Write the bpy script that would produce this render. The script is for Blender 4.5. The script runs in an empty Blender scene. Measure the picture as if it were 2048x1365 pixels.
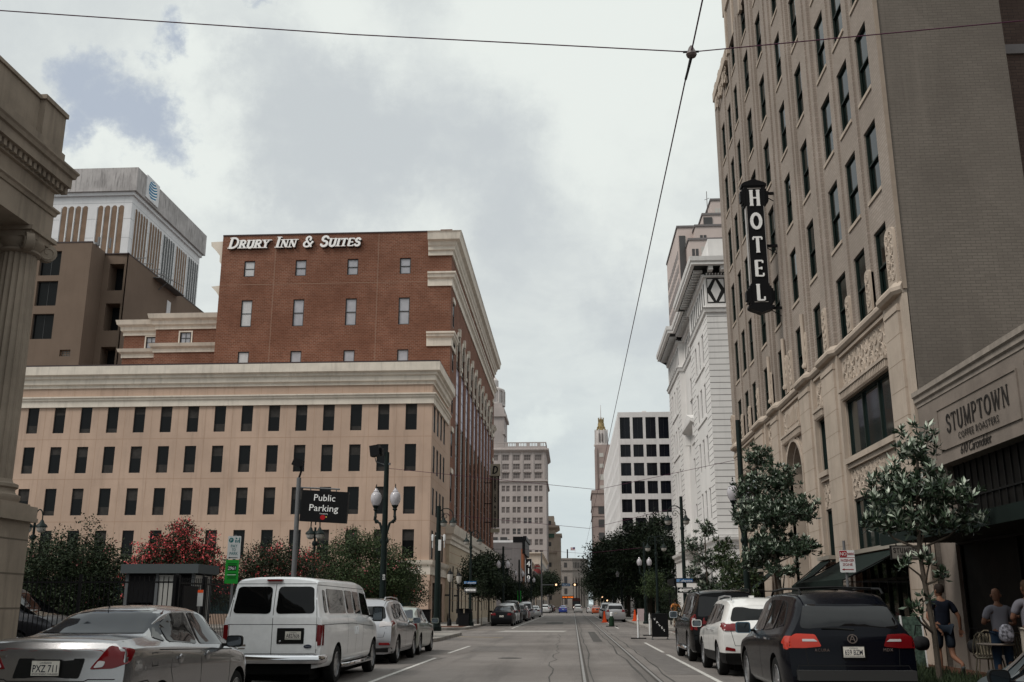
import bpy, bmesh, math, random
import numpy as np
from mathutils import Vector, Matrix, geometry
from mathutils.bvhtree import BVHTree
R = math.radians
SC = bpy.context.scene
COL = SC.collection
# ------------------------------------------------------------------ camera
cam_d = bpy.data.cameras.new('camera')
cam_d.lens = 35.0
cam_d.sensor_width = 36.0
cam_d.clip_start = 0.1
cam_d.clip_end = 4000
cam = bpy.data.objects.new('camera', cam_d)
COL.objects.link(cam)
cam.location = (0, 0, 1.52)
cam.rotation_euler = (R(90 + 14.87), 0, R(3.39))
SC.camera = cam
# ------------------------------------------------------------------ exposure
SC.view_settings.view_transform = 'Standard'
SC.view_settings.look = 'None'
SC.view_settings.gamma = 1.0
SC.view_settings.exposure = 0.30
SC.cycles.use_denoising = True
SC.cycles.max_bounces = 6
SC.cycles.diffuse_bounces = 3
SC.cycles.glossy_bounces = 3
SC.cycles.transmission_bounces = 4
SC.cycles.transparent_max_bounces = 6
SC.cycles.caustics_reflective = False
SC.cycles.caustics_refractive = False
# ------------------------------------------------------------------ sun
SUN_EL, SUN_AZ = 50.0, 232.0          # azimuth clockwise from +Y (north)
sd = bpy.data.lights.new('sun', 'SUN')
sd.energy = 1.75
sd.angle = R(18)
sd.color = (1.0, 0.95, 0.88)
sun = bpy.data.objects.new('sun', sd)
COL.objects.link(sun)
sdir = Vector((math.sin(R(SUN_AZ)) * math.cos(R(SUN_EL)), math.cos(R(SUN_AZ)) * math.cos(R(SUN_EL)), math.sin(R(SUN_EL))))
sun.rotation_euler = sdir.to_track_quat('Z', 'Y').to_euler()
# ------------------------------------------------------------------ sky
world = bpy.data.worlds.new('World')
SC.world = world
world.use_nodes = True
NT = world.node_tree
NT.nodes.clear()
class NB:
 """small node-graph helper"""
 def __init__(s, nt):
  s.nt = nt
 def n(s, typ, **kw):
  nd = s.nt.nodes.new(typ)
  ins = kw.pop('ins', {})
  for k, v in kw.items():
   setattr(nd, k, v)
  for k, v in ins.items():
   sock = nd.inputs[k]
   if isinstance(v, bpy.types.NodeSocket):
    s.nt.links.new(v, sock)
   else:
    sock.default_value = v
  return nd
 def math(s, op, a, b=None, clamp=False):
  nd = s.n('ShaderNodeMath', operation=op, use_clamp=clamp)
  for i, v in enumerate((a, b)):
   if v is None:
    continue
   if isinstance(v, bpy.types.NodeSocket):
    s.nt.links.new(v, nd.inputs[i])
   else:
    nd.inputs[i].default_value = v
  return nd.outputs[0]
 def vmath(s, op, a, b=None, out=0):
  nd = s.n('ShaderNodeVectorMath', operation=op)
  for i, v in enumerate((a, b)):
   if v is None:
    continue
   if isinstance(v, bpy.types.NodeSocket):
    s.nt.links.new(v, nd.inputs[i])
   else:
    nd.inputs[i].default_value = v
  return nd.outputs[out]
 def ramp(s, f, lo, hi, a=0.0, b=1.0, smooth=True):
  nd = s.n('ShaderNodeMapRange', interpolation_type='SMOOTHSTEP' if smooth else 'LINEAR', clamp=True,
                 ins={'Value': f, 'From Min': lo, 'From Max': hi, 'To Min': a, 'To Max': b})
  return nd.outputs[0]
 def mix(s, f, a, b, typ='MIX'):
  nd = s.n('ShaderNodeMix', data_type='RGBA', blend_type=typ, clamp_factor=True)
  for i, v in ((0, f), (6, a), (7, b)):
   if isinstance(v, bpy.types.NodeSocket):
    s.nt.links.new(v, nd.inputs[i])
   else:
    nd.inputs[i].default_value = v if i == 0 else (*v[:3], 1.0)
  return nd.outputs[2]
 def noise(s, vec, scale, detail=4, rough=0.55, dist=0.0):
  return s.n('ShaderNodeTexNoise', ins={'Vector': vec, 'Scale': scale, 'Detail': detail, 'Roughness': rough, 'Distortion': dist}).outputs[0]
def build_world():
 b = NB(NT)
 tc = b.n('ShaderNodeTexCoord').outputs['Generated']
 sky = b.n('ShaderNodeTexSky', sky_type='NISHITA', sun_disc=False, sun_elevation=R(SUN_EL), sun_rotation=R(SUN_AZ), air_density=1.0, dust_density=1.6, ozone_density=1.2)
 sep = b.n('ShaderNodeSeparateXYZ', ins={'Vector': tc})
 zz = b.math('ADD', b.math('MAXIMUM', sep.outputs[2], 0.0), 0.22)
 comb = b.n('ShaderNodeCombineXYZ', ins={0: b.math('DIVIDE', sep.outputs[0], zz), 1: b.math('DIVIDE', sep.outputs[1], zz), 2: 0.0}).outputs[0]
 warp = b.n('ShaderNodeTexNoise', ins={'Vector': comb, 'Scale': 2.2, 'Detail': 5.0}).outputs[1]
 wv = b.vmath('ADD', comb, b.vmath('MULTIPLY', b.vmath('SUBTRACT', warp, (0.5, 0.5, 0.5)), (0.35, 0.35, 0.0)))
 dirw = b.vmath('ADD', tc, b.vmath('MULTIPLY', b.vmath('SUBTRACT', b.n('ShaderNodeTexNoise', ins={'Vector': tc, 'Scale': 5.0, 'Detail': 9.0, 'Roughness': 0.66}).outputs[1], (0.5, 0.5, 0.5)), (0.26, 0.26, 0.26)))
 def blob(v, r0, r1, amp):
  d = b.vmath('DISTANCE', dirw, v, out=1)
  return b.ramp(d, r0, r1, amp, 0.0)
 def acc(lst):
  t = lst[0]
  for x in lst[1:]:
   t = b.math('MAXIMUM', t, x)
  return t
 CY, SY, CP, SP = math.cos(R(3.39)), math.sin(R(3.39)), math.cos(R(14.87)), math.sin(R(14.87))
 def dpx(x, y):
  f = Vector((-SY * CP, CY * CP, SP)); r = Vector((CY, SY, 0)); u = r.cross(f)
  return tuple((f * 1991 + r * (x - 1024) - u * (y - 682.5)).normalized())
 holes = acc([blob(dpx(x, y), a, c, 1.0) for x, y, a, c in SKY_HOLES])
 soft = acc([blob(dpx(x, y), a, c, 1.0) for x, y, a, c in SKY_SOFT])
 bright = acc([blob(dpx(x, y), a, c, 1.0) for x, y, a, c in SKY_BRIGHT])
 n1 = b.noise(wv, 1.6, 8, 0.6)
 n2 = b.noise(wv, 3.6, 9, 0.62)
 det = b.noise(dirw, 11.0, 6, 0.6)
 cov = b.math('ADD', b.math('MULTIPLY', n1, 0.6), b.math('MULTIPLY', n2, 0.4))
 cover = b.ramp(b.math('SUBTRACT', b.math('ADD', cov, 0.52), b.math('MULTIPLY', holes, 0.86)), 0.16, 0.66)
 shade = b.math('ADD', b.math('ADD', b.math('MULTIPLY', n1, 0.62), b.math('MULTIPLY', n2, 0.28)), b.math('MULTIPLY', det, 0.16))
 shade = b.math('SUBTRACT', b.math('ADD', shade, b.math('MULTIPLY', bright, 0.26)), b.math('MULTIPLY', soft, 0.20))
 t = b.ramp(shade, 0.30, 0.76)
 cloud = b.mix(t, (4.65, 4.98, 5.15), (6.6, 6.95, 6.7))
 blue = b.mix(0.9, sky.outputs[0], (3.9, 4.35, 5.0))
 hz = b.ramp(sep.outputs[2], 0.0, 0.34, 1.0, 0.0)
 cloud = b.mix(b.math('MULTIPLY', hz, 0.75), cloud, (4.9, 5.6, 5.75))
 # the deck is brightest overhead, behind the thin cloud that veils the sun
 c2 = b.mix(cover, blue, cloud)
 up = b.ramp(sep.outputs[2], 0.55, 0.95, 1.0, 1.55)
 c2 = b.vmath('SCALE', c2)
 c2.node.inputs[0].default_value = (1, 1, 1)
 NT.links.new(b.mix(cover, blue, cloud), c2.node.inputs[0])
 NT.links.new(up, c2.node.inputs['Scale'])
 bg = b.n('ShaderNodeBackground', ins={'Color': c2, 'Strength': 0.1})
 out = b.n('ShaderNodeOutputWorld')
 NT.links.new(bg.outputs[0], out.inputs[0])
SKY_HOLES = [(230, 170, .01, .085), (270, 240, .01, .09), (330, 290, .01, .085), (385, 90, .0, .06), (500, 35, .0, .05), (190, 280, .0, .06)]
SKY_SOFT = [(960, 360, .02, .16), (700, 270, .02, .12), (560, 420, .0, .08), (1260, 620, .0, .08)]
SKY_BRIGHT = [(1280, 120, .05, .22), (420, 140, .0, .06), (1100, 130, .02, .15), (450, 400, .0, .05), (370, 340, .02, .09), (470, 390, .0, .06), (240, 330, .0, .05), (860, 470, .0, .12), (1110, 850, .0, .04), (150, 290, .0, .04), (700, 60, .0, .1)]
build_world()
# ------------------------------------------------------------------ materials
MATS = {}
def mat(name, col, rough=0.7, metal=0.0, var=0.0, vscale=3.0, col2=None, bump=0.0, bscale=20.0, coat=0.0, spec=0.5, streak=0.0,
  coords='pos', island=None, grain=0.0, trans=0.0, emit=0.0):
 """procedural Principled material: large-scale colour variation, fine bump, optional vertical weather streaks, per-leaf variation"""
 if name in MATS:
  return MATS[name]
 m = bpy.data.materials.new(name)
 m.use_nodes = True
 m.diffuse_color = (*col[:3], 1)
 nt = m.node_tree
 b = NB(nt)
 p = nt.nodes['Principled BSDF']
 p.inputs['Base Color'].default_value = (*col[:3], 1)
 p.inputs['Roughness'].default_value = rough
 p.inputs['Metallic'].default_value = metal
 p.inputs['Coat Weight'].default_value = coat
 p.inputs['Coat Roughness'].default_value = 0.04
 p.inputs['Specular IOR Level'].default_value = spec if (rough < .5 or metal > .2) else min(spec, .14)
 if trans:
  p.inputs['Transmission Weight'].default_value = trans
 if emit:
  p.inputs['Emission Color'].default_value = (*col[:3], 1)
  p.inputs['Emission Strength'].default_value = emit
 if coords == 'pos':
  v = b.n('ShaderNodeNewGeometry').outputs['Position']
 else:
  v = b.n('ShaderNodeTexCoord').outputs['Object']
 c = None
 if var:
  n = b.noise(v, vscale, 5, 0.6)
  c = b.mix(b.ramp(n, 0.3, 0.7), tuple(x * (1 - var) for x in col[:3]), tuple(min(1, x * (1 + var)) for x in (col2 or col)[:3]))
 if grain:
  g = b.noise(v, 55.0, 2, 0.7)
  c = b.mix(b.ramp(g, 0.35, 0.65, 0, grain), c if c else (*col[:3], 1), tuple(x * 0.45 for x in col[:3]))
 if streak:
  mp = b.n('ShaderNodeMapping', ins={'Vector': v, 'Scale': (2.6, 2.6, 0.22)}).outputs[0]
  s_ = b.noise(mp, 1.0, 5, 0.65)
  c = b.mix(b.ramp(s_, 0.48, 0.72, 0, streak), c if c else (*col[:3], 1), tuple(x * 0.42 for x in col[:3]))
 if island:
  rnd = b.n('ShaderNodeNewGeometry').outputs['Random Per Island']
  c = b.mix(rnd, col, island)
 if c is not None:
  nt.links.new(c, p.inputs['Base Color'])
 if bump:
  n = b.noise(v, bscale, 4, 0.6)
  bp = b.n('ShaderNodeBump', ins={'Strength': bump, 'Distance': 0.02, 'Height': n})
  nt.links.new(bp.outputs[0], p.inputs['Normal'])
 MATS[name] = m
 return m
def brick_mat(name, c1, c2, mortar, w=0.21, h=0.075, rough=0.85, streak=0.25, msize=0.01, horiz=False, patchy=0.0, bump=0.35, flat=False):
 if name in MATS:
  return MATS[name]
 m = bpy.data.materials.new(name)
 m.use_nodes = True
 nt = m.node_tree
 b = NB(nt)
 p = nt.nodes['Principled BSDF']
 p.inputs['Roughness'].default_value = rough
 p.inputs['Specular IOR Level'].default_value = .14
 pos = b.n('ShaderNodeNewGeometry').outputs['Position']
 sp = b.n('ShaderNodeSeparateXYZ', ins={'Vector': pos})
 if horiz:
  v = b.n('ShaderNodeCombineXYZ', ins={0: sp.outputs[0], 1: sp.outputs[1]}).outputs[0]
 else:
  v = b.n('ShaderNodeCombineXYZ', ins={0: b.math('ADD', sp.outputs[0], sp.outputs[1]), 1: sp.outputs[2]}).outputs[0]
 br = b.n('ShaderNodeTexBrick', ins={'Vector': v, 'Color1': (*c1, 1), 'Color2': (*c2, 1), 'Mortar': (*mortar, 1), 'Scale': 1.0, 'Mortar Size': msize, 'Mortar Smooth': 0.2,
                                       'Brick Width': w, 'Row Height': h, 'Bias': 0.0})
 br.offset = 0.0 if flat else 0.5
 n = b.noise(pos, 0.5, 6, 0.6)
 c = b.mix(b.ramp(n, 0.3, 0.7, 0, 0.5), br.outputs[0], tuple(x * 0.7 for x in c1))
 big = b.noise(pos, 0.16, 3, 0.5)
 c = b.mix(b.ramp(big, 0.38, 0.66, 0, 0.6 if patchy else 0.28), c, tuple(x * 0.62 for x in c1))
 if patchy:
  vb = b.n('ShaderNodeTexVoronoi', ins={'Vector': b.vmath('MULTIPLY', pos, (.4, .4, .3)), 'Scale': 1.0}).outputs[1]
  vg = b.n('ShaderNodeSeparateXYZ', ins={'Vector': vb}).outputs[0]
  c = b.mix(b.ramp(vg, .0, 1.0, 0, .15), c, tuple(x * 1.3 for x in c1))
 if streak:
  mp = b.n('ShaderNodeMapping', ins={'Vector': pos, 'Scale': (1.6, 1.6, 0.12)}).outputs[0]
  s_ = b.noise(mp, 1.0, 5, 0.65)
  c = b.mix(b.ramp(s_, 0.5, 0.75, 0, streak), c, tuple(min(1, x * (1.5 if patchy else 0.5)) for x in c1))
 nt.links.new(c, p.inputs['Base Color'])
 hh = b.math('SUBTRACT', b.math('MULTIPLY', b.noise(pos, 30, 3), 0.3), br.outputs[1])
 bp = b.n('ShaderNodeBump', ins={'Strength': bump, 'Distance': 0.01, 'Height': hh})
 nt.links.new(bp.outputs[0], p.inputs['Normal'])
 MATS[name] = m
 return m
# ------------------------------------------------------------------ object helpers
def tag(o, label=None, cat=None, group=None, kind=None):
 if label: o['label'] = label
 if cat: o['category'] = cat
 if group: o['group'] = group
 if kind: o['kind'] = kind
 return o
def thing(name, loc, label, cat, group=None, rz=0.0):
 o = bpy.data.objects.new(name, None)
 o.empty_display_size = 0.2
 COL.objects.link(o)
 o.location = loc
 o.rotation_euler = (0, 0, rz)
 return tag(o, label, cat, group)
def link(name, me, parent=None, loc=(0, 0, 0), rot=(0, 0, 0), scale=None):
 o = bpy.data.objects.new(name, me)
 COL.objects.link(o)
 if parent: o.parent = parent
 o.location = loc
 o.rotation_euler = rot
 if scale: o.scale = scale
 return o
def copy_tree(o, parent=None):
 c = o.copy()
 COL.objects.link(c)
 c.parent = parent
 for ch in [x for x in o.children]:
  copy_tree(ch, c)
 return c
class MB:
 """collects geometry; build() links it as ONE mesh object"""
 def __init__(s):
  s.v = []; s.f = []; s.m = []; s.sm = []
 def add(s, verts, faces, mi=0, smooth=False):
  o = len(s.v)
  s.v.extend([tuple(x) for x in verts])
  for f in faces:
   s.f.append(tuple(i + o for i in f)); s.m.append(mi); s.sm.append(smooth)
  return s
 def box(s, x0, x1, y0, y1, z0, z1, mi=0):
  if x0 > x1: x0, x1 = x1, x0
  if y0 > y1: y0, y1 = y1, y0
  if z0 > z1: z0, z1 = z1, z0
  v = [(x0, y0, z0), (x1, y0, z0), (x1, y1, z0), (x0, y1, z0), (x0, y0, z1), (x1, y0, z1), (x1, y1, z1), (x0, y1, z1)]
  return s.add(v, [(3, 2, 1, 0), (4, 5, 6, 7), (0, 1, 5, 4), (1, 2, 6, 5), (2, 3, 7, 6), (3, 0, 4, 7)], mi)
 def obox(s, c, ax, ay, az, mi=0):
  c, ax, ay, az = map(Vector, (c, ax, ay, az))
  v = [c + i * ax + j * ay + k * az for k in (-.5, .5) for j in (-.5, .5) for i in (-.5, .5)]
  return s.add(v, [(0, 2, 3, 1), (4, 5, 7, 6), (0, 1, 5, 4), (2, 6, 7, 3), (0, 4, 6, 2), (1, 3, 7, 5)], mi)
 def bar(s, a, b, w, h, mi=0, up=(0, 0, 1)):
  a, b = Vector(a), Vector(b); d = b - a
  if d.length < 1e-6: return s
  u = Vector(up)
  x = d.cross(u)
  if x.length < 1e-5: x = d.cross(Vector((1, 0, 0)))
  x.normalize(); y = x.cross(d).normalized()
  return s.obox((a + b) / 2, d, x * w, y * h, mi)
 def prism(s, poly, d0, d1, axis='y', mi=0, smooth=False):
  """2-D polygon (counter-clockwise) swept from d0 to d1 along axis. poly in (x,z) for y, (y,z) for x, (x,y) for z"""
  def P(p, d):
   return {'y': (p[0], d, p[1]), 'x': (d, p[0], p[1]), 'z': (p[0], p[1], d)}[axis]
  n = len(poly)
  v = [P(p, d0) for p in poly] + [P(p, d1) for p in poly]
  f = [tuple(range(n)), tuple(range(2 * n - 1, n - 1, -1))]
  f += [(i, i + n, (i + 1) % n + n, (i + 1) % n) for i in range(n)]
  return s.add(v, f, mi, smooth)
 def tube(s, pts, r, n=8, mi=0, caps=True, smooth=True):
  pts = [Vector(p) for p in pts]
  k = len(pts)
  rs = r if isinstance(r, (list, tuple)) else [r] * k
  base = len(s.v)
  nx = None
  for i, p in enumerate(pts):
   d = (pts[min(i + 1, k - 1)] - pts[max(i - 1, 0)])
   if d.length < 1e-9: d = Vector((0, 0, 1))
   d.normalize()
   if nx is None:
    nx = d.orthogonal().normalized()
   nx = (nx - d * nx.dot(d))
   if nx.length < 1e-6: nx = d.orthogonal()
   nx.normalize()
   ny = d.cross(nx)
   for j in range(n):
    a = 2 * math.pi * j / n
    s.v.append(tuple(p + (nx * math.cos(a) + ny * math.sin(a)) * rs[i]))
  for i in range(k - 1):
   for j in range(n):
    a = base + i * n + j; b_ = base + i * n + (j + 1) % n
    s.f.append((a, b_, b_ + n, a + n)); s.m.append(mi); s.sm.append(smooth)
  if caps:
   s.f.append(tuple(base + j for j in range(n - 1, -1, -1))); s.m.append(mi); s.sm.append(False)
   s.f.append(tuple(base + (k - 1) * n + j for j in range(n))); s.m.append(mi); s.sm.append(False)
  return s
 def lathe(s, prof, c=(0, 0, 0), n=16, mi=0, axis='z', smooth=True, caps=True):
  """prof: (r, h) pairs; closed with caps where r>0 at the ends"""
  base = len(s.v)
  for r, h in prof:
   for j in range(n):
    a = 2 * math.pi * j / n
    x, y = r * math.cos(a), r * math.sin(a)
    p = {'z': (x, y, h), 'x': (h, x, y), 'y': (y, h, x)}[axis]
    s.v.append((p[0] + c[0], p[1] + c[1], p[2] + c[2]))
  k = len(prof)
  for i in range(k - 1):
   for j in range(n):
    a = base + i * n + j; b_ = base + i * n + (j + 1) % n
    s.f.append((a, b_, b_ + n, a + n)); s.m.append(mi); s.sm.append(smooth)
  if caps:
   s.f.append(tuple(base + j for j in range(n - 1, -1, -1))); s.m.append(mi); s.sm.append(False)
   s.f.append(tuple(base + (k - 1) * n + j for j in range(n))); s.m.append(mi); s.sm.append(False)
  return s
 def mesh(s, name, mats):
  me = bpy.data.meshes.new(name)
  me.from_pydata(s.v, [], s.f)
  if not isinstance(mats, (list, tuple)): mats = [mats]
  for m in mats: me.materials.append(m)
  me.polygons.foreach_set('material_index', s.m)
  me.polygons.foreach_set('use_smooth', s.sm)
  me.update()
  if any(s.sm):
   me.set_sharp_from_angle(angle=R(38))
  return me
 def build(s, name, mats, parent=None, loc=(0, 0, 0), rot=(0, 0, 0)):
  return link(name, s.mesh(name, mats), parent, loc, rot)
def recalc(me):
 bm = bmesh.new(); bm.from_mesh(me)
 bmesh.ops.recalc_face_normals(bm, faces=bm.faces)
 bm.to_mesh(me); bm.free()
 return me
def text_mesh(body, size=1.0, extrude=0.01, m=None, shear=0.0, offset=0.0, align='LEFT', sx=1.0, spacing=1.0, name='lettering', res=2):
 cu = bpy.data.curves.new(name, 'FONT')
 cu.body = body; cu.size = size; cu.extrude = extrude; cu.shear = shear; cu.offset = offset
 cu.align_x = align; cu.space_character = spacing; cu.resolution_u = res
 o = bpy.data.objects.new(name, cu)
 COL.objects.link(o)
 dg = bpy.context.evaluated_depsgraph_get()
 me = bpy.data.meshes.new_from_object(o.evaluated_get(dg), depsgraph=dg)
 me.name = name
 bpy.data.objects.remove(o); bpy.data.curves.remove(cu)
 if sx != 1.0:
  me.transform(Matrix.Diagonal((sx, 1, 1, 1)))
 me.materials.clear()
 if m: me.materials.append(m)
 return me
# --- serif letters drawn as thick and thin strokes (for the letterforms on the facades)
def arc(cx, cy, rx, ry, a0, a1, n=10):
 return [(cx + rx * math.cos(R(a0 + (a1 - a0) * i / n)), cy + ry * math.sin(R(a0 + (a1 - a0) * i / n))) for i in range(n + 1)]
K, T = 1.0, 0.5
GL = {
 'H': (.78, [([(.14, 0), (.14, 1)], K), ([(.64, 0), (.64, 1)], K), ([(.14, .5), (.64, .5)], T)], [(.14, 0), (.14, 1), (.64, 0), (.64, 1)]),
 'O': (.84, [(arc(.42, .5, .33, .45, 0, 360, 22), K)], []),
 'T': (.72, [([(.36, 0), (.36, .96)], K), ([(.04, .96), (.68, .96)], T), ([(.05, .8), (.05, .96)], T), ([(.67, .8), (.67, .96)], T)], [(.36, 0)]),
 'E': (.68, [([(.14, 0), (.14, 1)], K), ([(.1, .97), (.6, .97)], T), ([(.14, .5), (.5, .5)], T), ([(.1, .03), (.63, .03)], T), ([(.6, .82), (.6, .97)], T), ([(.63, .03), (.63, .2)], T), ([(.5, .42), (.5, .58)], T)], []),
 'L': (.64, [([(.14, 0), (.14, 1)], K), ([(.1, .03), (.58, .03)], T), ([(.58, .03), (.58, .24)], T)], [(.14, 1)]),
 'S': (.62, [(arc(.31, .74, .21, .22, 15, 270, 12) + arc(.31, .27, .23, .24, 90, -165, 12), K), ([(.53, .72), (.53, .9)], T), ([(.07, .1), (.07, .28)], T)], []),
 'U': (.78, [([(.14, 1), (.14, .3)] + arc(.39, .3, .25, .27, 180, 360, 12)[1:] + [(.64, 1)], K)], [(.14, 1), (.64, 1)]),
 'M': (.96, [([(.14, 0), (.14, 1)], T), ([(.14, 1), (.48, .05)], K), ([(.48, .05), (.82, 1)], T), ([(.82, 0), (.82, 1)], K)], [(.14, 0), (.14, 1), (.82, 0), (.82, 1)]),
 'P': (.68, [([(.14, 0), (.14, 1)], K), ([(.14, .97), (.36, .97)] + arc(.36, .73, .23, .24, 90, -90, 9) + [(.14, .49)], K * .8)], [(.14, 0), (.14, 1)]),
 'W': (1.04, [([(.08, 1), (.3, .03)], K), ([(.3, .03), (.52, .9)], T), ([(.5, .9), (.72, .03)], K), ([(.72, .03), (.96, 1)], T)], [(.08, 1), (.52, 1), (.96, 1)]),
 'N': (.82, [([(.14, 0), (.14, 1)], T), ([(.14, .98), (.68, .02)], K), ([(.68, 0), (.68, 1)], T)], [(.14, 0), (.14, 1), (.68, 1)]),
 'D': (.78, [([(.14, 0), (.14, 1)], K), ([(.14, .97), (.3, .97)] + arc(.3, .5, .38, .47, 90, -90, 12) + [(.14, .03)], K * .85)], [(.14, 0), (.14, 1)]),
 'R': (.76, [([(.14, 0), (.14, 1)], K), ([(.14, .97), (.36, .97)] + arc(.36, .74, .22, .23, 90, -90, 9) + [(.14, .51)], K * .8), ([(.36, .51), (.68, .02)], K)], [(.14, 0), (.14, 1), (.68, 0)]),
 'Y': (.74, [([(.37, 0), (.37, .48)], K), ([(.08, 1), (.37, .48)], K), ([(.66, 1), (.37, .48)], T)], [(.37, 0), (.08, 1), (.66, 1)]),
 'I': (.34, [([(.17, 0), (.17, 1)], K)], [(.17, 0), (.17, 1)]),
 'C': (.72, [(arc(.4, .5, .3, .45, 42, 318, 16), K), ([(.64, .7), (.64, .9)], T)], []),
 'F': (.62, [([(.14, 0), (.14, 1)], K), ([(.1, .97), (.58, .97)], T), ([(.14, .5), (.46, .5)], T), ([(.58, .8), (.58, .97)], T)], [(.14, 0)]),
 'A': (.8, [([(.1, 0), (.4, 1)], T), ([(.4, 1), (.7, 0)], K), ([(.22, .35), (.6, .35)], T)], [(.1, 0), (.7, 0)]),
 '&': (.84, [(arc(.36, .76, .17, .2, -40, 220, 12) + [(.7, .02)], K * .8), (arc(.34, .27, .25, .26, 100, 330, 12) + [(.74, .5)], K * .8)], []),
 ' ': (.42, [], []),
}
def serif_mesh(txt, h, th=0.12, sx=1.0, depth=0.03, small=None, shear=0.0, serif=0.20, m=None, gap=0.06, vertical=None, name='lettering'):
 """txt in serif capitals of height h; lowercase letters come out as small capitals"""
 mb = MB()
 x = 0.0; k = 0; yoff = 0.0
 for ch in txt:
  hh = h * (small or 0.76) if ch.islower() else h
  g = GL[ch.upper()]
  s_ = hh
  tt = th * h * (0.93 if ch.islower() else 1.0)
  if vertical:
   x = -g[0] * s_ * sx / 2
  def tp(p):
   return Vector((x + p[0] * s_ * sx + (p[1] * s_) * shear, 0, yoff + p[1] * s_))
  for pts, w in g[1]:
   for a, b_ in zip(pts[:-1], pts[1:]):
    A, B = tp(a), tp(b_)
    d = B - A
    if d.length < 1e-6: continue
    d.normalize()
    wl = tt * (w if w != T else T)
    k += 1
    e = 0.0005 * (k % 9)
    ext = d * (wl * 0.2 if len(pts) > 2 else 0)
    mb.obox((A + B) / 2 + Vector((0, -depth / 2 - e / 2, 0)), (B - A) + ext * 2, (0, depth + e, 0), d.cross(Vector((0, 1, 0))) * wl)
  for p in g[2]:
   P_ = tp((p[0], min(max(p[1], .02), .98)))
   k += 1; e = 0.0005 * (k % 9)
   mb.obox(P_ + Vector((0, -depth / 2 - e / 2, 0)), (serif * h * 1.25 * min(sx, 1.1), 0, 0), (0, depth + e, 0), (0, 0, tt * 0.36))
  if vertical:
   yoff -= vertical
  else:
   x += (g[0] * sx + gap) * s_
 me = mb.mesh(name, m)
 recalc(me)
 return me, x
# --- walls with real openings
def wall(mb, O, U, N, length, z0, z1, holes, depth=0.18, mi=0, ri=None):
 """vertical wall from O along U (unit), outward normal N; holes (u0,u1,za,zb) get reveals of the given depth"""
 O, U, N = Vector(O), Vector(U), Vector(N)
 ri = mi if ri is None else ri
 flip = U.cross(Vector((0, 0, 1))).dot(N) < 0
 us = sorted({0.0, length, *[round(h[0], 4) for h in holes], *[round(h[1], 4) for h in holes]})
 zs = sorted({z0, z1, *[round(h[2], 4) for h in holes], *[round(h[3], 4) for h in holes]})
 def P(u, z, d=0.0):
  q = O + U * u - N * d
  return (q.x, q.y, z)
 def quad(a, b_, c, d, m_):
  f = (0, 1, 2, 3) if not flip else (3, 2, 1, 0)
  mb.add([a, b_, c, d], [f], m_)
 for zi in range(len(zs) - 1):
  za, zb = zs[zi], zs[zi + 1]
  zc = (za + zb) / 2
  run = None
  for ui in range(len(us)):
   inside = True
   if ui < len(us) - 1:
    uc = (us[ui] + us[ui + 1]) / 2
    inside = any(h[0] < uc < h[1] and h[2] < zc < h[3] for h in holes)
   if not inside and run is None:
    run = us[ui]
   if (inside or ui == len(us) - 1) and run is not None:
    quad(P(run, za), P(us[ui], za), P(us[ui], zb), P(run, zb), mi)
    run = None
 for h in holes:
  a, b_, c, d = h[:4]
  quad(P(a, c), P(a, c, depth), P(a, d, depth), P(a, d), ri)
  quad(P(b_, c, depth), P(b_, c), P(b_, d), P(b_, d, depth), ri)
  quad(P(a, c, depth), P(a, c), P(b_, c), P(b_, c, depth), ri)
  quad(P(a, d), P(a, d, depth), P(b_, d, depth), P(b_, d), ri)
def window_mesh(name, w, h, frame=0.05, kind='sash', fm=None, gm=None, mull=1, rails=1, deep=0.06, curtain=None, cm=None, arch=False):
 """window in its own frame of reference: x 0..w, z 0..h, glass facing -y. frame + panes in one mesh"""
 mb = MB()
 f = frame
 mb.box(0, f, -deep, 0, 0, h, 0); mb.box(w - f, w, -deep, 0, 0, h, 0)
 mb.box(f, w - f, -deep, 0, 0, f, 0); mb.box(f, w - f, -deep, 0, h - f, h, 0)
 for i in range(1, mull):
  x = w * i / mull
  mb.box(x - f * .35, x + f * .35, -deep * .8, 0, f, h - f, 0)
 for i in range(1, rails):
  z = h * i / rails
  mb.box(f, w - f, -deep * .9, 0.001, z - f * .4, z + f * .4, 0)
 if kind == 'sash' and rails > 1:
  mb.add([(f, -.012, h / rails), (w - f, -.012, h / rails), (w - f, -.012, h - f), (f, -.012, h - f)], [(0, 1, 2, 3)], 1)
  mb.add([(f, 0.015, f), (w - f, 0.015, f), (w - f, 0.015, h / rails), (f, 0.015, h / rails)], [(0, 1, 2, 3)], 1)
 else:
  mb.add([(f, -.01, f), (w - f, -.01, f), (w - f, -.01, h - f), (f, -.01, h - f)], [(0, 1, 2, 3)], 1)
 if curtain:
  c0, c1 = curtain
  mb.add([(f, -.014, f + (h - 2 * f) * c0), (w - f, -.014, f + (h - 2 * f) * c0), (w - f, -.014, f + (h - 2 * f) * c1), (f, -.014, f + (h - 2 * f) * c1)], [(0, 1, 2, 3)], 2)
 return mb.mesh(name, [fm, gm] + ([cm] if cm else []))
FACE = {'-y': 0.0, '+x': R(90), '-x': R(-90), '+y': R(180)}
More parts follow.
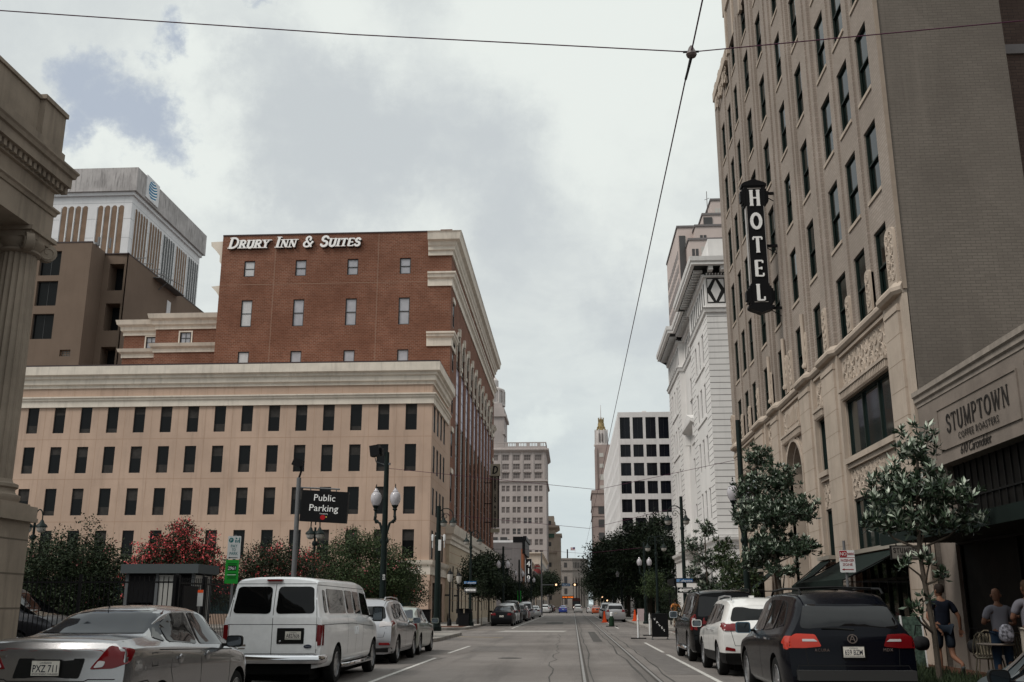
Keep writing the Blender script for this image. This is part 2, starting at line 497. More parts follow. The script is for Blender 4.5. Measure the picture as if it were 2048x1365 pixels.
def cornice(mb, pts, prof, mi=0, closed=False):
 """sweep profile [(out, z)...] along horizontal polyline pts; outward = right-hand side of travel"""
 pts = [Vector((p[0], p[1], 0)) for p in pts]
 k = len(pts)
 offs = []
 for i in range(k):
  d0 = (pts[i] - pts[i - 1]).normalized() if i > 0 else None
  d1 = (pts[i + 1] - pts[i]).normalized() if i < k - 1 else None
  if d0 is None: d0 = d1
  if d1 is None: d1 = d0
  n0 = Vector((d0.y, -d0.x, 0)); n1 = Vector((d1.y, -d1.x, 0))
  b_ = (n0 + n1); b_.normalize()
  offs.append(b_ / max(0.3, b_.dot(n0)))
 base = len(mb.v)
 m = len(prof)
 for i in range(k):
  for o, z in prof:
   q = pts[i] + offs[i] * o
   mb.v.append((q.x, q.y, z))
 for i in range(k - 1):
  for j in range(m - 1):
   a = base + i * m + j
   mb.f.append((a, a + m, a + m + 1, a + 1)); mb.m.append(mi); mb.sm.append(False)
 for i, rev in ((0, False), (k - 1, True)):
  f = [base + i * m + j for j in range(m)]
  mb.f.append(tuple(f[::-1] if rev else f)); mb.m.append(mi); mb.sm.append(False)
# ------------------------------------------------------------------ shared materials
M = {}
M['asphalt'] = None
def ground_mats():
 m = bpy.data.materials.new('road_asphalt'); m.use_nodes = True
 nt = m.node_tree; b = NB(nt); p = nt.nodes['Principled BSDF']
 pos = b.n('ShaderNodeNewGeometry').outputs['Position']
 big = b.noise(pos, 0.22, 6, 0.6)
 mp = b.n('ShaderNodeMapping', ins={'Vector': pos, 'Scale': (1.3, 0.07, 1)}).outputs[0]
 lanes = b.noise(mp, 1.0, 5, 0.6)
 c = b.mix(b.ramp(big, 0.3, 0.7), (0.150, 0.132, 0.122), (0.235, 0.212, 0.198))
 c = b.mix(b.ramp(lanes, 0.48, 0.70, 0, 0.6), c, (0.095, 0.085, 0.080))
 st = b.noise(pos, 1.1, 6, 0.75)
 c = b.mix(b.ramp(st, 0.60, 0.72, 0, 0.45), c, (0.07, 0.062, 0.058))
 c = b.mix(b.ramp(b.noise(pos, 0.55, 5, 0.7), 0.62, 0.74, 0, 0.35), c, (0.33, 0.305, 0.285))
 # tyre-polished and oily band along the rails
 sp = b.n('ShaderNodeSeparateXYZ', ins={'Vector': pos})
 nx = b.math('ADD', sp.outputs[0], b.math('MULTIPLY', b.math('SUBTRACT', b.noise(pos, 0.9, 5, 0.7), 0.5), 0.9))
 for cx in (0.38, 1.62):
  d = b.math('ABSOLUTE', b.math('SUBTRACT', nx, cx))
  c = b.mix(b.ramp(d, 0.04, 0.34, 0.38, 0.0), c, (0.085, 0.078, 0.072))
 vor = b.n('ShaderNodeTexVoronoi', feature='DISTANCE_TO_EDGE', ins={'Vector': b.vmath('ADD', pos, b.vmath('MULTIPLY', b.n('ShaderNodeTexNoise', ins={'Vector': pos, 'Scale': 1.6, 'Detail': 5.0}).outputs[1], (1.3, 1.3, 0))), 'Scale': 0.16}).outputs[0]
 crack = b.math('MULTIPLY', b.ramp(vor, 0.0, 0.0022, 1.0, 0.0), b.ramp(b.noise(pos, 0.35, 2), 0.42, 0.62))
 c = b.mix(b.math('MULTIPLY', crack, 0.75), c, (0.05, 0.046, 0.043))
 g = b.noise(pos, 70.0, 2, 0.7)
 c = b.mix(b.ramp(g, 0.3, 0.7, 0, 0.55), c, (0.075, 0.068, 0.064))
 g2 = b.noise(pos, 33.0, 2, 0.7)
 c = b.mix(b.ramp(g2, 0.58, 0.75, 0, 0.5), c, (0.30, 0.28, 0.26))
 nt.links.new(c, p.inputs['Base Color'])
 p.inputs['Roughness'].default_value = 0.82
 p.inputs['Specular IOR Level'].default_value = .2
 bp = b.n('ShaderNodeBump', ins={'Strength': 0.35, 'Distance': 0.01, 'Height': b.math('ADD', g, b.math('MULTIPLY', crack, -1.5))})
 nt.links.new(bp.outputs[0], p.inputs['Normal'])
 M['asphalt'] = m
ground_mats()
M['concrete'] = mat('pavement_concrete', (0.30, 0.275, 0.25), 0.85, var=0.22, vscale=0.7, bump=0.2, bscale=40, grain=0.25)
M['kerb'] = mat('kerb_stone', (0.27, 0.25, 0.23), 0.8, var=0.25, vscale=1.5, bump=0.3, bscale=25, grain=0.2)
M['redpave'] = brick_mat('red_pavers', (0.11, 0.045, 0.027), (0.085, 0.036, 0.023), (0.05, 0.033, 0.027), 0.2, 0.1, horiz=True, streak=0)
M['lot'] = mat('lot_asphalt', (0.12, 0.11, 0.105), 0.9, var=0.2, vscale=0.8, grain=0.3)
M['patch'] = mat('patch_concrete', (0.34, 0.32, 0.30), 0.8, var=0.15, vscale=2, grain=0.3)
M['darkpatch'] = mat('patch_tar', (0.075, 0.07, 0.066), 0.8, var=0.2, vscale=2, grain=0.3)
M['paint'] = mat('road_paint', (0.55, 0.53, 0.50), 0.75, var=0.3, vscale=6, grain=0.5)
M['ypaint'] = mat('road_paint_yellow', (0.38, 0.27, 0.10), 0.75, var=0.3, vscale=5, grain=0.5)
M['rail'] = mat('rail_steel', (0.24, 0.225, 0.215), 0.5, .5, var=0.2, vscale=4)
M['groove'] = mat('rail_groove', (0.07, 0.063, 0.058), 0.9)
M['cream'] = mat('cream_stucco', (0.455, 0.330, 0.258), 0.9, var=0.10, vscale=0.22, bump=0.12, bscale=45, streak=0.24, grain=0.06)
M['trim'] = mat('pale_trim', (0.640, 0.575, 0.500), 0.8, var=0.08, vscale=0.8, streak=0.30, grain=0.05)
M['joint'] = mat('panel_joint', (0.34, 0.22, 0.15), 0.9)
M['cap'] = mat('metal_coping', (0.06, 0.045, 0.045), 0.5)
M['brick'] = brick_mat('red_brick', (0.150, 0.059, 0.035), (0.220, 0.091, 0.056), (0.270, 0.180, 0.140), 0.36, 0.155, streak=0.14, msize=0.017)
M['wineframe'] = mat('window_frame_dark', (0.022, 0.022, 0.024), 0.45)
M['glassdark'] = mat('glass_dark', (0.006, 0.0065, 0.007), 0.07, spec=0.16, bump=0.012, bscale=2.0)
M['blind'] = mat('dark_blind', (0.036, 0.033, 0.031), 0.75, var=0.2, vscale=3)
M['glasslight'] = mat('glass_curtained', (0.33, 0.33, 0.36), 0.10, spec=0.6, var=0.10, vscale=1.1)
M['curtain'] = mat('white_curtain', (0.46, 0.46, 0.47), 0.35, var=0.08, vscale=9)
M['brownwall'] = mat('brown_stucco', (0.165, 0.120, 0.092), 0.9, var=0.08, vscale=0.2, streak=0.12, grain=0.05)
M['concdirty'] = mat('stained_concrete', (0.380, 0.355, 0.350), 0.85, var=0.2, vscale=0.25, streak=1.0)
M['marble'] = mat('white_panels', (0.640, 0.630, 0.640), 0.7, var=0.05, vscale=0.3, streak=0.12)
M['tanbrick'] = mat('tan_brick_panel', (0.190, 0.128, 0.090), 0.85, var=0.15, vscale=0.6)
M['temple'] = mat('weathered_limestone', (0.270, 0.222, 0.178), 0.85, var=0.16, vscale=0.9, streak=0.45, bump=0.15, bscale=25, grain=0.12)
M['temple_dark'] = mat('shaded_portico_wall', (0.20, 0.175, 0.145), 0.9, var=0.1)  # limestone darkened, portico shade put into the colour
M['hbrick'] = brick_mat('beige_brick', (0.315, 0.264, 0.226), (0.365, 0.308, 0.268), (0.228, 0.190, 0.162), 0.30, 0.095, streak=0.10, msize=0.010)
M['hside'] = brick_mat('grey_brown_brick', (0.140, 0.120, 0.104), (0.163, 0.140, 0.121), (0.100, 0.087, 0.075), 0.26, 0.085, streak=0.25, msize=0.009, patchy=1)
M['hstone'] = mat('beige_limestone', (0.420, 0.348, 0.288), 0.85, var=0.10, vscale=0.9, streak=0.22, bump=0.12, bscale=30, grain=0.10)
M['hglass'] = mat('green_black_glass', (0.004, 0.009, 0.008), 0.06, spec=0.22, bump=0.02, bscale=1.4)
M['hframe'] = mat('green_black_frame', (0.012, 0.020, 0.017), 0.5)
M['cafe'] = mat('cafe_stucco', (0.205, 0.172, 0.148), 0.9, var=0.12, vscale=1.2, streak=0.22, bump=0.3, bscale=30, grain=0.10)
M['black'] = mat('black_paint', (0.006, 0.006, 0.007), 0.5, spec=.15)
M['darkmetal'] = mat('dark_green_metal', (0.008, 0.014, 0.013), 0.5, 0.0, spec=.2, var=0.2, vscale=6, coords='obj')
M['wbrick'] = mat('white_glazed_terracotta', (0.700, 0.680, 0.665), 0.75, var=0.05, vscale=0.5, streak=0.15)
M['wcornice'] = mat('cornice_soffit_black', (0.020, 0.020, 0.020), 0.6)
M['modern'] = mat('pale_travertine', (0.690, 0.660, 0.650), 0.75, var=0.06, vscale=0.5, streak=0.20)
M['pinkstone'] = mat('pink_granite', (0.500, 0.420, 0.390), 0.8, var=0.06, vscale=0.1)
M['towerwhite'] = mat('far_limestone', (0.350, 0.308, 0.295), 0.85, var=0.10, vscale=0.10, streak=0.18)
M['spire'] = mat('spire_stone', (0.300, 0.235, 0.215), 0.85, var=0.15, vscale=0.08, streak=0.25)
M['spirewhite'] = mat('spire_top_stone', (0.480, 0.440, 0.425), 0.85, var=0.1, vscale=0.1)
M['gold'] = mat('gilt_bronze', (0.26, 0.19, 0.085), 0.55, 0.3, var=0.3, vscale=0.5)
M['grey'] = mat('grey_render', (0.170, 0.155, 0.155), 0.9, var=0.1, vscale=0.3, streak=0.25)
M['rustbrick'] = mat('orange_brick_edge', (0.25, 0.10, 0.055), 0.9)
M['tan'] = mat('tan_stone', (0.470, 0.395, 0.330), 0.9, var=0.12, vscale=0.15, streak=0.25)
M['greencopper'] = mat('green_copper', (0.07, 0.13, 0.10), 0.7)
M['white'] = mat('white_paint', (0.62, 0.62, 0.62), 0.5)
M['letterwhite'] = mat('white_letter', (0.82, 0.81, 0.80), 0.4)
M['dimglass'] = mat('far_window_glass', (0.045, 0.042, 0.042), 0.3, var=0.25, vscale=0.2)
M['farwin'] = mat('far_window_shaded', (0.13, 0.112, 0.108), 0.5, var=0.2, vscale=0.15)
M['litwin'] = mat('pale_window_blind', (0.45, 0.43, 0.40), 0.6)
M['reddark'] = mat('dark_red_awning', (0.16, 0.03, 0.03), 0.7)
M['blackglass'] = mat('modern_black_glass', (0.008, 0.009, 0.013), 0.10, var=0.2, vscale=0.3, spec=0.18)
def wb(mb, name, mats, parent):
 o = mb.build(name, mats, parent)
 o.location = -parent.location
 return o
def place_win(parent, me, name, x, y, z, face):
 """instance of a window mesh; (x,y,z) = lower corner seen as the left one from outside"""
 o = link(name, me, parent)
 o.location = Vector((x, y, z)) - parent.location
 o.rotation_euler = (0, 0, FACE[face])
 return o
# ================================================================== GROUND
def slab(name, x0, x1, y0, y1, z0, z1, m):
 mb = MB().box(x0, x1, y0, y1, z0, z1)
 o = mb.build(name, m); tag(o, kind='structure'); return o
def sheet(name, x0, x1, y0, y1, z, m, kind='structure'):
 mb = MB().add([(x0, y0, z), (x1, y0, z), (x1, y1, z), (x0, y1, z)], [(0, 1, 2, 3)])
 o = mb.build(name, m); tag(o, kind=kind); return o
sheet('ground', -1500, 1500, -600, 2500, -0.03, M['lot'])
mb = MB()
for (x0, x1, y0, y1) in ((-7.3, 5.6, -30, 58), (-120, 120, 58, 65), (-7.3, 5.6, 65, 152), (-200, 200, 152, 186), (-7.3, 5.6, 186, 620)):
 mb.add([(x0, y0, 0), (x1, y0, 0), (x1, y1, 0), (x0, y1, 0)], [(0, 1, 2, 3)])
tag(mb.build('road', M['asphalt']), kind='structure')
slab('parking_lot', -60, -10.62, 19.9, 57.0, -0.02, 0.10, M['lot'])
def arcpts(cx, cy, r, a0, a1, n=8):
 return [(cx + r * math.cos(R(a0 + (a1 - a0) * i / n)), cy + r * math.sin(R(a0 + (a1 - a0) * i / n))) for i in range(n + 1)]
def pavement(name, poly, m, kerbpath):
 tag(MB().prism(poly, 0.0, 0.15, 'z').build(name, m), kind='structure')
 mb = MB(); cornice(mb, kerbpath, [(-0.002, 0.0), (0.15, 0.0), (0.15, 0.135), (0.135, 0.153), (-0.002, 0.153)])
 tag(mb.build('kerb', M['kerb']), kind='structure')
# left near pavement with the bulge at the corner
P = [(-7.15, -30), (-7.15, 41.5)] + [(-6.7, 43.2), (-6.1, 44.2)] + [(-6.0, 45.5), (-6.0, 54.0)] + arcpts(-10.0, 54.0, 4.0, 0, 90, 10)[1:]
pavement('pavement', [(-10.6, -30)] + P + [(-10.6, 58)], M['concrete'], P + [(-70, 58)])
slab('pavement', -70, -10.61, 57.0, 57.99, 0, 0.149, M['concrete'])
P = [(-70, 65)] + [(-11.5, 65)] + arcpts(-9.6, 67.6, 2.6, -90, 0, 8) + [(-7.0, 150)]
pavement('pavement', P + [(-10.9, 150), (-10.9, 75.9), (-70, 75.9)], M['concrete'], P)
sheet('brick_band', -11.2, -7.2, 66.3, 70.5, 0.156, M['redpave'])
P = [(8.68, -30), (8.68, 57.85), (7.0, 57.85)] + arcpts(7.0, 56.0, 1.85 - .15, 90, 180, 8) + [(5.3, -30)]
Pk = [(70, 57.85), (7.2, 57.85)] + arcpts(7.2, 55.9, 1.95, 90, 180, 8)[1:] + [(5.25, -30)]
pavement('pavement', [(70, 57.85), (70, 53.6), (8.68, 53.6), (8.68, -30)][::1] + Pk[::-1], M['redpave'], Pk)
P = [(5.1, 150), (5.1, 72)] + [(5.0, 69.5)] + arcpts(8.0, 68.3, 3.0, 180, 270, 8) + [(70, 65.3)]
pavement('pavement', [(9.9, 150)] + P + [(70, 66), (9.9, 66)], M['concrete'], P)
slab('pavement', -11.3, -7.0, 187, 620, 0, .15, M['concrete'])
slab('pavement', 5.3, 9.9, 187, 620, 0, .15, M['concrete'])
# rails, flush in the road
for cx in (0.22, 1.78):
 mb = MB()
 mb.add([(cx - .026, -30, .004), (cx + .026, -30, .004), (cx + .026, 600, .004), (cx - .026, 600, .004)], [(0, 1, 2, 3)], 0)
 s_ = 1 if cx < 1 else -1
 mb.add([(cx + s_ * .04, -30, .0045), (cx + s_ * .09, -30, .0045), (cx + s_ * .09, 600, .0045), (cx + s_ * .04, 600, .0045)], [(0, 1, 2, 3)], 1)
 mb.add([(cx - s_ * .04, -30, .0045), (cx - s_ * .06, -30, .0045), (cx - s_ * .06, 600, .0045), (cx - s_ * .04, 600, .0045)], [(0, 1, 2, 3)], 1)
 tag(mb.build('road_rail', [M['rail'], M['groove']]), kind='structure')
def strip(name, pts, w, z, m):
 mb = MB()
 for (a, b_) in pts:
  a, b_ = Vector((*a, z)), Vector((*b_, z)); d = (b_ - a).normalized(); n = Vector((-d.y, d.x, 0)) * w / 2
  mb.add([a - n, b_ - n, b_ + n, a + n], [(0, 1, 2, 3)])
 tag(mb.build(name, m), kind='structure')
strip('road_marking', [((-4.22, 8), (-4.12, 31.0)), ((-4.1, 34), (-4.0, 40)), ((-4.15, 70), (-4.25, 150)), ((2.98, 8), (2.98, 33.5)), ((2.98, 35), (2.99, 44)), ((3.05, 70), (3.05, 148))], 0.11, 0.005, M['paint'])
strip('road_marking', [((-6.9, 148.5), (5.2, 148.5)), ((-6.9, 188.5), (5.2, 188.5))], 0.5, 0.005, M['paint'])
strip('road_marking', [((x, 150.5), (x + 1.7, 150.5)) for x in (-6, -3.2, -.4, 2.2)], 0.35, 0.0055, M['paint'])
strip('road_marking', [((-5.8, 51.8), (-3.4, 50.2)), ((-6.9, 66.2), (-4.6, 66.4))], 0.16, 0.005, M['ypaint'])
# concrete repair and tar seams at the crossing
tag(MB().add([(-4.6, 61.0, .0035), (-0.6, 61.0, .0035), (-0.35, 64.3, .0035), (-4.2, 64.5, .0035)], [(0, 1, 2, 3)]).build('road_patch', M['patch']), kind='structure')
rng = random.Random(5)
for yy in (57.2, 67.8):
 mb = MB(); x = -6.5
 while x < 4.9:
  w = rng.uniform(.12, .28)
  mb.add([(x, yy - .07, .0036), (x + w, yy - .07, .0036), (x + w, yy + .09, .0036), (x, yy + .09, .0036)], [(0, 1, 2, 3)])
  x += w + rng.uniform(.05, .16)
 tag(mb.build('road_seam', M['patch']), kind='structure')
def meander(name, a, b_, w, seed, amp=.12):
 r_ = random.Random(seed); n = 26; mb = MB(); pts = []
 for i in range(n + 1):
  t = i / n
  pts.append(Vector((a[0] + (b_[0] - a[0]) * t + r_.uniform(-amp, amp), a[1] + (b_[1] - a[1]) * t, .0042)))
 for p, q in zip(pts[:-1], pts[1:]):
  d = (q - p).normalized(); n_ = Vector((-d.y, d.x, 0)) * w * r_.uniform(.4, 1) / 2
  mb.add([p - n_, q - n_, q + n_, p + n_], [(0, 1, 2, 3)])
 tag(mb.build(name, M['darkpatch']), kind='structure')
for (x_, y_, r_) in ((-1.9, 31, .33), (2.55, 52, .33), (-3.1, 74, .33)):
 tag(MB().lathe([(.001, .0052), (r_, .005), (r_ + .03, .003)], (x_, y_, 0), 24).build('manhole_cover', mat('cast_iron', (.05, .045, .042), .6, bump=.6, bscale=60)), kind='structure')
sheet('road_patch', -3.6, -2.1, 35.5, 39.5, .0033, mat('newer_asphalt', (.150, .137, .13), .85, var=.15, vscale=3, grain=.4))
sheet('road_patch', 2.15, 2.9, 24, 41, .0033, MATS['newer_asphalt'])
meander('road_crack', (-0.5, 20), (-0.75, 58), .035, 3)
meander('road_crack', (0.42, 14), (0.50, 100), .05, 4, .07)
meander('road_crack', (1.45, 14), (1.5, 100), .06, 5, .07)
meander('road_crack', (2.1, 14), (2.05, 80), .06, 6, .07)
meander('road_crack', (-4.4, 25), (-3.0, 40), .02, 7, .05)
sheet('road_patch', 0.85, 1.25, 45, 62, .0034, M['darkpatch'])
sheet('road_patch', -2.4, -0.9, 88, 96, .0034, M['darkpatch'])
# ================================================================== BRICK HOTEL + CREAM WING (left)
def cream_wing():
 t = thing('parking_garage', (-27.5, 76, 0), 'cream stucco parking garage with rows of narrow dark windows', 'building')
 X1, Y0, ZT = -10.75, 76.0, 17.35
 holes = []; wins = []
 cols = [-11.93 - 2.173 * i for i in range(16)]
 rows = [(14.72, 17.0), (11.53, 13.62), (8.26, 10.34), (4.95, 7.10)]
 L = 47.0 - 10.75 + 0.0
 XL = -48.0
 for xr in cols:
  for r_, (za, zb) in enumerate(rows):
   zb2 = 16.78 if r_ == 0 else zb
   holes.append((xr - .9 - XL, xr - XL, za, zb2))
   wins.append((xr - .9, Y0 + .14, za, '-y', zb2 - za))
 mb = MB()
 wall(mb, (XL, Y0, 0), (1, 0, 0), (0, -1, 0), X1 - XL, 0, 20.0, holes, .14)
 sh = []
 for yy in (76.95, 79.0, 81.05, 83.1):
  for r_, (za, zb) in enumerate(rows):
   zb2 = 16.78 if r_ == 0 else zb
   sh.append((yy - Y0, yy - Y0 + .9, za, zb2)); wins.append((X1 - .05, yy, za, '+x', zb2 - za))
 sh.append((1.2, 4.2, .15, 3.2)); sh.append((5.4, 8.2, .15, 3.2))
 wall(mb, (X1, Y0, 0), (0, 1, 0), (1, 0, 0), 12.0, 0, 20.0, sh, .05)
 mb.add([(XL, 86, 0), (XL, 76, 0), (XL, 76, 20), (XL, 86, 20)], [(0, 1, 2, 3)])
 mb.add([(XL, 76, 19.9), (X1, 76, 19.9), (X1, 88, 19.9), (XL, 88, 19.9)], [(0, 1, 2, 3)])
 wb(mb, 'wall', [M['cream']], t)
 mb = MB()                                                  # big cornice, lower band and the low belt course
 PT = [(XL, Y0), (X1, Y0), (X1, 86.0)]
 cornice(mb, PT, [(-.02, 18.32), (.10, 18.32), (.10, 18.52), (.26, 18.62), (.26, 18.98), (.40, 19.06), (.40, 19.24), (.62, 19.34), (.62, 20.02), (-.4, 20.02)])
 cornice(mb, PT, [(-.02, 16.78), (.14, 16.78), (.14, 17.22), (.24, 17.32), (.24, 17.44), (.34, 17.50), (.34, 17.60), (-.02, 17.62)])
 cornice(mb, [(-14.5, Y0), (X1, Y0), (X1, 86.0)], [(-.02, 3.75), (.12, 3.75), (.12, 4.35), (.26, 4.50), (.30, 4.62), (.34, 4.80), (-.02, 4.82)])
 wb(mb, 'cornice', [M['trim']], t)
 mb = MB()
 cornice(mb, PT, [(-.3, 20.02), (.60, 20.025), (.60, 20.14), (-.3, 20.14)])
 wb(mb, 'coping', [M['cap']], t)
 mb = MB()                                                  # control joints
 for z in (11.05 - .0, 14.2, 7.75, 4.4 + .15):
  mb.box(XL, X1 - .01, Y0 - .004, Y0 + .02, z, z + .025)
  mb.box(X1 - .02, X1 + .004, Y0 + .01, 85.9, z, z + .025)
 for i in range(16):
  x = -11.93 + .55 - 2.173 * i
  for a, b_ in ((4.6, 7.75), (7.78, 11.05), (11.08, 14.2), (14.23, 16.75), (17.66, 18.3)):
   mb.box(x, x + .018, Y0 - .0038, Y0 + .02, a, b_)
 wb(mb, 'control_joints', [M['joint']], t)
 # ground storey: square piers, teal glazing and dark openings
 mb = MB()
 for x in (-11.75,):
  mb.box(x, x + 1.02, Y0 - .14, Y0 + .1, .15, 3.3)
 for x in (-18, -25, -32, -39, -46):
  mb.box(x, x + .9, Y0 - .14, Y0 + .1, .15, 3.6)
 for y in (76.6, 80.4):
  mb.box(X1 - .1, X1 + .12, y, y + .7, .15, 3.7)
 mb.box(XL, X1 + .1, Y0 - .16, Y0 + .1, 3.3, 3.74); mb.box(XL, X1 + .02, Y0 - .05, Y0 - .002, .15, .9)
 wb(mb, 'pier', [M['cream']], t)
 mb = MB()
 mb.add([(XL, Y0 - .03, .9), (-12.0, Y0 - .03, .9), (-12.0, Y0 - .03, 3.3), (XL, Y0 - .03, 3.3)], [(0, 1, 2, 3)])
 wb(mb, 'shopfront', [mat('teal_shopfront_glass', (0.010, 0.026, 0.028), 0.2, spec=.2)], t)
 mb = MB(); mb.box(X1 - .5, X1 - .4, 76.5, 85, .15, 3.3); wb(mb, 'arcade_recess', [M['blackglass']], t)
 cache = {}
 rr = random.Random(3)
 for x, y, z, f, h in wins:
  kind = 0 if x < -22 and rr.random() < .5 else rr.choice((1, 1, 1, 2, 3, 4))
  key = (round(h, 2), kind)
  if key not in cache:
   cache[key] = window_mesh('window', .9, h, .035, 'flat', M['wineframe'], M['glassdark'], curtain=((.0, .30), (.62, 1.0), (.55, 1.0), (.02, .16), (.72, 1.0))[kind], cm=M['blind'])
  place_win(t, cache[key], 'window', x, y, z, f)
cream_wing()
def brick_hotel():
 t = thing('brick_hotel', (-22, 88, 0), 'tall red brick hotel with cream cornices and white lettering near the roof', 'building')
 X0, X1, Y0, Y1, ZT = -32.97, -10.9, 88.0, 140.0, 35.75
 holes = []; wins = []
 for c in (-30.2, -25.25, -20.28, -15.28):
  for za, zb in ((31.62, 33.2), (26.68, 29.3), (22.0, 24.3)):
   holes.append((c - .52 - X0, c + .52 - X0, za, zb)); wins.append((c - .52, Y0 + .15, za, '-y', 1.04, zb - za))
 mb = MB()
 wall(mb, (X0, Y0, 0), (1, 0, 0), (0, -1, 0), X1 - X0, 19.0, ZT, holes, .16)
 # street side: end bay with plain windows, then ten tall arched bays, then the far end bay
 ys = [92.9 + 4.42 * i for i in range(10)]
 sh = []; bays = []
 for z in (10.5, 14.6, 18.6, 22.6, 26.9):
  for yy in (89.6, 137.6):
   h = 2.3 if z > 11 else 2.6
   sh.append((yy - 88, yy - 88 + 1.05, z, z + h)); wins.append((X1 - .05, yy, z, '+x', 1.05, h))
 for y in ys:
  sh.append((y + .3 - 88, y + 2.9 - 88, 9.0, 27.3)); bays.append((y + .3, y + 2.9))
 wall(mb, (X1, 88, 0), (0, 1, 0), (1, 0, 0), Y1 - 88, 0.1, ZT, sh, .10)
 def top_arch(y0, y1, z, zt):                               # spandrel above the round head
  n = 8; c = (y0 + y1) / 2; r_ = (y1 - y0) / 2
  pts = [(c - r_ * math.cos(math.pi * i / n), z + r_ * math.sin(math.pi * i / n)) for i in range(n + 1)]
  for (a, b_) in zip(pts[:-1], pts[1:]):
   mb.add([(X1, a[0], a[1]), (X1, b_[0], b_[1]), (X1, b_[0], zt), (X1, a[0], zt)], [(0, 1, 2, 3)])
   mb.add([(X1, a[0], a[1]), (X1 - .1, a[0], a[1]), (X1 - .1, b_[0], b_[1]), (X1, b_[0], b_[1])], [(0, 1, 2, 3)])
 for a, b_ in bays:
  top_arch(a, b_, 27.3 - 1.3, 27.301)
 mb.add([(X0, Y1, 0), (X0, Y0, 0), (X0, Y0, ZT), (X0, Y1, ZT)], [(0, 1, 2, 3)])
 mb.add([(X1, Y1, 0), (X0, Y1, 0), (X0, Y1, ZT), (X1, Y1, ZT)], [(0, 1, 2, 3)])
 mb.add([(X0, Y0, ZT - .3), (X1, Y0, ZT - .3), (X1, Y1, ZT - .3), (X0, Y1, ZT - .3)], [(0, 1, 2, 3)])
 mb.box(-12.0, X1 + .02, Y0 - .03, Y0 + 2.0, ZT + .02, ZT + .22)
 wb(mb, 'wall', [M['brick']], t)
 for (a, b_) in bays:
  mb = MB()
  mb.add([(X1 - .09, a, 9.0), (X1 - .09, b_, 9.0), (X1 - .09, b_, 27.3), (X1 - .09, a, 27.3)], [(0, 1, 2, 3)], 1)
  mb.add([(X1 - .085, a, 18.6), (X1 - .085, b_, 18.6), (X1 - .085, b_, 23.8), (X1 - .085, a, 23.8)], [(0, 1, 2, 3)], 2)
  for y in (a + .02, (a + b_) / 2 - .3, (a + b_) / 2 + .3, b_ - .08):
   mb.box(X1 - .09, X1 - .075, y, y + .05, 9, 27.2)
  z = 9.4
  while z < 25:
   mb.box(X1 - .09, X1 - .07, a, b_, z, z + .09); mb.box(X1 - .09, X1 - .072, a, b_, z + 1.1, z + 1.16); z += 2.95
  wb(mb, 'bay_window', [M['wineframe'], M['glassdark'], mat('painted_sky_glazing', (.46, .42, .55), .15)], t)  # lavender pane colour holds a painted sky reflection
  mb = MB()                                              # cream hood round the head
  c = (a + b_) / 2; r_ = 1.3
  n = 10
  for i in range(n):
   a0, a1 = math.pi * i / n, math.pi * (i + 1) / n
   def q(rr_, an, x): return (x, c - rr_ * math.cos(an), 26.0 + rr_ * math.sin(an))
   v = [q(r_ - .02, a0, X1 + .10), q(r_ - .02, a1, X1 + .10), q(r_ + .30, a1, X1 + .10), q(r_ + .30, a0, X1 + .10),
                 q(r_ - .02, a0, X1 - .1), q(r_ - .02, a1, X1 - .1), q(r_ + .30, a1, X1 - .002), q(r_ + .30, a0, X1 - .002)]
   mb.add(v, [(0, 1, 2, 3), (0, 4, 5, 1), (3, 2, 6, 7)])
  for s_ in (a - .40, b_ - .02):
   mb.box(X1 - .01, X1 + .09, s_ + .1, s_ + .32, 24.3, 25.99)
  mb.box(X1 - .01, X1 + .24, b_ + .1, b_ + 1.0, 24.0, 24.4); mb.box(X1 - .01, X1 + .14, b_ + .2, b_ + .9, 23.6, 24.0)
  mb.box(X1 - .01, X1 + .26, c - .25, c + .25, 27.1, 27.9)
  wb(mb, 'window_hood', [M['trim']], t)
 mb = MB()
 for yy in (89.6, 137.6):
  for z in (10.5, 14.6, 18.6, 22.6, 26.9):
   h = 2.3 if z > 11 else 2.6
   mb.box(X1 + .001, X1 + .12, yy - .25, yy + 1.3, z + h, z + h + .45)
 PT = [(-13.1, Y0 - .0), (X1, Y0), (X1, Y1), (-13.1, Y1)]
 cornice(mb, PT, [(-.02, 33.35), (.14, 33.35), (.14, 33.75), (.30, 33.85), (.30, 34.15), (.42, 34.3), (.50, 34.6), (.82, 34.72), (.90, 35.35), (1.0, 35.5), (-.1, 35.52)])
 cornice(mb, PT, [(-.02, 30.35), (.10, 30.35), (.10, 31.0), (.30, 31.15), (.34, 31.4), (.46, 31.5), (.46, 31.66), (-.02, 31.7)])
 cornice(mb, [(-13.1, Y0), (X1, Y0), (X1, Y0 + 3.4)], [(-.02, 24.55), (.12, 24.55), (.12, 25.3), (.34, 25.45), (.34, 25.6), (.46, 25.7), (.46, 25.85), (-.02, 25.9)])
 cornice(mb, [(X1, 137.0), (X1, Y1)], [(-.02, 24.55), (.12, 24.55), (.12, 25.3), (.46, 25.7), (.46, 25.85), (-.02, 25.9)])
 PL = [(X0, Y0 + 3), (X0, Y0 + .25)]
 for prof in ([(0, 32.9), (.3, 33.3), (.3, 33.9), (.7, 34.4), (1.2, 34.9), (1.25, 35.3), (0, 35.35)], [(0, 29.7), (.4, 30.3), (.9, 30.8), (0, 30.9)]):
  cornice(mb, [(X0, Y0 + 6), (X0, Y0 + .3)], prof)
 wb(mb, 'cornice', [M['trim']], t)
 mb = MB(); cornice(mb, [(X0, Y0), (X1, Y0)], [(-.3, ZT), (.06, ZT), (.06, ZT + .12), (-.3, ZT + .12)])
 cornice(mb, [(X1, Y0), (X1, Y1)], [(-.3, ZT), (.98, 35.53), (.98, 35.62), (-.3, ZT + .12)])
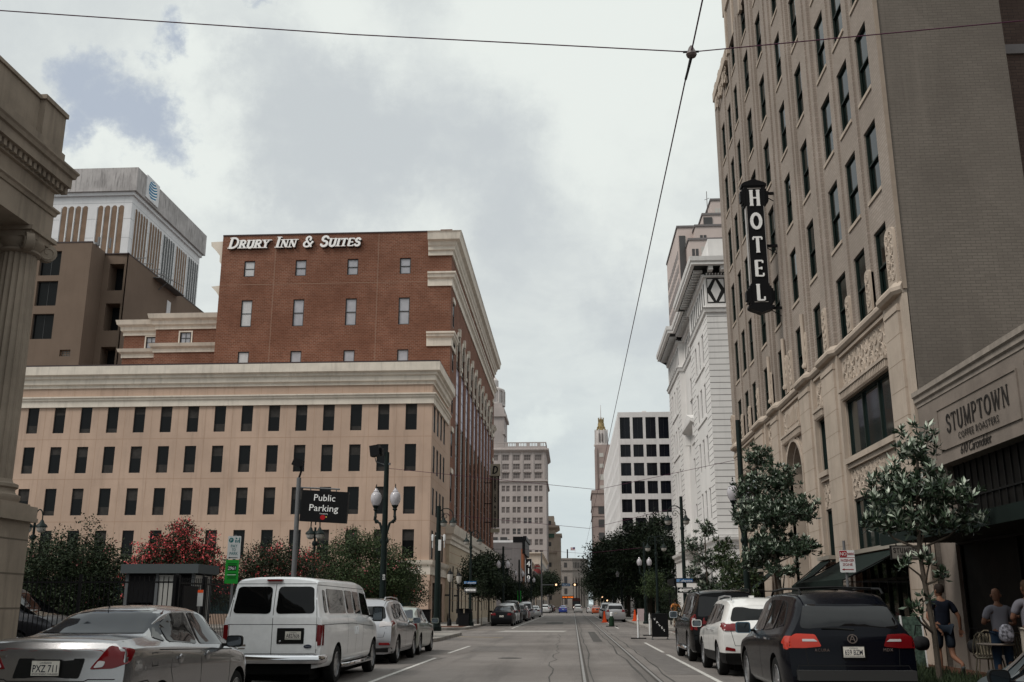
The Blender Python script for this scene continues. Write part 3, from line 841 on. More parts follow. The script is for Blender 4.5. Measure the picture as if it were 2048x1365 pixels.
 wb(mb, 'coping', [M['cap']], t)
 mb = MB()
 for x in (-27.8, -17.9):
  mb.box(x, x + .05, Y0 - .004, Y0 + .02, 19, ZT - .1)
 mb.box(X0, -12.9, Y0 - .0045, Y0 + .02, 30.80, 30.86)
 wb(mb, 'control_joints', [mat('pale_sealant', (.25, .16, .12), .9)], t)
 # cream two-storey base along the street
 mb = MB(); XB = -10.45
 bh = [(y - 86, y + .95 - 86 , .95, 4.9) for y in [88.6 + 3.55 * i for i in range(14)]]
 wall(mb, (XB, 86, 0), (0, 1, 0), (1, 0, 0), 54, 0, 7.4, bh, .07)
 for y in [88.6 + 3.55 * i for i in range(14)]:
  n = 6; c = y + .475; r_ = .475
  pts = [(c - r_ * math.cos(math.pi * i / n), 4.43 + r_ * math.sin(math.pi * i / n)) for i in range(n + 1)]
  for (a, b_) in zip(pts[:-1], pts[1:]):
   mb.add([(XB, a[0], a[1]), (XB, b_[0], b_[1]), (XB, b_[0], 4.901), (XB, a[0], 4.901)], [(0, 1, 2, 3)])
 mb.add([(XB, 86, 0), (X1, 86, 0), (X1, 86, 7.4), (XB, 86, 7.4)], [(0, 1, 2, 3)])
 mb.add([(XB, 86, 7.38), (XB, 140, 7.38), (X1, 140, 7.38), (X1, 86, 7.38)], [(0, 1, 2, 3)])
 for z in (1.9, 2.9, 3.9, 5.0, 5.9):
  mb.box(XB, XB + .004, 86.05, 139, z, z + .04, 1)
 mb.box(XB - .1, XB + .08, 86.0, 140, .15, .85)
 wb(mb, 'base_storey', [mat('base_stucco', (.455, .375, .285), .9, var=.06, streak=.15), M['joint']], t)
 mb = MB(); cornice(mb, [(X1 - .0, 86.0), (XB, 86.0), (XB, 140)], [(-.02, 6.6), (.10, 6.6), (.10, 6.9), (.22, 7.0), (.22, 7.3), (.40, 7.45), (.50, 7.9), (.55, 8.2), (-.4, 8.24)])
 wb(mb, 'base_cornice', [M['trim']], t)
 for y in [88.6 + 3.55 * i for i in range(14)]:
  mb = MB()
  mb.add([(XB - .06, y, .95), (XB - .06, y + .95, .95), (XB - .06, y + .95, 4.9), (XB - .06, y, 4.9)], [(0, 1, 2, 3)], 1)
  mb.box(XB - .06, XB - .03, y, y + .06, .95, 4.8); mb.box(XB - .06, XB - .03, y + .44, y + .5, .95, 4.8); mb.box(XB - .06, XB - .03, y + .89, y + .95, .95, 4.8)
  mb.box(XB - .06, XB - .025, y, y + .95, 3.0, 3.08)
  wb(mb, 'base_window', [M['wineframe'], M['glassdark']], t)
 cache = {}
 for x, y, z, f, w, h in wins:
  light = f == '-y'
  key = (round(h, 2), light, x < -29)
  if key not in cache:
   cache[key] = window_mesh('window', w, h, .09, 'sash', M['wineframe'], M['glasslight'] if light else M['glassdark'], rails=2, deep=.05, curtain=(.02, .98) if (light and x < -29) else None, cm=M['curtain'])
  place_win(t, cache[key], 'window', x, y, z, f)
 # roof-level lettering on the front
 me, L = serif_mesh('Drury Inn & Suites', 1.06, th=.185, small=.74, shear=.20, depth=.16, serif=.30, m=M['letterwhite'], sx=1.0)
 k = 12.75 / L
 o = link('lettering', me, t, Vector((-32.35, Y0 - .12, 34.42)) - t.location, (0, R(.9) * 0, 0), (k, 1, 1))
 me2 = me.copy(); me2.materials.clear(); me2.materials.append(M['black'])
 link('lettering_backing', me2, t, Vector((-32.29, Y0 - .06, 34.34)) - t.location, (0, 0, 0), (k, .5, 1))
 # lower brick part behind, to the left
 mb = MB()
 YB = 92.0
 h2 = [(.0 + 44.3 - 41.35 - .0, 44.3 - 40.35, 25.8, 26.95), (44.3 - 37.75, 44.3 - 36.65, 26.05, 27.2)]
 wall(mb, (-43.6, YB, 0), (1, 0, 0), (0, -1, 0), 3.4, 18, 28.0, [(43.6 - 41.35, 43.6 - 40.35, 25.8, 26.95)], .12)
 wall(mb, (-40.2, YB - .6, 0), (1, 0, 0), (0, -1, 0), 7.3, 18, 28.4, [(40.2 - 37.75, 40.2 - 36.65, 26.05, 27.2)], .12)
 mb.add([(-40.2, YB, 18), (-40.2, YB - .6, 18), (-40.2, YB - .6, 28.4), (-40.2, YB, 28.4)], [(0, 1, 2, 3)])
 mb.add([(-43.6, YB + 14, 18), (-43.6, YB, 18), (-43.6, YB, 28), (-43.6, YB + 14, 28)], [(0, 1, 2, 3)])
 mb.add([(-43.6, YB, 27.95), (-32, YB, 27.95), (-32, YB + 14, 27.95), (-43.6, YB + 14, 27.95)], [(0, 1, 2, 3)])
 wb(mb, 'rear_wing', [M['brick']], t)
 mb = MB()
 A = [(-43.6, YB + 8), (-43.6, YB), (-40.21, YB)]; B = [(-40.2, YB - .05), (-40.2, YB - .6), (-32.9, YB - .6)]
 for PT, z in ((A, 0), (B, .42)):
  cornice(mb, PT, [(0, 27.1 + z), (.1, 27.1 + z), (.1, 27.4 + z), (.3, 27.55 + z), (.34, 27.9 + z), (.6, 28.1 + z), (.72, 28.55 + z), (-.2, 28.6 + z)])
 for PT, z in ((A, -.0), (B, .35)):
  cornice(mb, PT, [(0, 24.85 + z), (.1, 24.85 + z), (.1, 25.2 + z), (.36, 25.4 + z), (.46, 25.7 + z), (-.02, 25.72 + z)])
 for x, z in ((-41.35, 25.8), (-37.75, 26.05)):
  y = YB if x < -40 else YB - .6
  w = 1.0 if x < -40 else 1.1
  mb.box(x - .14, x - .01, y - .05, y + .02, z - .14, z + 1.3); mb.box(x + w + .01, x + w + .14, y - .05, y + .02, z - .14, z + 1.3)
  mb.box(x - .01, x + w + .01, y - .05, y + .02, z + 1.16, z + 1.3); mb.box(x - .01, x + w + .01, y - .05, y + .02, z - .14, z - .01)
 wb(mb, 'rear_cornice', [M['trim']], t)
 me = window_mesh('rear_window', 1.0, 1.15, .07, 'flat', M['wineframe'], M['glasslight'], mull=2, rails=2)
 place_win(t, me, 'rear_window', -41.35, YB + .1, 25.8, '-y'); place_win(t, me, 'rear_window', -37.7, YB - .5, 26.05, '-y')
 # vertical blade sign on the street side
 s = thing('hotel_blade_sign', (-10.2, 125.6, 9.5), 'narrow vertical dark sign with pale letters high on the brick hotel', 'sign')
 mb = MB(); mb.box(-10.05, -9.05, 125.45, 125.75, 10.9, 18.4, 0); wb(mb, 'panel', [mat('sign_bronze', (.03, .022, .02), .5)], s)
 mb = MB().box(-9.85, -9.25, 125.435, 125.45, 10.95, 17.25); wb(mb, 'panel_face', [mat('sign_face_tan', (.20, .165, .13), .6)], s)
 mb = MB(); mb.box(-10.18, -8.92, 125.35, 125.85, 17.3, 18.8, 0); wb(mb, 'head_box', [mat('sign_cream', (.30, .26, .20), .6)], s)
 mb = MB(); mb.box(-10.1, -9.0, 125.4, 125.8, 10.3, 10.75, 0); wb(mb, 'foot_box', [MATS['sign_cream']], s)
 for z in (16.4, 13.8, 11.5):
  mb = MB(); mb.box(-10.9, -10.05, 125.55, 125.65, z, z + .1); wb(mb, 'bracket', [M['black']], s)
 me, L = serif_mesh('DRURY INN & SUITES', .33, th=.24, depth=.03, vertical=.355, m=M['black'])
 link('lettering', me, s, Vector((-9.55, 125.43, 16.82)) - s.location)
 me, L = serif_mesh('D', .9, th=.2, depth=.03, m=M['black'], shear=.15)
 link('monogram', me, s, Vector((-9.95, 125.34, 17.6)) - s.location)
brick_hotel()
# ================================================================== BROWN BUILDING and TELEPHONE BUILDING (far left)
def brown_building():
 t = thing('brown_block', (-62, 112, 0), 'plain brown windowless block with dark stair openings behind the garage', 'building')
 mb = MB()
 # left mass, recessed stair slot, right mass running back
 wall(mb, (-80, 110, 0), (1, 0, 0), (0, -1, 0), 80 - 57.3, 0, 43.9, [(80 - 60.95 - 2.6, 80 - 60.95, z, z + 3.1) for z in (31.9, 36.0, 40.0 - .2)] + [(80 - 59.75, 80 - 58.45, 29.75, 30.55)], .5)
 mb.add([(-57.3, 110, 0), (-57.3, 113.5, 0), (-57.3, 113.5, 43.9), (-57.3, 110, 43.9)], [(0, 1, 2, 3)])
 wall(mb, (-57.3, 113.5, 0), (1, 0, 0), (0, -1, 0), 3.0, 0, 43.6, [(.75, 2.6, z, z + 3.45) for z in (28.3, 33.8, 38.9)], 2.0)
 mb.add([(-54.3, 113.5, 0), (-54.3, 113.2, 0), (-54.3, 113.2, 43.6), (-54.3, 113.5, 43.6)], [(0, 1, 2, 3)])
 mb.add([(-54.3, 113.2, 0), (-54.3, 150, 0), (-54.3, 150, 43.6), (-54.3, 113.2, 43.6)], [(0, 1, 2, 3)])
 mb.add([(-80, 110, 43.85), (-57.3, 110, 43.85), (-57.3, 150, 43.85), (-80, 150, 43.85)], [(0, 1, 2, 3)])
 mb.add([(-57.3, 113.5, 43.55), (-54.3, 113.3, 43.55), (-54.3, 150, 43.55), (-57.3, 150, 43.55)], [(0, 1, 2, 3)])
 wb(mb, 'wall', [M['brownwall']], t)
 mb = MB()
 mb.box(-57.2, -54.4, 115.45, 115.6, 0, 43)
 wb(mb, 'stair_recess', [M['black']], t)
 mw = window_mesh('window', 2.6, 3.1, .08, 'flat', M['wineframe'], M['glassdark'], mull=2)
 for z in (31.9, 36.0, 39.8): place_win(t, mw, 'window', -63.55, 110.45, z, '-y')
 mw = window_mesh('glass_block_window', 1.3, .8, .05, 'flat', M['joint'], mat('glass_block', (.13, .12, .11), .3), mull=4, rails=3)
 place_win(t, mw, 'glass_block_window', -59.75, 110.4, 29.75, '-y')
 mb = MB()
 mb.box(-80, -57.28, 109.96, 110.2, 43.9, 44.06); mb.box(-57.34, -54.26, 113.4, 113.6, 43.6, 43.74); mb.box(-54.34, -54.26, 113.2, 150, 43.6, 43.74)
 wb(mb, 'coping', [M['cap']], t)
 mb = MB()
 for i in range(5): mb.box(-56.6, -53.7, 117 + i * 2.2, 117.1 + i * 2.2, 44.3, 44.4)
 mb.bar((-56.5, 116, 44.6), (-53.8, 130, 44.7), .07, .07)
 mb.box(-54.7, -53.2, 121, 129, 43.0, 43.12); mb.bar((-54.3, 123, 42.0), (-53.2, 123, 43.0), .1, .1)
 mb.box(-57.2, -57.0, 111, 111.3, 43.9, 45); mb.box(-56.2, -56.05, 112, 112.2, 43.9, 45.2)
 mb.lathe([(.01, 0), (.3, .1), (.4, .3), (.3, .6), (.01, .7)], (-57.9, 112, 44.0), 10)
 wb(mb, 'roof_rails', [mat('galvanised', (.13, .13, .135), .6, .3)], t)
 mb = MB(); mb.box(-54.31, -54.22, 126, 127.2, 38.0, 41.5); wb(mb, 'vent_panel', [M['marble']], t)
brown_building()
def phone_building():
 t = thing('telephone_exchange', (-100, 180, 0), 'high white panelled office block with arched tan bays and a stained top band', 'building')
 XR, Y0, Y1 = -86.8, 180.6, 217.5
 mb = MB(); mb.box(-140, XR, Y0, Y1, 30, 80.9); wb(mb, 'wall', [M['marble']], t)
 mb = MB(); mb.box(-140.0, XR + 1.0, Y0 - 1.0, Y1 + .8, 81.6, 86.6); mb.box(-140.2, XR + .45, Y0 - .5, Y1 + .3, 80.9, 81.6, 1)
 wb(mb, 'top_band', [M['concdirty'], M['marble']], t)
 mb = MB()
 cols = []
 x = -88.35
 for g in range(5):
  for k in range(4):
   cols.append(x - 1.02); x -= 1.42
  x -= 1.75
 fins = MB()
 for i, c in enumerate(cols):
  n = 6
  poly = [(c, 50), (c + 1.02, 50), (c + 1.02, 78.4)] + [(c + .51 + .51 * math.cos(math.pi * k / n), 78.4 + .51 * math.sin(math.pi * k / n)) for k in range(1, n)] + [(c, 78.4)]
  mb.prism(poly, Y0 - .03, Y0 + .1, 'y')
  fins.box(c - .30, c - .10, Y0 - .18, Y0, 48, 78.6)
 y = Y0 + 1.7
 for g in range(5):
  for k in range(5):
   n = 6; c = y
   poly = [(c, 50), (c + .95, 50), (c + .95, 78.4)] + [(c + .475 + .475 * math.cos(math.pi * q / n), 78.4 + .475 * math.sin(math.pi * q / n)) for q in range(1, n)] + [(c, 78.4)]
   mi = 1 if (g in (2, 4)) else 0
   mb.prism(poly, XR - .1, XR + .03, 'x', mi)
   fins.box(XR, XR + .12, c - .28, c - .10, 48, 78.6)
   y += 1.28
  y += .75
 wb(mb, 'arched_panel', [M['tanbrick'], M['glassdark']], t)
 wb(fins, 'fin', [M['marble']], t)
 mb = MB()
 for z in (72, 76.0, 79.4):
  mb.box(-140, XR, Y0 - .012, Y0, z, z + .06); mb.box(XR, XR + .012, Y0, Y1, z, z + .06)
 wb(mb, 'panel_joints', [mat('grey_joint', (.3, .3, .31), .9)], t)
 # round emblem of curved blue stripes on a white plate
 s = thing('globe_emblem', (XR + 1.0, 186.6, 84.4), 'blue striped globe emblem on white plate near roof corner', 'sign')
 mb = MB(); mb.box(XR + 1.0, XR + 1.25, 183.6, 189.8, 82.0, 86.8); wb(mb, 'plate', [M['marble']], s)
 blue = mat('emblem_blue', (0.010, 0.155, 0.30), .5)
 mb = MB()
 n = 34; r_ = 2.05; cy, cz = 186.7, 84.4
 def inside(y, z): return (y - cy) ** 2 + (z - cz) ** 2 < r_ * r_
 for k in range(7):
  z0 = -1.9 + k * .60
  wmax = .40 if k < 5 else .34
  for i in range(n):
   ya, yb = -r_ + 2 * r_ * i / n, -r_ + 2 * r_ * (i + 1) / n
   def zc(y): return z0 + .42 * (y / r_) ** 2 * (1.2 if k > 2 else .8) + .12 * y
   def hw(y): return .10 + .05 * (y / r_)
   ok = all((yy_ ** 2 + (zc(yy_)) ** 2) < r_ * r_ for yy_ in (ya, yb))
   if ok:
    mb.add([(XR + 1.27, cy + ya, cz + zc(ya) - hw(ya)), (XR + 1.27, cy + yb, cz + zc(yb) - hw(yb)), (XR + 1.27, cy + yb, cz + zc(yb) + hw(yb)), (XR + 1.27, cy + ya, cz + zc(ya) + hw(ya))], [(0, 1, 2, 3)])
 wb(mb, 'stripes', [M['letterwhite']], s)
 mb = MB().prism([(cy + r_ * math.cos(R(a)), cz + r_ * math.sin(R(a))) for a in range(0, 360, 12)], XR + 1.24, XR + 1.262, 'x'); wb(mb, 'disc', [blue], s)
phone_building()
# ================================================================== TEMPLE PORTICO (near left)
def temple():
 t = thing('stone_temple', (-12, 19, 0), 'weathered limestone temple front with fluted ionic columns and dentilled entablature', 'building')
 YE, XF = 19.32, -10.98
 mb = MB()
 mb.box(-25, XF, -12, YE, 9.05, 9.55); mb.box(-25, XF - .03, -12, YE - .03, 9.55, 10.2)
 mb.box(-25, XF + .02, -12, YE + .02, 10.2, 10.28)
 mb.box(-25, XF - .06, -12, YE - .06, 10.28, 10.32)
 wb(mb, 'entablature', [M['temple']], t)
 mb = MB()
 cornice(mb, [(XF, -12), (XF, YE), (-25, YE)], [(-.05, 9.55), (.03, 9.56), (.05, 9.63), (.09, 9.66), (.09, 9.70), (-.05, 9.74)][::1])
 # travel is +y with the outside on the right-hand side (+x)
 cornice(mb, [(XF, -12), (XF, YE), (-25, YE)], [(-.05, 10.08), (.04, 10.10), (.04, 10.13), (-.02, 10.28), (.20, 10.29), (.20, 10.50), (.25, 10.52), (.27, 10.60), (.30, 10.64), (.30, 10.68), (-.1, 10.74)])
 y = -10.0
 while y < YE + .1:
  mb.box(XF + .0, XF + .13, y, y + .10, 10.15, 10.285); y += .185
 x = XF
 while x > -15:
  mb.box(x, x - .10, YE, YE + .13, 10.15, 10.285); x -= .185
 wb(mb, 'dentil_cornice', [M['temple']], t)
 mb = MB()
 mb.box(-25, XF + .06, -12, YE + .04, 10.72, 11.02)
 mb.box(-25, XF - .10, -12, YE - .9, 11.02, 11.86)
 mb.box(XF - 1.1, XF + .02, YE - .9, YE - .03, 11.02, 11.86)
 mb.box(-25, XF - .06, -12, YE - .95, 11.86, 11.94); mb.box(XF - 1.15, XF + .06, YE - .95, YE + .01, 11.861, 11.96)
 wb(mb, 'parapet', [M['temple']], t)
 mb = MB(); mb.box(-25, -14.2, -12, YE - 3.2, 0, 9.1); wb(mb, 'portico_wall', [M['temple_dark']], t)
 mb = MB()
 for yc in (19.05 - .12, 15.2, 11.3):
  mb.box(-12.02, -10.80, yc - .58, yc + .62, 0.15, 3.20); mb.box(-12.10, -10.72, yc - .66, yc + .70, 3.20, 3.42)
  for z in (.8, 1.45, 2.1, 2.75): mb.box(-12.0, -10.796, yc - .584, yc + .624, z, z + .03, 1)
  mb.box(-12.12, -10.70, yc - .68, yc + .72, 3.12, 3.199)
 mb.box(-13.5, -10.9, -12, 18.2, .15, 3.0)
 wb(mb, 'pedestal', [M['temple'], mat('dark_joint', (.12, .10, .08), .9)], t)
 for yc in (18.95, 15.2, 11.3):
  xc = -11.41
  mb = MB(); nf = 20
  prof = [(.415, 3.86), (.413, 5.2), (.40, 6.5), (.375, 7.8), (.355, 8.56)]
  N = nf * 6; base = len(mb.v)
  for r_, z in prof:
   for j in range(N):
    a = 2 * math.pi * j / N; ph = (j % 6) / 6
    fl = r_ * (1 - .085 * math.sin(math.pi * min(1, max(0, (ph - .12) / .88))) ** .7) if ph > .12 else r_
    mb.v.append((xc + fl * math.cos(a), yc + fl * math.sin(a), z))
  for i in range(len(prof) - 1):
   for j in range(N):
    a = base + i * N + j; b_ = base + i * N + (j + 1) % N
    mb.f.append((a, b_, b_ + N, a + N)); mb.m.append(0); mb.sm.append(False)
  c = wb(mb, 'column', [M['temple']], t)
  mb = MB()
  mb.lathe([(.58, 3.42), (.58, 3.50), (.60, 3.53), (.60, 3.60), (.52, 3.63), (.49, 3.68), (.49, 3.73), (.54, 3.76), (.54, 3.82), (.44, 3.86), (.42, 3.92)], (xc, yc, 0), 32)
  mb.box(xc - .58, xc + .58, yc - .58, yc + .58, 3.415, 3.47)
  wb(mb, 'column_base', [M['temple']], t)
  mb = MB()                                            # ionic capital, diagonal volutes
  mb.lathe([(.36, 8.54), (.42, 8.58), (.42, 8.62), (.37, 8.64), (.40, 8.70), (.46, 8.78), (.46, 8.84)], (xc, yc, 0), 28)
  mb.box(xc - .50, xc + .50, yc - .50, yc + .50, 8.96, 9.05)
  mb.box(xc - .44, xc + .44, yc - .44, yc + .44, 8.84, 8.96)
  for sx in (-1, 1):
   for sy in (-1, 1):
    d = Vector((sx, sy, 0)).normalized(); n_ = Vector((-d.y, d.x, 0))
    cpt = Vector((xc, yc, 8.73)) + d * .53
    pts = []
    for q in range(30):
     a = -math.pi * .5 + q * .36 * 1.0; rr = .20 * (1 - q / 32)
     pts.append(cpt + d * (rr * math.cos(a + math.pi)) + Vector((0, 0, rr * math.sin(a + math.pi))))
    for e in (-.085, .085): mb.tube([p + n_ * e for p in pts], [.03 * (1 - q / 45) for q in range(30)], 6)
    mb.tube([cpt - n_ * .085, cpt - n_ * .08, cpt + n_ * .08, cpt + n_ * .085], [.14, .19, .19, .14], 16)
    mb.tube([Vector((xc, yc, 8.86)) + d * .15, Vector((xc, yc, 8.90)) + d * .45, cpt + Vector((0, 0, .175))], [.08, .07, .05], 6)
  wb(mb, 'capital', [M['temple']], t)
temple()
# ================================================================== BEIGE HOTEL (right)
def relief(mb, u0, u1, z0, z1, pos, seed=1, cell=.5, r=.022):
 """carved foliate panel: arcs and stems standing proud of the ground; pos(u,z,d)->xyz"""
 rr = random.Random(seed)
 nu = max(1, round((u1 - u0) / cell)); nz = max(1, round((z1 - z0) / cell))
 cu, cz = (u1 - u0) / nu, (z1 - z0) / nz
 for i in range(nu):
  for j in range(nz):
   uc, zc = u0 + (i + .5) * cu, z0 + (j + .5) * cz
   flip = 1 if (i + j) % 2 else -1
   for k, rad in enumerate((.47, .34, .21)):
    n = 9
    a0 = rr.uniform(0, 360) if k else (-10 if flip > 0 else 170)
    pts = [pos(uc + cu * rad * math.cos(R(a0 + 215 * q / n)) * flip, zc + cz * rad * math.sin(R(a0 + 215 * q / n)), .004) for q in range(n + 1)]
    mb.tube(pts, [r * (1.35 - .25 * k) * (1 - .06 * q) for q in range(n + 1)], 5)
   for q in range(6):
    a = rr.uniform(0, 360); d = rr.uniform(.1, .5)
    c = pos(uc + cu * d * math.cos(R(a)), zc + cz * d * math.sin(R(a)), 0.0)
    mb.lathe([(.001, -.03), (r * 2.1, 0), (.001, .03)], c, 6, axis='x')
def beige_hotel():
 t = thing('beige_hotel', (12, 39, 0), 'tall beige brick hotel with carved stone lower storeys and rows of dark sash windows', 'building')
 XF, Y0, Y1, XSW = 8.70, 25.3, 53.3, 12.17
 XR = XF + .11                                              # recessed wall between the ribs
 # --- upper brick
 cols = [(26.38, 1.16), (28.52, 1.16), (30.66, 1.16), (33.85, 1.22), (36.85, 1.16), (40.3, 1.16), (43.5, 1.22), (46.6, 1.16), (48.72, 1.16), (50.9, 1.16)]
 rows = [9.72 + 3.15 * i for i in range(7)]
 holes = []; wins = []
 for yc, w in cols:
  for r_, z in enumerate(rows):
   if z > 27 and yc > 49.5: continue
   holes.append((yc - Y0, yc + w - Y0, z, z + 2.12)); wins.append((yc, z, w))
 mb = MB()
 wall(mb, (XR, Y0, 0), (0, 1, 0), (-1, 0, 0), Y1 - Y0, 9.4, 30.4, holes, .11)
 ribs = [(25.3, 26.1, 0), (27.85, 28.25, .04), (30.0, 30.4, .04), (32.2, 32.6, .0), (32.6, 33.2, -.06), (33.2, 33.6, 0), (35.3, 35.55, 0), (35.55, 36.1, -.06), (36.1, 36.5, 0), (38.4, 38.9, .03), (39.25, 39.75, .03),
   (41.75, 42.1, 0), (42.1, 42.6, -.06), (42.6, 42.95, 0), (44.9, 45.2, 0), (45.2, 45.75, -.06), (45.75, 46.2, 0), (48.05, 48.45, .04), (50.2, 50.6, .04), (52.35, 53.3, 0)]
 for a, b_, d in ribs:
  mb.box(XF + d, XR + .01, a, b_, 9.4, 30.4 - .004 * len(mb.f) % .01)
 mb.box(XR - .001, 26, Y1 - .02, Y1 - .01, 0, 30.4)
 mb.box(XF + .05, 26, 25.6, 48.6, 30.3, 36.5)
 mb.add([(XR, Y0, 30.39), (XR, Y1, 30.39), (26, Y1, 30.39), (26, Y0, 30.39)], [(0, 1, 2, 3)])
 wb(mb, 'wall', [M['hbrick']], t)
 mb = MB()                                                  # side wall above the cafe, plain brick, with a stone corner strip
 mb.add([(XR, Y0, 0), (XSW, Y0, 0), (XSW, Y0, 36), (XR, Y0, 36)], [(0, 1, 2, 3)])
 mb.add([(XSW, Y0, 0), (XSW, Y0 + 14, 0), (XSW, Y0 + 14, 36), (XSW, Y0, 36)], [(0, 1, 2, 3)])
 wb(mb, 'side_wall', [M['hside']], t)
 mb = MB(); mb.box(XF - .0, XF + .11, Y0 - .05, Y0 - .002, 9.5, 36); mb.box(XF + .0, XF + .2, Y0 - .002, Y0 + .1, 30.3, 36)
 wb(mb, 'corner_strip', [mat('corner_brick', (.255, .205, .165), .85, var=.08, streak=.2)], t)
 # sills and parapet
 mb = MB()
 for yc, z, w in wins:
  pass
 sm = MB().box(-.04, .05, -.06, 1.28, -.11, -.003).mesh('sill', mat('sill_stone', (.40, .33, .27), .8, var=.1))
 for yc, z, w in wins: link('sill', sm, t, Vector((XR, yc, z)) - t.location)
 mb = MB()
 y = Y0
 cornice(mb, [(XF - .02, Y1 + .02), (XF - .02, 48.6)][::1], [(-.2, 29.9), (.07, 29.95), (.07, 30.5), (.03, 30.6), (-.3, 30.62)])
 for y in (52.4, 51.0, 49.7): mb.box(XF - .05, XF + .2, y, y + .5, 29.2, 30.75)
 cornice(mb, [(XF, 48.7), (XF, 25.6)], [(-.2, 32.5), (.05, 32.6), (.05, 33.8), (-.2, 33.85)])
 for y in range(26, 49, 2):
  mb.box(XF - .04, XF + .1, y, y + .35, 30.0, 36.6)
 def pos(u, z, d): return (XF - .12 - d, u, z)
 for y in (49.0, 50.4, 51.8):
  relief(mb, y, y + .5, 29.0, 29.9, lambda u, z, d: (XF - .005 - d, u, z), int(y * 7), .45, .03)
 wb(mb, 'parapet', [M['hstone']], t)
 cache = {}
 for yc, z, w in wins:
  if w not in cache: cache[w] = window_mesh('window', w, 2.12, .055, 'sash', M['hframe'], M['hglass'], rails=2, deep=.06)
  o = link('window', cache[w], t); o.location = Vector((XR + .11, yc + w, z)) - t.location; o.rotation_euler = (0, 0, FACE['-x'])
 # --- stone lower part
 XS = XF - .04
 mb = MB()
 bays = [(27.05, 31.95), (34.25, 35.5), (37.75, 41.25), (43.3, 44.5), (47.05, 51.6)]
 sh = []
 for i, (a, b_) in enumerate(bays):
  if i == 2:
   sh.append((a + .35 - Y0, b_ - .35 - Y0, 0.15, 7.75))
  else:
   for za, zb in ((6.0, 7.85), (2.95, 4.72)):
    sh.append((a - Y0, b_ - Y0, za, zb))
   sh.append((a - Y0, b_ - Y0, .15, 2.85))
 wall(mb, (XS + .16, Y0, 0), (0, 1, 0), (-1, 0, 0), Y1 - Y0, 0, 9.45, sh, .13)
 piers = [(Y0 - .02, 27.0), (32.0, 34.2), (35.55, 37.7), (41.3, 43.25), (44.55, 47.0), (51.65, Y1)]
 for a, b_ in piers:
  mb.box(XS + .02, XS + .17, a + .02, b_ - .02, 0.1, 9.40)
  mb.box(XS - .05, XS + .165, a + .32, b_ - .32, .1, 9.2)
  mb.box(XS - .12, XS + .16, a + .0, b_ - .0, .1, 1.25)
  mb.box(XS - .08, XS + .16, a + .3, b_ - .3, 9.0, 9.12)
 for z in [1.9 + .72 * i for i in range(11)]:
  for a, b_ in piers: mb.box(XS - .053, XS + .16, a + .318, b_ - .318, z, z + .014, 1)
 # arch: round head with two mouldings
 c = 39.5; r_ = 1.40
 n = 14
 def ring(r0, r1, xo, xi, zc=6.35):
  for i in range(n):
   a0, a1 = math.pi * i / n, math.pi * (i + 1) / n
   q = lambda rr_, an, x: (x, c - rr_ * math.cos(an), zc + rr_ * math.sin(an))
   mb.add([q(r0, a0, xo), q(r0, a1, xo), q(r1, a1, xo), q(r1, a0, xo), q(r0, a0, xi), q(r0, a1, xi), q(r1, a1, xi), q(r1, a0, xi)], [(0, 1, 2, 3), (0, 4, 5, 1), (3, 2, 6, 7)])
 ring(r_, r_ + .12, XS + .04, XS + .3); ring(r_ + .12, r_ + .26, XS + .10, XS + .3); ring(r_ - .14, r_, XS + .28, XS + .8)
 for s_ in (-1, 1):
  mb.box(XS + .04, XS + .3, c + s_ * r_, c + s_ * (r_ + .12), .1, 6.35); mb.box(XS + .28, XS + .8, c + s_ * (r_ - .14), c + s_ * r_, .1, 6.35)
 for i in range(n):                                          # spandrel behind the ring
  a0, a1 = math.pi * i / n, math.pi * (i + 1) / n
  ya, yb = c - 1.41 * math.cos(a0), c - 1.41 * math.cos(a1)
  mb.add([(XS + .155, ya, 6.35 + 1.41 * math.sin(a0)), (XS + .155, yb, 6.35 + 1.41 * math.sin(a1)), (XS + .155, yb, 7.76), (XS + .155, ya, 7.76)], [(0, 1, 2, 3)])
 # dentil bands, sills and ledge
 for i, (a, b_) in enumerate(bays):
  mb.box(XS - .06, XS + .17, a + .01, b_ - .01, 8.08, 8.17); mb.box(XS + .05, XS + .17, a + .01, b_ - .01, 7.83, 7.88)
  y = a + .04
  while y < b_ - .1:
   mb.box(XS - .03, XS + .17, y, y + .075, 7.86, 8.08); y += .155
  if i != 2:
   mb.box(XS - .02, XS + .2, a + .01, b_ - .01, 5.80, 5.97); mb.box(XS + .06, XS + .2, a + .01, b_ - .01, 5.66, 5.80)
  mb.box(XS + .06, XS + .17, a + .01, b_ - .01, 9.26, 9.35)
 wb(mb, 'stone_base', [M['hstone'], mat('stone_joint', (.26, .205, .155), .9)], t)
 mb = MB()
 ledge = [(XS - .0, Y1 + .02)]
 for a, b_ in piers[::-1]:
  ledge += [(XS + .06, b_ - .02), (XS - .10, b_ - .25), (XS - .10, a + .25), (XS + .06, a + .02)]
 ledge = [p for p in ledge if p[1] <= Y1]
 cornice(mb, ledge, [(-.3, 9.36), (.04, 9.40), (.11, 9.48), (.11, 9.58), (-.02, 9.74), (-.3, 9.76)])
 wb(mb, 'ledge', [M['hstone']], t)
 mb = MB()
 P2 = lambda u, z, d: (XS + .16 - d, u, z)
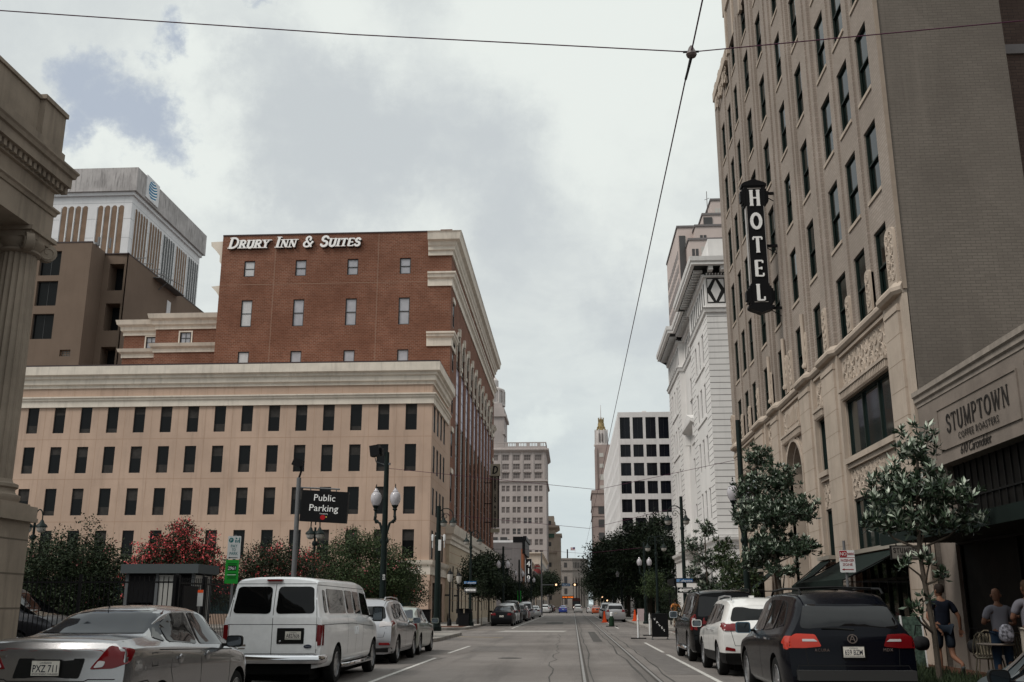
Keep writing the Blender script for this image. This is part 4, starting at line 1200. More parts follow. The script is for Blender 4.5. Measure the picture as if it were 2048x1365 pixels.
 for i, (a, b_) in enumerate(bays):
  if i != 2:
   relief(mb, a + .06, b_ - .06, 8.2, 9.22, P2, 11 + i, .5 if b_ - a > 2 else .46, .030)
   relief(mb, a + .06, b_ - .06, 4.78, 5.62, P2, 31 + i, .42, .028)
  else:
   relief(mb, a + .05, a + .5, 8.2, 9.2, P2, 71, .4, .026); relief(mb, b_ - .5, b_ - .05, 8.2, 9.2, P2, 72, .4, .026)
   mb.box(XS + .12, XS + .165, a + .6, b_ - .6, 8.28, 9.15)
   rr = random.Random(8)
   y = a + .7
   while y < b_ - .75:
    h = rr.uniform(.45, .7); mb.box(XS + .08, XS + .13, y, y + rr.uniform(.05, .12), 8.42, 8.42 + h); y += .19
   relief(mb, a + .02, a + .4, 6.4, 7.7, P2, 73, .36, .024); relief(mb, b_ - .4, b_ - .02, 6.4, 7.7, P2, 74, .36, .024)
 # carved caps climbing the ribs above the ledge
 for a, b_, zt, d in ((25.4, 26.1, 11.35, -.08), (27.85, 28.3, 10.95, -.03), (30.05, 30.5, 10.85, -.03), (32.65, 33.2, 11.25, -.10), (35.6, 36.1, 11.2, -.10), (38.45, 38.9, 11.25, -.05), (39.3, 39.8, 11.25, -.05), (42.1, 42.6, 11.2, -.10), (45.25, 45.75, 11.2, -.10), (48.05, 48.5, 10.9, -.03), (50.2, 50.6, 10.9, -.03), (52.5, 53.15, 11.3, -.14)):
  x = XF + d
  n = 6; c = (a + b_) / 2; h = (b_ - a) / 2
  poly = [(a, 9.70), (b_, 9.70), (b_, zt - h * .5)] + [(c + h * math.cos(math.pi * k / n), zt - h * .5 + h * .5 * math.sin(math.pi * k / n)) for k in range(1, n)] + [(a, zt - h * .5)]
  mb.prism(poly, x, XF + .2, 'x')
  relief(mb, a + .07, b_ - .07, 9.85, zt - h * .4, lambda u, z, d_, x=x: (x - d_, u, z), int(a * 10), .36, .022)
  if a in (35.6, 39.3, 42.1):
   mb.tube([(x - .02, c, 9.9), (x - .02, c, zt + .7)], .08, 8); mb.lathe([(.11, 9.86), (.13, 9.95), (.08, 10.05)], (x - .02, c, 0), 8)
 wb(mb, 'carved_ornament', [M['hstone']], t)
 # glazing of the lower storeys
 g = mat('lower_glass', (0.012, 0.020, 0.020), 0.05, spec=0.7, bump=0.03, bscale=.9)
 for i, (a, b_) in enumerate(bays):
  if i == 2:
   mb = MB(); mb.box(XS + .8, XS + .86, a, b_, .15, 7.8); mb.box(XS + .74, XS + .82, 39.45, 39.55, .15, 7.7, 1); mb.box(XS + .74, XS + .82, a, b_, 2.8, 2.95, 1)
   wb(mb, 'entrance_glazing', [mat('arch_screen', (.055, .05, .045), .4), M['hframe']], t); continue
  for za, zb in ((6.0, 7.85), (2.95, 4.72), (.15, 2.85)):
   mb = MB()
   x = XS + .28
   mb.add([(x, a, za), (x, b_, za), (x, b_, zb), (x, a, zb)], [(0, 1, 2, 3)], 1)
   k = 3 if b_ - a > 2 else 1
   if za < 5: k *= 2
   for q in range(k + 1):
    y = a + (b_ - a) * q / k; mb.box(x - .06, x + .01, y - .035, y + .035, za, zb)
   mb.box(x - .07, x + .01, a, b_, za, za + .1); mb.box(x - .07, x + .01, a, b_, zb - .07, zb)
   if za < 1: mb.box(x - .06, x, a, b_, 2.2, 2.27)
   wb(mb, 'display_window', [M['hframe'], g], t)
 # awnings over the ground-floor openings
 am = mat('awning_canvas', (.008, .014, .012), .9, var=.15, vscale=2)
 for k, (a, b_) in enumerate([(26.7, 32.2), (34.3, 35.7), (43.3, 44.7), (46.9, 51.8)]):
  out = 1.75 if b_ - a > 2 else 1.15
  mb = MB()
  x0, x1 = XS - .12, XS - out
  nseg = 6
  for q in range(nseg):                                   # slightly sagging canvas
   f0, f1 = q / nseg, (q + 1) / nseg
   z_ = lambda f: 2.98 - .82 * f - .06 * math.sin(math.pi * f)
   X_ = lambda f: x0 + (x1 - x0) * f
   mb.add([(X_(f0), a, z_(f0)), (X_(f0), b_, z_(f0)), (X_(f1), b_, z_(f1)), (X_(f1), a, z_(f1)),
     (X_(f0), a, z_(f0) - .02), (X_(f0), b_, z_(f0) - .02), (X_(f1), b_, z_(f1) - .02), (X_(f1), a, z_(f1) - .02)], [(0, 1, 2, 3), (7, 6, 5, 4)])
  mb.box(x1 - .01, x1 + .01, a, b_, 1.92, 2.17)
  wb(mb, 'awning', [am], t)
  mb = MB()
  for y in (a, b_):
   mb.bar((x0, y, 2.95), (x1, y, 2.14), .03, .03); mb.bar((x0 + .05, y, 2.1), (x1, y, 2.1), .025, .025)
  mb.box(XS - .2, XS + .1, a - .1, b_ + .1, 3.0, 3.12, 1)
  wb(mb, 'awning_frame', [M['black'], mat('awning_hood', (.30, .27, .23), .6)], t)
 # projecting vertical sign
 s = thing('hotel_sign', (8.0, 39.7, 13.0), 'tall black vertical sign with big white letters on the beige hotel', 'sign')
 mb = MB()
 mb.box(7.50, 8.26, 39.45, 39.85, 13.35, 18.65)
 n = 8
 for xx, w, zz, s2 in ((7.88, .52, 18.65, 1), (7.88, .52, 13.35, -1)):
  pts = [(xx - w, zz - s2 * .02), (xx + w, zz - s2 * .02), (xx + w, zz + s2 * .06), (xx + w * .8, zz + s2 * .14), (xx + w * .35, zz + s2 * .22), (xx, zz + s2 * .30), (xx - w * .35, zz + s2 * .22), (xx - w * .8, zz + s2 * .14), (xx - w, zz + s2 * .06)]
  mb.prism(pts if s2 > 0 else pts[::-1], 39.42, 39.88, 'y')
 for z0, z1 in ((17.75, 18.6), (13.4, 14.2)):
  for sx in (-1, 1):
   for q in range(3):
    xx = 7.88 + sx * (.38 + .07 * q)
    mb.box(xx, xx + sx * .065, 39.43 + .03 * q, 39.87 - .03 * q, z0 + .1 * q, z1 - .1 * q)
 wb(mb, 'sign_box', [M['black']], s)
 mb = MB()
 for x in (7.51, 8.225): mb.box(x, x + .022, 39.435, 39.45, 14.3, 17.7)
 for x in (7.497, 8.262): mb.box(x - .004, x + .004, 39.5, 39.8, 14.3, 17.7)
 mb.box(7.60, 8.16, 39.436, 39.45, 13.50, 13.52); mb.box(7.60, 8.16, 39.436, 39.45, 18.5, 18.52)
 wb(mb, 'neon_border', [mat('dull_neon_tube', (.35, .32, .30), .4)], s)
 me, L = serif_mesh('HOTEL', .70, th=.185, depth=.04, vertical=1.04, m=M['letterwhite'], serif=.22, sx=.80)
 link('lettering', me, s, Vector((7.88, 39.45, 17.72)) - s.location)
 for z in (18.35, 16.0, 13.3):
  mb = MB(); mb.box(8.2, 8.72, 39.6, 39.72, z - .05, z + .05); mb.bar((8.25, 39.66, z - .05), (8.7, 39.66, z - .35), .03, .03); wb(mb, 'bracket', [M['black']], s)
beige_hotel()
def cafe():
 t = thing('coffee_house', (12, 16, 0), 'low stucco coffee house front with black lettering and a dark glazed ground floor', 'building')
 XF = 8.75
 mb = MB()
 mb.box(XF, 30, -8, 25.28, 4.72, 6.42); mb.box(XF + .2, XF + .5, 24.3, 25.27, 0, 4.72)
 mb.box(XF, XF + .9, -8, 9.0, 0, 4.72)
 mb.box(XF + .25, XF + .55, -8, 25.26, .0, .5)
 wb(mb, 'wall', [M['cafe']], t)
 mb = MB(); cornice(mb, [(XF, 25.28), (XF, -8)], [(-.2, 6.30), (.02, 6.32), (.02, 6.40), (.07, 6.44), (.07, 6.54), (.12, 6.58), (.12, 6.70), (-.3, 6.74)])
 wb(mb, 'coping', [mat('cafe_coping', (.26, .225, .195), .9, var=.15)], t)
 mb = MB()
 for a, b_, c, d in ((19.55, 23.95, 5.02, 6.02),):
  mb.box(XF - .035, XF + .01, a, b_, c, c + .03); mb.box(XF - .035, XF + .01, a, b_, d - .03, d)
  mb.box(XF - .034, XF + .01, a, a + .03, c + .03, d - .03); mb.box(XF - .034, XF + .01, b_ - .03, b_, c + .03, d - .03)
  mb.box(XF - .012, XF + .01, a + .03, b_ - .03, c + .03, d - .03)
 mb.box(XF - .02, XF + .01, 24.3, 24.33, 4.9, 5.9); mb.box(XF - .02, XF + .01, 24.6, 24.63, 4.9, 5.9); mb.box(XF - .02, XF + .01, 24.33, 24.6, 5.87, 5.9)
 mb.box(XF - .02, XF + .01, 19.2, 19.23, 4.9, 6.1)
 wb(mb, 'sign_panel', [M['cafe']], t)
 lm = mat('faded_black_letter', (.025, .022, .020), .8, var=.3, vscale=20)
 me, L = serif_mesh('STUMPTOWN', .42, th=.12, depth=.006, m=lm, serif=.17, sx=.78, gap=.10)
 k = 3.48 / L
 o = link('lettering', me, t, Vector((XF - .022, 23.42, 5.38)) - t.location, (0, 0, R(-90)), (k, 1, 1))
 me = text_mesh('COFFEE ROASTERS', .215, .003, lm, spacing=1.18, name='lettering')
 w = max(v.co.x for v in me.vertices)
 link('lettering', me, t, Vector((XF - .03, 22.78, 5.14)) - t.location, (R(90), 0, R(-90)), (2.2 / w, 1, 1))
 me = text_mesh('610 Carondelet', .29, .003, lm, shear=.4, offset=-.002, spacing=.84, name='lettering')
 w = max(v.co.x for v in me.vertices)
 link('address_lettering', me, t, Vector((XF - .012, 22.83, 4.80)) - t.location, (R(90), 0, R(-90)), (1.75 / w, 1.05, 1))
 # dark glazed front, set back
 mb = MB()
 dk = mat('shopfront_black', (.005, .005, .005), .6)
 x = XF + .35
 mb.add([(x, 9.0, .5), (x, 24.3, .5), (x, 24.3, 2.9), (x, 9.0, 2.9)], [(0, 1, 2, 3)], 1)
 mb.add([(x, 9.0, 3.15), (x, 24.3, 3.15), (x, 24.3, 4.72), (x, 9.0, 4.72)], [(0, 1, 2, 3)], 1)
 mb.box(x - .15, x + .05, 9, 24.3, 2.88, 3.15, 2)
 y = 9.2
 while y < 24.3:
  mb.box(x - .03, x + .02, y, y + .035, 3.15, 4.72); y += .36
 for y in (12.2, 15.2, 18.2, 21.2, 24.25): mb.box(x - .06, x + .02, y, y + .08, .5, 2.9)
 mb.box(x - .04, x + .02, 9, 24.3, 3.9, 3.94)
 wb(mb, 'shopfront', [dk, mat('cafe_glass', (.006, .0055, .005), .6, var=.5, vscale=3, spec=.1), mat('transom_bar', (.016, .016, .017), .6)], t)
 mb = MB().box(7.25, XF + .3, 9, 24.2, 2.93, 3.10).box(7.2, 7.25, 9, 24.2, 2.86, 3.14); wb(mb, 'canopy', [MATS['awning_canvas']], t)
 # blade sign hung off the hotel pier
 s = thing('cafe_blade_sign', (8.2, 25.0, 2.6), 'small horizontal hanging sign with the same wording, jutting out by the sidewalk tree', 'sign')
 mb = MB(); mb.box(7.66, 8.62, 24.98, 25.06, 2.58, 2.92); wb(mb, 'board', [mat('sign_frame_black', (.01, .01, .01), .5)], s)
 mb = MB(); mb.box(7.69, 8.59, 24.972, 24.98, 2.61, 2.89); wb(mb, 'face', [mat('sign_face_grey', (.17, .155, .14), .7, var=.1)], s)
 me, L = serif_mesh('STUMPTOWN', .115, th=.16, depth=.004, m=lm, serif=.17, sx=.9, gap=.12)
 link('lettering', me, s, Vector((7.72, 24.972, 2.745)) - s.location, (0, 0, 0), (.82 / L, 1, 1))
 me = text_mesh('COFFEE ROASTERS', .07, .002, lm, spacing=1.1); w = max(v.co.x for v in me.vertices)
 link('lettering', me, s, Vector((7.80, 24.966, 2.655)) - s.location, (R(90), 0, 0), (.66 / w, 1, 1))
 mb = MB(); mb.box(7.7, 8.72, 25.0, 25.03, 3.0, 3.03); mb.box(7.8, 7.82, 25.0, 25.03, 2.9, 3.0); mb.box(8.5, 8.52, 25.0, 25.03, 2.9, 3.0)
 pts = [(8.45 + .12 * math.cos(a * .5) * (1 - a / 14), 25.015, 3.15 + .12 * math.sin(a * .5) * (1 - a / 14)) for a in range(13)]
 mb.tube(pts, .012, 5); wb(mb, 'bracket', [M['black']], s)
 # mid-rise brick block behind the cafe
 g = thing('dark_brick_block', (22, 20, 0), 'dark brick building rising behind the coffee house at the picture edge', 'building')
 mb = MB(); mb.box(12.4, 40, 27, 45, 0, 42); wb(mb, 'wall', [brick_mat('dark_brick', (.075, .05, .042), (.10, .068, .056), (.05, .038, .034), .3, .1, streak=.3)], g)
 mb = MB(); mb.box(12.4, 40, 26.93, 27, 17.2, 17.5); wb(mb, 'string_course', [M['grey']], g)
cafe()
# ================================================================== WHITE ORNATE BUILDING
def white_building():
 t = thing('white_ornate_building', (14, 80, 0), 'white ornate corner building with black bracketed cornice and banded walls', 'building')
 segs = [(66.0, 75.5, 9.4), (75.5, 83.7, 9.85), (83.7, 93.2, 9.4)]
 mb = MB(); wins = []
 g = MB(); fr = MB(); bl = MB()
 for k, (a, b_, x) in enumerate(segs):
  cols = [a + 2.2, a + 4.2, a + 6.2] if k != 1 else [a + 1.6, a + 4.0]
  holes = []
  for y in cols:
   for z in (17.9, 14.35, 10.75, 7.15):
    if k == 1 and z in (17.9,): z2, h = 15.6, 3.8
    else: z2, h = z, 2.1
    if k == 1 and z == 14.35: continue
    holes.append((y - a, y + .95 - a, z2, z2 + h)); wins.append((x, y, z2, h))
   holes.append((y - a, y + .95 - a, 1.2, 3.8)); wins.append((x, y, 1.2, 2.6))
  wall(mb, (x, a, 0), (0, 1, 0), (-1, 0, 0), b_ - a, 0, 24.0, holes, .09)
  for y in (cols[0] - .15,):
   mb.box(x - .08, x + .02, y, cols[-1] + 1.1, 17.55, 17.7); mb.box(x - .08, x + .02, y, cols[-1] + 1.1, 14.0, 14.12)
  # rustication grooves on the pavilion ends
  for z in [6.2 + .42 * i for i in range(36)]:
   if z > 20.9: break
   g.box(x - .004, x + .02, a + .02, a + 1.9, z, z + .045)
   if k != 1: g.box(x - .004, x + .02, b_ - 1.9, b_ - .02, z, z + .045)
  # frieze of dark strips
  y = a + .5
  while y < b_ - .9:
   bl.box(x - .012, x + .02, y, y + .35, 21.6, 23.1); y += 1.05
 wall(mb, (9.4, 66, 0), (1, 0, 0), (0, -1, 0), 14, 0, 24.0, [], .2)
 for xx, y in ((9.4, 75.5), (9.4, 83.7)):
  mb.add([(9.4, y, 0), (9.86, y, 0), (9.86, y, 24), (9.4, y, 24)], [(0, 1, 2, 3)])
 mb.add([(9.4, 93.2, 0), (24, 93.2, 0), (24, 93.2, 24), (9.4, 93.2, 24)], [(0, 1, 2, 3)])
 mb.add([(9.4, 66, 23.9), (24, 66, 23.9), (24, 93, 23.9), (9.4, 93, 23.9)], [(0, 1, 2, 3)])
 mb.box(9.9, 16, 67, 72, 24.3, 26.6)
 wb(mb, 'wall', [M['wbrick']], t)
 for z in [4.2 + .42 * i for i in range(42)]:
  if z > 20.9: break
  g.box(9.42, 24, 65.996, 66.02, z, z + .045)
 wb(g, 'rustication', [mat('groove_grey', (.20, .19, .185), .9)], t)
 # black framed lozenge on the front frieze
 bl.box(9.52, 10.75, 65.985, 66.02, 21.55, 23.35); bl.box(11.3, 12.5, 65.985, 66.02, 21.55, 23.35)
 wb(bl, 'frieze_panel', [M['wcornice']], t)
 mb = MB()
 for xc in (10.13, 11.9):
  mb.prism([(xc - .34, 22.45), (xc, 21.7), (xc + .34, 22.45), (xc, 23.2)], 65.96, 65.99, 'y')
  for sx in (-1, 1):
   for sz in (-1, 1):
    p = [(xc + sx * .56, 22.45 + sz * .82), (xc + sx * .18, 22.45 + sz * .82), (xc + sx * .56, 22.45 + sz * .18)]
    mb.prism(p, 65.965, 65.99, 'y')
 wb(mb, 'lozenge', [M['wbrick']], t)
 path = [(9.4, 93.2), (9.4, 83.7), (9.85, 83.7), (9.85, 75.5), (9.4, 75.5), (9.4, 66.0), (24, 66.0)]
 mb = MB()
 cornice(mb, path, [(-.02, 20.85), (.12, 20.9), (.16, 21.1), (.24, 21.2), (-.02, 21.28)])
 cornice(mb, path, [(.75, 24.02), (.98, 24.05), (.98, 24.22), (1.06, 24.3), (1.10, 24.6), (-.3, 24.66)])
 cornice(mb, path, [(-.02, 23.35), (.14, 23.4), (.16, 23.52), (-.02, 23.55)])
 y = 66.1
 for a, b_, x in segs:
  y = a + .15
  while y < b_ - .2:
   mb.box(x - .72, x - .1, y, y + .14, 23.80, 24.01); y += .62
  y = a + .1
  while y < b_: mb.box(x - .2, x, y, y + .1, 23.56, 23.66); y += .22
 xx = 9.6
 while xx < 22:
  mb.box(xx, xx + .3, 65.2, 65.9, 23.72, 24.01); xx += .82
 xx = 9.5
 while xx < 22: mb.box(xx, xx + .09, 65.8, 66.0, 23.56, 23.66); xx += .2
 # string course, balcony and pedimented bay
 cornice(mb, path, [(-.02, 5.2), (.1, 5.25), (.14, 5.5), (.3, 5.6), (.34, 5.8), (-.02, 5.86)])
 mb.box(8.5, 9.9, 75.9, 82.9, 5.6, 5.85); mb.box(8.7, 8.85, 75.9, 82.9, 6.6, 6.75)
 y = 76.0
 while y < 82.8: mb.box(8.72, 8.83, y, y + .14, 5.85, 6.6); y += .42
 cornice(mb, [(9.85, 82.6), (9.85, 76.4)], [(0, 15.0), (.3, 15.1), (.6, 15.3), (.62, 15.5), (0, 15.52)])
 mb.prism([(76.5, 15.52), (82.5, 15.52), (79.5, 16.3)], 9.3, 9.84, 'x')
 for y in (76.7, 81.9): mb.box(9.45, 9.86, y, y + .4, 14.2, 15.1)
 cornice(mb, [(9.3, 72), (9.3, 66.0), (12, 66.0)], [(-.02, 3.9), (.12, 3.95), (.3, 4.2), (-.02, 4.22)])
 mb.box(9.1, 9.42, 65.8, 67.0, 0, 3.9); mb.box(9.1, 9.42, 69.5, 70.3, 0, 3.9)
 wb(mb, 'cornice', [M['wbrick']], t)
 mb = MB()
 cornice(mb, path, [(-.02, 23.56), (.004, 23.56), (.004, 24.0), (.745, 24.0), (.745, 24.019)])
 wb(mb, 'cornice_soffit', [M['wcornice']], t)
 cache = {}
 for x, y, z, h in wins:
  k = round(h, 2)
  if k not in cache: cache[k] = window_mesh('window', .95, h, .07, 'sash', M['wbrick'], M['farwin'] if h > 2.2 and h < 2.7 else M['dimglass'], rails=2, deep=.03)
  o = link('window', cache[k], t); o.location = Vector((x + .09, y + .95, z)) - t.location; o.rotation_euler = (0, 0, FACE['-x'])
 mb = MB(); mb.box(7.0, 9.35, 71.5, 76.5, 3.1, 3.35); mb.box(7.0, 7.15, 71.5, 76.5, 2.9, 3.1)
 for y in (71.7, 76.3): mb.box(7.1, 7.2, y, y + .1, .15, 3.1)
 wb(mb, 'entrance_canopy', [M['black']], t)
 mb = MB(); mb.box(9.3, 9.42, 66.1, 75, .15, 3.7); wb(mb, 'shopfront', [M['blackglass']], t)
white_building()
# ================================================================== FAR BLOCKS
def box_building(name, label, x0, x1, y0, y1, z1, m, holes=(), face=None, cat='building'):
 t = thing(name, ((x0 + x1) / 2, (y0 + y1) / 2, 0), label, cat)
 mb = MB()
 wall(mb, (x0, y0, 0), (1, 0, 0), (0, -1, 0), x1 - x0, 0, z1, [(a - x0, b_ - x0, c, d) for a, b_, c, d in holes], .3)
 mb.add([(x0, y1, 0), (x0, y0, 0), (x0, y0, z1), (x0, y1, z1)], [(0, 1, 2, 3)])
 mb.add([(x1, y0, 0), (x1, y1, 0), (x1, y1, z1), (x1, y0, z1)], [(0, 1, 2, 3)])
 mb.add([(x0, y0, z1), (x1, y0, z1), (x1, y1, z1), (x0, y1, z1)], [(0, 1, 2, 3)])
 mb.add([(x1, y1, 0), (x0, y1, 0), (x0, y1, z1), (x1, y1, z1)], [(0, 1, 2, 3)])
 wb(mb, 'wall', [m], t)
 return t
def modern():
 zr = [(32.5, 36.7), (29.0, 31.4), (25.4, 27.85), (22.0, 24.4), (18.5, 20.95), (15.1, 17.5), (11.7, 14.1), (8.3, 10.7), (4.9, 7.3)]
 cols = [9.55 + 2.47 * i for i in range(7)]
 holes = [(c, c + 1.95, a, b_) for c in cols for a, b_ in zr]
 t = thing('pale_office_block', (18, 230, 0), 'boxy pale stone office block with a grid of square black windows', 'building')
 mb = MB(); x0, x1, y0, y1, z1 = 9.2, 27.2, 191, 282, 37.7
 wall(mb, (x0, y0, 0), (1, 0, 0), (0, -1, 0), x1 - x0, 0, z1, [(a - x0, b_ - x0, c, d) for a, b_, c, d in holes], .25)
 sh = []
 for i in range(34):
  for a, b_ in zr: sh.append((1.2 + 2.6 * i, 1.2 + 2.6 * i + 1.0, a, b_))
 wall(mb, (x0, y0, 0), (0, 1, 0), (-1, 0, 0), y1 - y0, 0, z1, sh, .7)
 mb.add([(x0 + .7, y0, 0), (x0 + .7, y1, 0), (x0 + .7, y1, z1), (x0 + .7, y0, z1)], [(0, 1, 2, 3)], 1)
 mb.add([(x0, y0, z1 - .01), (x1, y0, z1 - .01), (x1, y1, z1 - .01), (x0, y1, z1 - .01)], [(0, 1, 2, 3)])
 mb.box(14, 14.8, 192, 193, 37.7, 38.1)
 wb(mb, 'wall', [M['modern'], M['dimglass']], t)
 cache = {}
 for c in cols:
  for a, b_ in zr:
   h = round(b_ - a, 2)
   if h not in cache: cache[h] = window_mesh('window', 1.95, h, .05, 'flat', M['wineframe'], M['blackglass'], mull=2)
   place_win(t, cache[h], 'window', c, y0 + .22, a, '-y')
modern()
def spire():
 t = thing('spired_tower', (14.4, 470, 0), 'distant slender stepped stone tower with a gilded crown and mast', 'tower')
 mb = MB(); cx, cy = 14.4, 470
 mb.box(9.6, 24, 457, 490, 0, 51.0); mb.box(9.2, 24.4, 456.6, 490, 50.8, 52.2); mb.box(9.3, 24.2, 456.7, 490, 44.9, 45.6); mb.box(9.3, 24.2, 456.7, 490, 40.5, 41.0)
 mb.box(11.4, 18.3, 460, 478, 52, 73.5)
 for s_ in (11.4, 17.5): mb.box(s_, s_ + .8, 459.4, 460, 52, 72)
 wb(mb, 'shaft', [M['spire']], t)
 mb = MB()
 mb.lathe([(3.6, 73.4), (3.55, 74.2), (3.2, 74.4), (3.1, 79.6), (2.9, 80.5), (2.6, 80.6)], (14.4, 464, 0), 8)
 for k in range(8):
  a = 2 * math.pi * (k + .5) / 8; mb.box(14.4 + 3.0 * math.cos(a) - .3, 14.4 + 3.0 * math.cos(a) + .3, 464 + 3.0 * math.sin(a) - .3, 464 + 3.0 * math.sin(a) + .3, 73.6, 81.0)
 wb(mb, 'upper_stage', [M['spirewhite']], t)
 mb = MB(); mb.lathe([(2.2, 80.5), (2.3, 81.3), (1.6, 81.6), (1.5, 84.2), (1.15, 84.4), (1.0, 85.4), (1.2, 86.0), (.4, 86.2)], (14.4, 464, 0), 10)
 for k in range(10):
  a = 2 * math.pi * k / 10; mb.bar((14.4 + 1.9 * math.cos(a), 464 + 1.9 * math.sin(a), 81.3), (14.4 + 1.7 * math.cos(a), 464 + 1.7 * math.sin(a), 82.6), .3, .3)
  mb.bar((14.4 + 1.2 * math.cos(a), 464 + 1.2 * math.sin(a), 84.4), (14.4 + 1.3 * math.cos(a), 464 + 1.3 * math.sin(a), 86.8), .22, .22)
 wb(mb, 'crown', [M['gold']], t)
 mb = MB().tube([(14.4, 464, 86), (14.4, 464, 93)], [.16, .06], 6); wb(mb, 'mast', [M['spire']], t)
 for z in (69.0, 64.4, 58.8, 52.8 + .2, 66.2):
  pass
 for z, m in ((67.8, 'litwin'), (62.8, 'litwin'), (57.2, 'litwin'), (52.9, 'litwin')):
  for x in (13.2,):
   mb = MB().box(x, x + 1.9, 459.9, 460, z, z + (2.6 if z > 56 and z < 58 else 1.8)); wb(mb, 'window', [M[m]], t)
 for z in (41.5, 35.6, 29.8, 24, 18):
  for x in (12.1, 15.6, 19.2):
   mb = MB().box(x, x + 2.6, 456.9, 457, z, z + 3.4); wb(mb, 'window', [M['dimglass']], t)
 mb = MB()
 for q in range(2):
  for z in (76.5,):
   mb.box(13.2 + q * 1.3, 13.7 + q * 1.3, 460.6, 461, 75, 79)
 wb(mb, 'lancet_window', [M['farwin']], t)
spire()
def limestone_tower():
 Y = 440
 cols = [-32.2 - 5.0 * 0 + 5.0 * i for i in range(-1, 5)]
 zr = [54.6 - 4.65 * i - 4.65 for i in range(9)]
 x0, x1 = -48, -11.0
 t = thing('limestone_bank_tower', (-28, 455, 0), 'tall pale limestone bank tower far up the left side, with paired windows', 'building')
 mb = MB()
 bays = [x0 + 4.6 + 4.83 * i for i in range(7)]
 holes = []
 for b0 in bays:
  for z in zr:
   holes += [(b0 - x0 - 1.75, b0 - x0 - .15, z, z + 2.6), (b0 - x0 + .25, b0 - x0 + 1.85, z, z + 2.6)]
  for z in (63.6, 60.0 - .4, 55.6):
   holes.append((b0 - x0 - 1.5, b0 - x0 + 1.5, z, z + 2.6))
 wall(mb, (x0, Y, 0), (1, 0, 0), (0, -1, 0), x1 - x0, 0, 70, holes, .35)
 mb.add([(x1, Y, 0), (x1, Y + 40, 0), (x1, Y + 40, 70), (x1, Y, 70)], [(0, 1, 2, 3)])
 mb.add([(x0, Y, 69.9), (x1, Y, 69.9), (x1, Y + 40, 69.9), (x0, Y + 40, 69.9)], [(0, 1, 2, 3)])
 mb.box(-47, -29.9, Y + 4, Y + 26, 70, 88.5); mb.box(-47.5, -29.0, Y + 3.2, Y + 26, 84.2, 85.5); mb.box(-46, -31, Y + 6, Y + 24, 88.5, 90.8)
 for b0 in bays:
  mb.box(b0 + 2.0, b0 + 2.85, Y - .25, Y, 54.8, 67.5)
 wb(mb, 'wall', [M['towerwhite']], t)
 mb = MB()
 P = [(x0, Y), (x1, Y), (x1, Y + 40)]
 cornice(mb, P, [(0, 54.0), (.7, 54.4), (.7, 54.8), (0, 55)]); cornice(mb, P, [(0, 67.2), (.5, 67.5), (1.3, 68.2), (1.3, 68.8), (0, 69.2)])
 cornice(mb, P, [(-.3, 69), (.2, 69), (.2, 69.8), (-.3, 69.8)]); cornice(mb, P, [(-.3, 71.4), (.2, 71.4), (.2, 71.8), (-.3, 71.8)])
 x = x0
 while x < x1 - .5:
  w = 1.6 if int((x - x0) / 4.83) != int((x + 1 - x0) / 4.83) else .28
  mb.box(x, x + w, Y - .15, Y + .2, 69.8, 71.4); x += w + .42
 x = x0
 while x < x1: mb.box(x, x + .35, Y - .9, Y, 67.6, 68.1); x += .8
 mb.box(-30.5, -29.4, Y + 3, Y + 12, 76, 78)
 wb(mb, 'cornice', [M['towerwhite']], t)
 mb = MB()
 mb.lathe([(5.2, 90.8), (5.2, 92), (4.4, 92.2), (4.4, 97.5), (4.9, 97.8), (4.9, 98.6), (2, 100), (2, 103), (.3, 105)], (-35.2, Y + 14, 0), 16)
 for k in range(12):
  a = 2 * math.pi * k / 12; mb.tube([(-35.2 + 4.9 * math.cos(a), Y + 14 + 4.9 * math.sin(a), 92), (-35.2 + 4.9 * math.cos(a), Y + 14 + 4.9 * math.sin(a), 97.8)], .35, 6)
 wb(mb, 'cupola', [M['spirewhite']], t)
 mw = window_mesh('window', 1.6, 2.6, .12, 'flat', M['towerwhite'], M['farwin'], rails=2, deep=.1)
 mw2 = window_mesh('window', 1.6, 2.6, .12, 'flat', M['towerwhite'], M['dimglass'], rails=2, deep=.1)
 mb3 = window_mesh('window', 3.0, 2.6, .12, 'flat', M['towerwhite'], M['farwin'], mull=3, rails=2, deep=.1)
 rr = random.Random(4)
 for b0 in bays[1:]:
  for z in zr[:7]:
   m = mw2 if rr.random() < .2 else mw
   place_win(t, m, 'window', b0 - 1.75, Y + .3, z, '-y'); place_win(t, m, 'window', b0 + .25, Y + .3, z, '-y')
 for b0 in bays:
  for z in (63.6, 59.6, 55.6): place_win(t, mb3, 'wide_window', b0 - 1.5, Y + .3, z, '-y')
 mb = MB()
 for b0 in bays:
  cornice(mb, [(b0 - 1.7, Y), (b0 + 1.7, Y)], [(0, 58.3), (.4, 58.4), (.4, 58.6), (0, 58.7)])
  mb.prism([(b0 - 1.0, 58.7), (b0 + 1.0, 58.7), (b0, 59.3)], Y - .35, Y, 'y')
 for b0 in bays:
  for z in zr[7:] : mb.box(b0 - 1.75, b0 + 1.85, Y + .28, Y + .33, z, z + 2.6, 1)
 wb(mb, 'window_pediment', [M['towerwhite'], M['farwin']], t)
limestone_tower()
